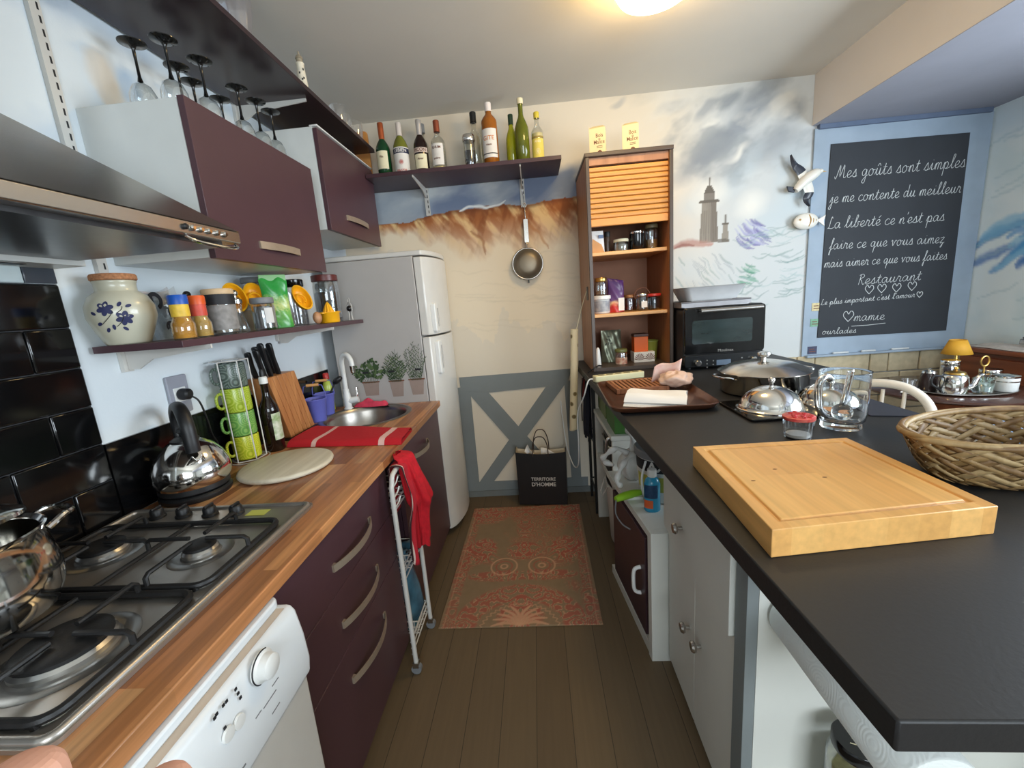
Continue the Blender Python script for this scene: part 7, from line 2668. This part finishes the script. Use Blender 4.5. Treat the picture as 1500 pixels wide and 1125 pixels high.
sm = [wood('splint_%d' % k, c1, c2, 2, 60, .6) for k, (c1, c2) in enumerate(((S(126, 100, 60), S(158, 128, 82)), (S(106, 78, 44), S(136, 106, 66)), (S(146, 122, 82), S(176, 150, 106))))]
w = MB()
random.seed(12)
NS = 34
for dr in (1, -1):
    for k in range(NS):
        a0_ = 2 * pi * k / NS
        w.mi = (k * 7 + (dr + 1)) % 3
        vs, fs = [], []
        seg = 12
        for i in range(seg + 1):
            v = i / seg
            a_ = a0_ + dr * (1.15 * v)
            ph = (i + k * 2 + (3 if dr > 0 else 0)) * pi / 3
            off = .0022 * (1 if sin(ph + .5) > 0 else -1)
            for s_ in (-1, 1):
                vs.append(bpt(a_ + s_ * .080, v, off))
        for i in range(seg):
            fs.append((2 * i, 2 * i + 1, 2 * i + 3, 2 * i + 2))
        w.add(vs, fs)
w.build('woven_body', sm, t, solid=.0018, angle=50)
w = MB()
w.lathe([(0, .004), (.70, .004)], n=48)
w.map(lambda x, y, z: (x * AX * 1.0, y * AY * 1.0, z))
w.build('base', sm[1], t, solid=.003)
for k in range(3):
    w = MB()
    w.tube([bpt(2 * pi * i / 64, 1.0 + .02 * sin(6 * pi * i / 64 + k * 2.1), .004 * cos(6 * pi * i / 64 + k * 2.1)) for i in range(64)], .006, 8, True)
    w.build('rim_binding', sm[(k + 1) % 3], t, angle=70)
w = MB(True)
w.prism([(1.05, 1.34), (1.192, 1.30), (1.192, 1.56), (1.10, 1.585)], CT + .0005, CT + .004)
tag(w.build('sheet', mat('navy_sheet', S(34, 38, 52), .6, var=.1)), 'dark navy placemat on the far side of the glass pitcher', 'sheet')  # thin flat navy shape along the counter's dining-side edge



# ---------------------------------------------------------------- ceiling lamp
t = thing('ceiling_lamp', 'round white glass ceiling lamp glowing warm yellow', 'lamp', (.535, 1.855, CZ))
m, nt, b = new_mat('glowing_opal_glass')
n = nd(nt, 'ShaderNodeTexNoise')
n.inputs['Scale'].default_value = 3
nt.links.new(coords(nt), n.inputs['Vector'])
nt.links.new(ramp(nt, n.outputs['Fac'], [(.3, S(255, 212, 140)), (.7, S(255, 218, 150))]), b.inputs['Emission Color'])
b.inputs['Base Color'].default_value = S(240, 230, 210)
LAMP = b
b.inputs['Emission Strength'].default_value = 36.0
MB().lathe([(.165, -.024), (.162, -.068), (.138, -.108), (.085, -.134), (0, -.144)], n=44).build('shade', m, t, angle=70)
MB().lathe([(0, -.001), (.175, -.001), (.175, -.024), (.16, -.028), (0, -.028)], n=44).build('ceiling_ring', M['white_enamel'], t)

# ---------------------------------------------------------------- rug, carrier bag
def paint_rug(U, V):
    p = Paint(U, V, S(132, 110, 84), 33)
    bg = p.fbm(30, 30, 3, 5)
    p.mix(np.clip((bg - .45) * 4, 0, 1) * .25, S(120, 100, 74))
    rd_, lt = S(160, 80, 64), S(198, 152, 120)
    u = np.abs(p.U - UC)
    us_, p.U = p.U, u
    q = p.fbm(26, 26, 4, 44)
    q2 = p.fbm(48, 48, 3, 48)
    p.U = us_
    v = p.V
    def arch(cv, r0, r1, ww, al):
        d = np.sqrt((u / 1.0) ** 2 + (v - cv) ** 2)
        return np.clip(1 - np.abs(d - (r0 + r1) / 2) / ((r1 - r0) / 2), 0, 1)
    p.U = u
    sw = np.sin((p.fbm(11, 11, 2, 71) + .25 * p.fbm(30, 30, 2, 73)) * 42)
    p.U = us_
    def scroll(mask, al):
        mk = np.clip(mask * 4, 0, 1)
        p.mix(mk * np.clip((sw + .35) * 5, 0, 1) * al * .9, rd_)
        p.mix(mk * np.clip(1 - np.abs(sw + .25) / .38, 0, 1) * al, lt)
    scroll(np.clip((p.fbm(5, 5, 2, 81) - .5) * 3, 0, 1), .45)
    vb = 1.60
    scroll(arch(vb - .02, .20, .335, 0, 1) * (v > vb), .8)
    scroll(np.clip(1 - np.sqrt((u / .12) ** 2 + ((v - vb - .10) / .13) ** 2), 0, 1), .9)
    scroll(np.clip(1 - np.sqrt((u / .11) ** 2 + ((v - 2.20) / .10) ** 2), 0, 1), .9)
    scroll(np.clip(1 - np.sqrt(((u - .25) / .10) ** 2 + ((v - 2.22) / .14) ** 2), 0, 1), .8)
    scroll(np.clip(1 - np.sqrt(((u - .24) / .13) ** 2 + ((v - 2.62) / .12) ** 2), 0, 1), .7)
    scroll(np.clip(1 - np.abs(v - 2.68) / .10, 0, 1), .5)
    scroll(np.clip(1 - np.abs(u - .335) / .03, 0, 1), .6)
    scroll(np.clip(1 - np.sqrt((u / .06) ** 2 + ((v - 2.45) / .14) ** 2), 0, 1), .6)
    scroll(np.clip(1 - np.sqrt(((u - .12) / .20) ** 2 + ((v - 1.98) / .05) ** 2), 0, 1), .8)
    for r, w_ in ((.072, .007), (.045, .006), (.018, .008)):     # paired roundels
        d = np.sqrt((u - .105) ** 2 + (v - 2.06) ** 2)
        p.mix(np.clip(1 - np.abs(d - r) / w_, 0, 1) * .9, lt if r != .045 else rd_)
    d = np.sqrt(u ** 2 + (v - vb + .02) ** 2)
    p.mix(np.clip(1 - np.abs(d - .185 - .006 * np.sin(np.arctan2(v - vb, u) * 40)) / .006, 0, 1) * .7 * (v > vb), lt)
    for k in range(5):       # fan of leaves
        a = .25 + .30 * k
        p.U = u
        Uw, p.Uw = p.Uw, u
        p.stroke([(0.0, vb + .03), (.07 * cos(a), vb + .03 + .07 * sin(a)), (.13 * cos(a - .25), vb + .03 + .13 * sin(a - .25))], .012, lt, .8, False)
        p.U, p.Uw = us_, Uw
    p.mix(np.clip(1 - np.abs(u - .352) / .004, 0, 1) * .5, lt)
    return p.c


RX0, RX1, RY0, RY1 = -.535, .215, 1.625, 2.74
UC = (RX0 + RX1) / 2
us, vs_ = np.linspace(RX0, RX1, 190), np.linspace(RY0, RY1, 260)
U, V = np.meshgrid(us, vs_)
sk = lambda x, y: (x + (.02 if False else 0), y)
col = paint_rug(U, V)
nu, nv = len(us), len(vs_)
k_ = (V.ravel() - RY0) / (RY1 - RY0)
xx = U.ravel() + .012 * k_
zz_ = .006 + .0012 * np.sin(U.ravel() * 14 + V.ravel() * 5)
me = bpy.data.meshes.new('rug')
pts = np.stack([xx, V.ravel(), zz_], 1)
cen = Vector((float(xx.mean()), (RY0 + RY1) / 2, 0))
pts[:, 0] -= cen.x
pts[:, 1] -= cen.y
i, j = np.meshgrid(np.arange(nu - 1), np.arange(nv - 1))
a = (j * nu + i).ravel()
faces = np.stack([a, a + 1, a + nu + 1, a + nu], 1).tolist()
N0 = nu * nv
ring = list(range(nu)) + [r * nu + nu - 1 for r in range(1, nv)] + [(nv - 1) * nu + c for c in range(nu - 2, -1, -1)] + [r * nu for r in range(nv - 2, 0, -1)]
low = [(pts[r][0], pts[r][1], .0008) for r in ring]
L = len(ring)
faces += [(ring[(k + 1) % L], ring[k], N0 + k, N0 + (k + 1) % L) for k in range(L)]
me.from_pydata(pts.tolist() + low, [], faces)
at = me.color_attributes.new('Col', 'FLOAT_COLOR', 'POINT')
rgba = np.ones((N0 + L, 4), np.float32)
rgba[:N0, :3] = np.clip(col, 0, 1)
rgba[N0:, :3] = S(110, 92, 64)[:3]
at.data.foreach_set('color', rgba.ravel())
rm = attr_mat('woven_rug', .95)
me.materials.append(rm)
me.shade_smooth()
rug = bpy.data.objects.new('rug', me)
COL.objects.link(rug)
rug.location = cen
tag(rug, 'flat woven rug with faded red scrolls and roundels on the floorboards', 'rug')

t = thing('paper_bag', 'black paper carrier bag with white lettering standing before the painted cross', 'bag', (-.020, 2.800, 0.0085), radians(-6))
w = MB()
w.grid(lambda u, v: (lambda a: ((.172 * max(-1, min(1, 1.6 * cos(a)))) * (1 + .03 * v), (.055 * max(-1, min(1, 1.6 * sin(a)))) * (1 - .25 * v), .002 + (.395 + .020 * cos(2 * a)) * v))(2 * pi * u), 64, 16, True)
w.box(-.165, .165, -.052, .052, .001, .003)
pb = w.build('bag_body', mat('black_card', S(16, 14, 14), .45, var=.2), t, angle=35)
w = MB()
w.grid(lambda u, v: (lambda a: ((.170 * max(-1, min(1, 1.6 * cos(a)))) * 1.02, (.053 * max(-1, min(1, 1.6 * sin(a)))) * .76, .26 + (.137 + .020 * cos(2 * a)) * v))(2 * pi * u), 64, 4, True)
w.build('bag_lining', mat('kraft_lining', S(214, 196, 166), .7), t, angle=35)
lw_ = mat('bag_lettering', S(206, 200, 192), .6)
letters('TERRITOIRE', .034, lambda a, b_: (a * .95 + .012, -.0565 + .00, .195 + b_), 'lettering', lw_, t, bold=.0006)
letters("D'HOMME", .040, lambda a, b_: (a * .95 + .012, -.0565, .155 + b_), 'lettering', lw_, t, bold=.0008)
for y, h in ((-.042, .13), (.042, .155)):
    w = MB()
    w.tube(smooth_path([(-.055, y, .36), (-.052, y, .36 + h * .6), (-.03, y, .375 + h * .92), (0, y, .375 + h), (.03, y, .375 + h * .92), (.052, y, .36 + h * .6), (.055, y, .36)], 5), .0035, 8)
    w.build('handle', mat('dark_cord', S(60, 44, 36), .8), t)
w = MB(True)
w.grid(lambda u, v: (-.115 + .05 * u - .02 * v, 2.795 + .02 * sin(6 * u), .375 + .075 * v * (1 - abs(2 * u - 1) * .7)), 10, 6)
w.grid(lambda u, v: (-.02 + .11 * u, 2.80 + .02 * sin(5 * u), .33 + .09 * v * (1 - .5 * u)), 10, 6)
tag(w.build('tissue_paper', M['paper'], solid=.001, angle=80), 'crumpled white tissue paper peeking out of the black carrier bag', 'paper')

# ---------------------------------------------------------------- dining side
t = thing('dining_chair', 'chair with a curved cream back rail behind the counter', 'chair', (1.52, 1.95, 0), radians(-50))
cw = mat('cream_lacquer', S(216, 206, 190), .35, var=.04)
w = MB()
w.prism(rrect(-.20, .20, -.20, .20, .08), .44, .465)
w.build('seat', cw, t, bev=.006)
for x, y in ((-.16, -.16), (.16, -.16), (-.16, .16), (.16, .16)):
    MB().cyl((x * 1.12, y * 1.12, 0), (x, y, .44), .014, .019, 14).build('leg', cw, t)
w = MB()
P = smooth_path([(-.20, .16, .46), (-.205, .185, .66), (-.175, .20, .82), (-.10, .215, .895), (0, .22, .915), (.10, .215, .895), (.175, .20, .82), (.205, .185, .66), (.20, .16, .46)], 6)
w.tube(P, .020, 12)
w.build('back_rail', cw, t, angle=70)
for x in (-.08, 0, .08):
    MB().cyl((x, .175, .465), (x, .215, .885), .008, .008, 10).build('spindle', cw, t)

TX, TY, TZ = 2.235, 2.36, .800
t = thing('side_table', 'round dark wood table under the blackboard, crowded with tea things', 'table', (TX, TY, 0))
rw = M['red_wood']
MB().lathe([(0, TZ - .022), (.33, TZ - .022), (.345, TZ - .012), (.345, TZ - .004), (.338, TZ), (0, TZ)], n=56).build('table_top', mat('dark_polished_wood', S(70, 46, 38), .25, var=.12, scale=8, coat=.3), t, angle=40)
MB().lathe([(.10, .03), (.045, .07), (.035, .16), (.055, .30), (.035, .45), (.05, .65), (.12, TZ - .0225), (0, TZ - .0225)], n=28).build('pedestal', rw, t, angle=60)
for k in range(3):
    a = radians(30 + 120 * k)
    w = MB()
    w.tube([(.03 * cos(a), .03 * sin(a), .10), (.14 * cos(a), .14 * sin(a), .08), (.27 * cos(a), .27 * sin(a), .018)], [.022, .02, .017], 10)
    w.build('foot', rw, t)
# silver tray
t = thing('silver_tray', 'oval silver tray holding the tea things on the round table', 'tray', (2.235, 2.245, TZ + .0005), radians(-6))
w = MB()
w.lathe([(0, 0), (.17, 0), (.20, .010), (.206, .012), (.198, .013), (.17, .005), (0, .005)], n=56, sy=.60)
w.build('tray_body', M['chrome'], t, angle=50)
w = MB()
w.tube([(.204 * cos(a), .204 * .60 * sin(a), .0125) for a in [2 * pi * k / 64 for k in range(64)]], .0035, 6, True)
w.build('beaded_rim', M['steel'], t)
ZY = TZ + .0065


def px_z(x, y):
    return x, y


# teapot
t = thing('silver_teapot', 'silver teapot with a curved spout on the oval tray', 'teapot', (2.135, 2.215, ZY), radians(-18))
b_ = MB().lathe([(0, 0), (.045, 0), (.052, .006), (.055, .05), (.050, .092), (.040, .104), (0, .104)], n=44).build('body', M['chrome'], t, angle=60)
MB().lathe([(.041, .104), (.038, .112), (.015, .120), (.006, .122), (.006, .128), (.010, .132), (.006, .139), (0, .14)], n=28).build('lid', M['gold'], t)
w = MB()
w.tube(smooth_path([(.045, 0, .03), (.075, 0, .045), (.090, 0, .085), (.108, 0, .100)], 5), [.016 - .0006 * i for i in range(16)], 10)
w.build('spout', M['chrome'], t)
w = MB()
w.tube(smooth_path([(-.050, 0, .09), (-.085, 0, .09), (-.090, 0, .05), (-.052, 0, .02)], 5), .006, 8)
w.build('handle', M['black_matt'], t)
t = thing('coffee_pot', 'dark coffee pot behind the silver teapot', 'pot', (2.115, 2.335, TZ + .0005))
MB().lathe([(0, 0), (.036, 0), (.040, .005), (.036, .075), (.030, .095), (0, .10)], n=32).build('body', mat('dark_glaze', S(54, 40, 40), .2, var=.2), t, angle=60)
MB().lathe([(.031, .0955), (.028, .105), (.008, .11), (.008, .12), (0, .122)], n=24).build('lid', M['chrome'], t)
t = thing('teacup', 'small glass teacup at the table edge behind the teapot', 'cup', (2.025, 2.345, TZ + .0005))
MB().lathe([(0, .003), (.022, .003), (.024, 0), (.030, .05), (.034, .062), (.032, .062), (.026, .010), (0, .008)], n=28).build('cup_body', M['glass'], t, angle=50)
w = MB()
w.tube(smooth_path([(-.030, 0, .05), (-.048, 0, .05), (-.046, 0, .025), (-.028, 0, .02)], 4), .003, 6)
w.build('handle', M['glass_soft'], t)
w = MB(True)
w.lathe([(0, TZ + .0005), (.03, TZ + .0005), (.045, TZ + .006), (.044, TZ + .008), (0, TZ + .004)], (1.985, 2.285, 0), 28, sy=.7)
tag(w.build('saucer', M['white_plastic']), 'small white saucer at the very edge of the round table', 'saucer')
# sugar glass, white pot with ring caddy, jars
t = thing('sugar_glass', 'clear sugar glass with a pale green tint on the silver tray', 'glass', (2.262, 2.200, ZY))
MB().lathe([(0, .003), (.034, 0), (.038, .004), (.042, .074), (.040, .075), (.035, .010), (0, .008)], n=32).build('glass_body', glass_thin('tinted_glass', (.86, .93, .90, 1), .05, .15, .8), t, angle=50)
MB().lathe([(0, .0085), (.033, .0105), (.036, .045), (0, .050)], n=24).build('contents', mat('white_sugar', S(206, 212, 206), .9), t)
t = thing('cruet_caddy', 'ring-handled metal caddy in the middle of the silver tray', 'caddy', (2.318, 2.262, ZY))
w = MB()
w.lathe([(0, 0), (.03, 0), (.03, .004), (0, .004)], n=24)
w.cyl((0, 0, .004), (0, 0, .125), .004, n=10)
w.build('stem', M['gold'], t)
w = MB()
w.tube([(.020 * cos(a), 0, .150 + .026 * sin(a)) for a in [2 * pi * k / 24 for k in range(24)]], .004, 8, True)
w.build('ring_handle', M['gold'], t)
t = thing('white_pot', 'white porcelain pot with a silver band on the silver tray', 'pot', (2.375, 2.205, ZY))
MB().lathe([(0, 0), (.040, 0), (.044, .006), (.047, .075), (.044, .076), (.04, .01), (0, .008)], n=36).build('pot_body', M['white_plastic'], t, angle=50)
MB().lathe([(.048, .072), (.050, .075), (.050, .082), (.045, .085), (0, .090)], n=36).build('lid', M['chrome'], t)
MB().lathe([(.0468, .050), (.0475, .056)], n=36).build('band', M['steel'], t)
jar('jam_jar', 'jar of dark jam with a silver lid at the back of the round table', 'jar', 2.275, 2.395, TZ + .0005, .040, .145, M['glass'], M['chrome'], .024, mat('plum_jam', S(70, 50, 56), .3), .8)
jar('jam_jar', 'low glass jar with a flat silver lid behind the ring-handled caddy', 'jar', 2.425, 2.330, TZ + .0005, .045, .095, M['glass_soft'], M['chrome'], .020, mat('pale_jam', S(160, 150, 130), .5), .5)
# small lamp with a yellow shade
t = thing('table_lamp', 'little lamp with an amber yellow shade at the back of the round table', 'lamp', (2.415, 2.515, TZ + .0005))
MB().lathe([(0, 0), (.040, 0), (.042, .006), (.015, .020), (.010, .06), (.016, .10), (.008, .13), (.006, .18), (0, .18)], n=28).build('base', M['gold'], t, angle=60)
MB().lathe([(.066, .155), (.036, .235)], n=36).build('shade', mat('amber_shade', S(212, 156, 44), .7, var=.05), t, solid=.002, angle=60)

# sideboard along wall_right
t = thing('sideboard', 'reddish brown wooden sideboard along the side wall', 'sideboard', (2.74, 2.1, 0))
MB(True).box(2.64, WR - .004, 1.45, 2.72, .08, .935).build('body', rw, t, bev=.003)
MB(True).box(2.615, WR - .004, 1.42, 2.745, .9355, .962).build('top_board', rw, t, bev=.004)
MB(True).box(2.66, WR - .02, 1.48, 2.69, 0, .0795).build('plinth', rw, t)
for y0, y1 in ((1.47, 1.88), (1.885, 2.295), (2.30, 2.71)):
    d = MB(True).box(2.622, 2.6395, y0, y1, .12, .72).build('door', rw, t, bev=.004)
    w = MB(True)
    w.ell((2.615, y1 - .05, .45), (.010, .012, .012), 12, 8)
    w.build('knob', M['gold'], d)
    MB(True).box(2.622, 2.6395, y0, y1, .735, .91).build('drawer', rw, t, bev=.004)
w = MB(True)
w.grid(lambda u, v: (2.640 + .200 * v + .01 * sin(9 * u), 2.10 + .60 * u, .9645 + .028 * sin(pi * v) ** .5 * (.6 + .4 * sin(14 * u + 3 * v) * sin(9 * v + 4 * u)) * sin(pi * u) ** .3), 50, 16)
tag(w.build('linen_cloth', mat('grey_linen', S(190, 184, 176), .9, var=.12, scale=40, bump=.4), angle=80), 'crumpled grey linen cloth on the sideboard', 'cloth')
t = thing('silver_box', 'small silver box resting on the crumpled linen', 'box', (2.74, 2.44, .994))
MB().box(-.04, .04, -.035, .035, 0, .03).build('box_body', M['steel'], t, bev=.004)
MB().box(-.034, .034, -.03, .03, .0305, .042).build('lid', M['chrome'], t, bev=.006)
w = MB(True)
w.lathe([(0, .994), (.022, .994), (.026, 1.0), (.018, 1.02), (.026, 1.045), (.024, 1.046), (.014, 1.02), (0, 1.01)], (2.70, 2.245, 0), 24)
tag(w.build('egg_cup', M['white_plastic']), 'white egg cup on the sideboard cloth', 'cup')
# blue box on a stool
t = thing('stool', 'dark low stool before the round table', 'stool', (2.16, 1.93, 0))
MB().prism(rrect(-.16, .16, -.13, .13, .03), .615, .640).build('seat', M['dark_wood'], t, bev=.004)
for x in (-.12, .12):
    for y in (-.09, .09):
        MB().cyl((x * 1.15, y * 1.15, 0), (x, y, .615), .014, .018, 12).build('leg', M['dark_wood'], t)
t = thing('blue_box', 'pale blue cardboard box on the dark stool', 'box', (2.16, 1.93, .6405), radians(-12))
MB().box(-.115, .115, -.085, .085, 0, .055).build('box_body', mat('pale_blue_card', S(122, 156, 196), .5, var=.05), t, bev=.002)
MB().box(-.118, .118, -.088, .088, .0555, .085).build('lid', mat('powder_blue_card', S(150, 176, 206), .5, var=.05), t, bev=.002)



# ---------------------------------------------------------------- the photographer's hand, low in front of the camera
HM = Matrix(((R_[0][0], R_[1][0], R_[2][0]), (R_[0][1], R_[1][1], R_[2][1]), (R_[0][2], R_[1][2], R_[2][2])))
chains = {
    'palm': ([(-.085, .250, .135), (-.090, .222, .135), (-.098, .200, .134)], [.024, .027, .026]),
}
verts, edges, radii = [], [], []


def add_chain(pts, rs, start=None):
    prev = start
    for p, r in zip(pts, rs):
        verts.append(tuple(HM @ (Vector(p) + Vector((0, .0026, 0))) + Vector((0, 0, 1.45))))
        radii.append(r)
        if prev is not None:
            edges.append((prev, len(verts) - 1))
        prev = len(verts) - 1
    return prev


wr = add_chain([(.050, .520, -.300), (.020, .480, -.120), (-.020, .420, .040), (-.052, .355, .128), (-.066, .305, .139), (-.078, .270, .138), (-.088, .240, .136)], [.042, .042, .036, .028, .025, .024, .027])
add_chain([(-.118, .215, .132), (-.131, .180, .128), (-.139, .150, .124), (-.1415, .124, .1205), (-.142, .1105, .120), (-.142, .1062, .120)], [.017, .0115, .0114, .0114, .0106, .0070], wr)
add_chain([(-.098, .205, .135), (-.101, .172, .132), (-.1030, .142, .127), (-.1040, .128, .1235), (-.1045, .1168, .123), (-.1050, .1128, .123)], [.016, .0100, .0100, .0100, .0092, .006], wr)
add_chain([(-.080, .208, .138), (-.076, .180, .138), (-.074, .160, .136), (-.0735, .150, .134)], [.016, .0098, .0094, .0080], wr)
add_chain([(-.064, .216, .140), (-.056, .196, .142), (-.052, .182, .142), (-.051, .174, .141)], [.014, .0085, .0080, .0068], wr)
add_chain([(-.112, .238, .130), (-.138, .222, .118), (-.152, .205, .106), (-.156, .193, .098)], [.018, .0125, .0115, .0090], wr)
me = bpy.data.meshes.new('hand')
org = Vector(verts[0])
me.from_pydata([tuple(Vector(v) - org) for v in verts], edges, [])
hand = bpy.data.objects.new('hand', me)
COL.objects.link(hand)
hand.location = org
md = hand.modifiers.new('skin', 'SKIN')
for v, r in zip(me.skin_vertices[0].data, radii):
    v.radius = (r, r)
me.skin_vertices[0].data[0].use_root = True
sb = hand.modifiers.new('smooth', 'SUBSURF')
sb.levels = sb.render_levels = 2
me.materials.append(mat('skin', S(212, 162, 138), .55, scale=60, var=.08, bump=.1, c2=S(204, 148, 124)))
tag(hand, 'bare hand and forearm raised before the hob and dishwasher', 'hand')
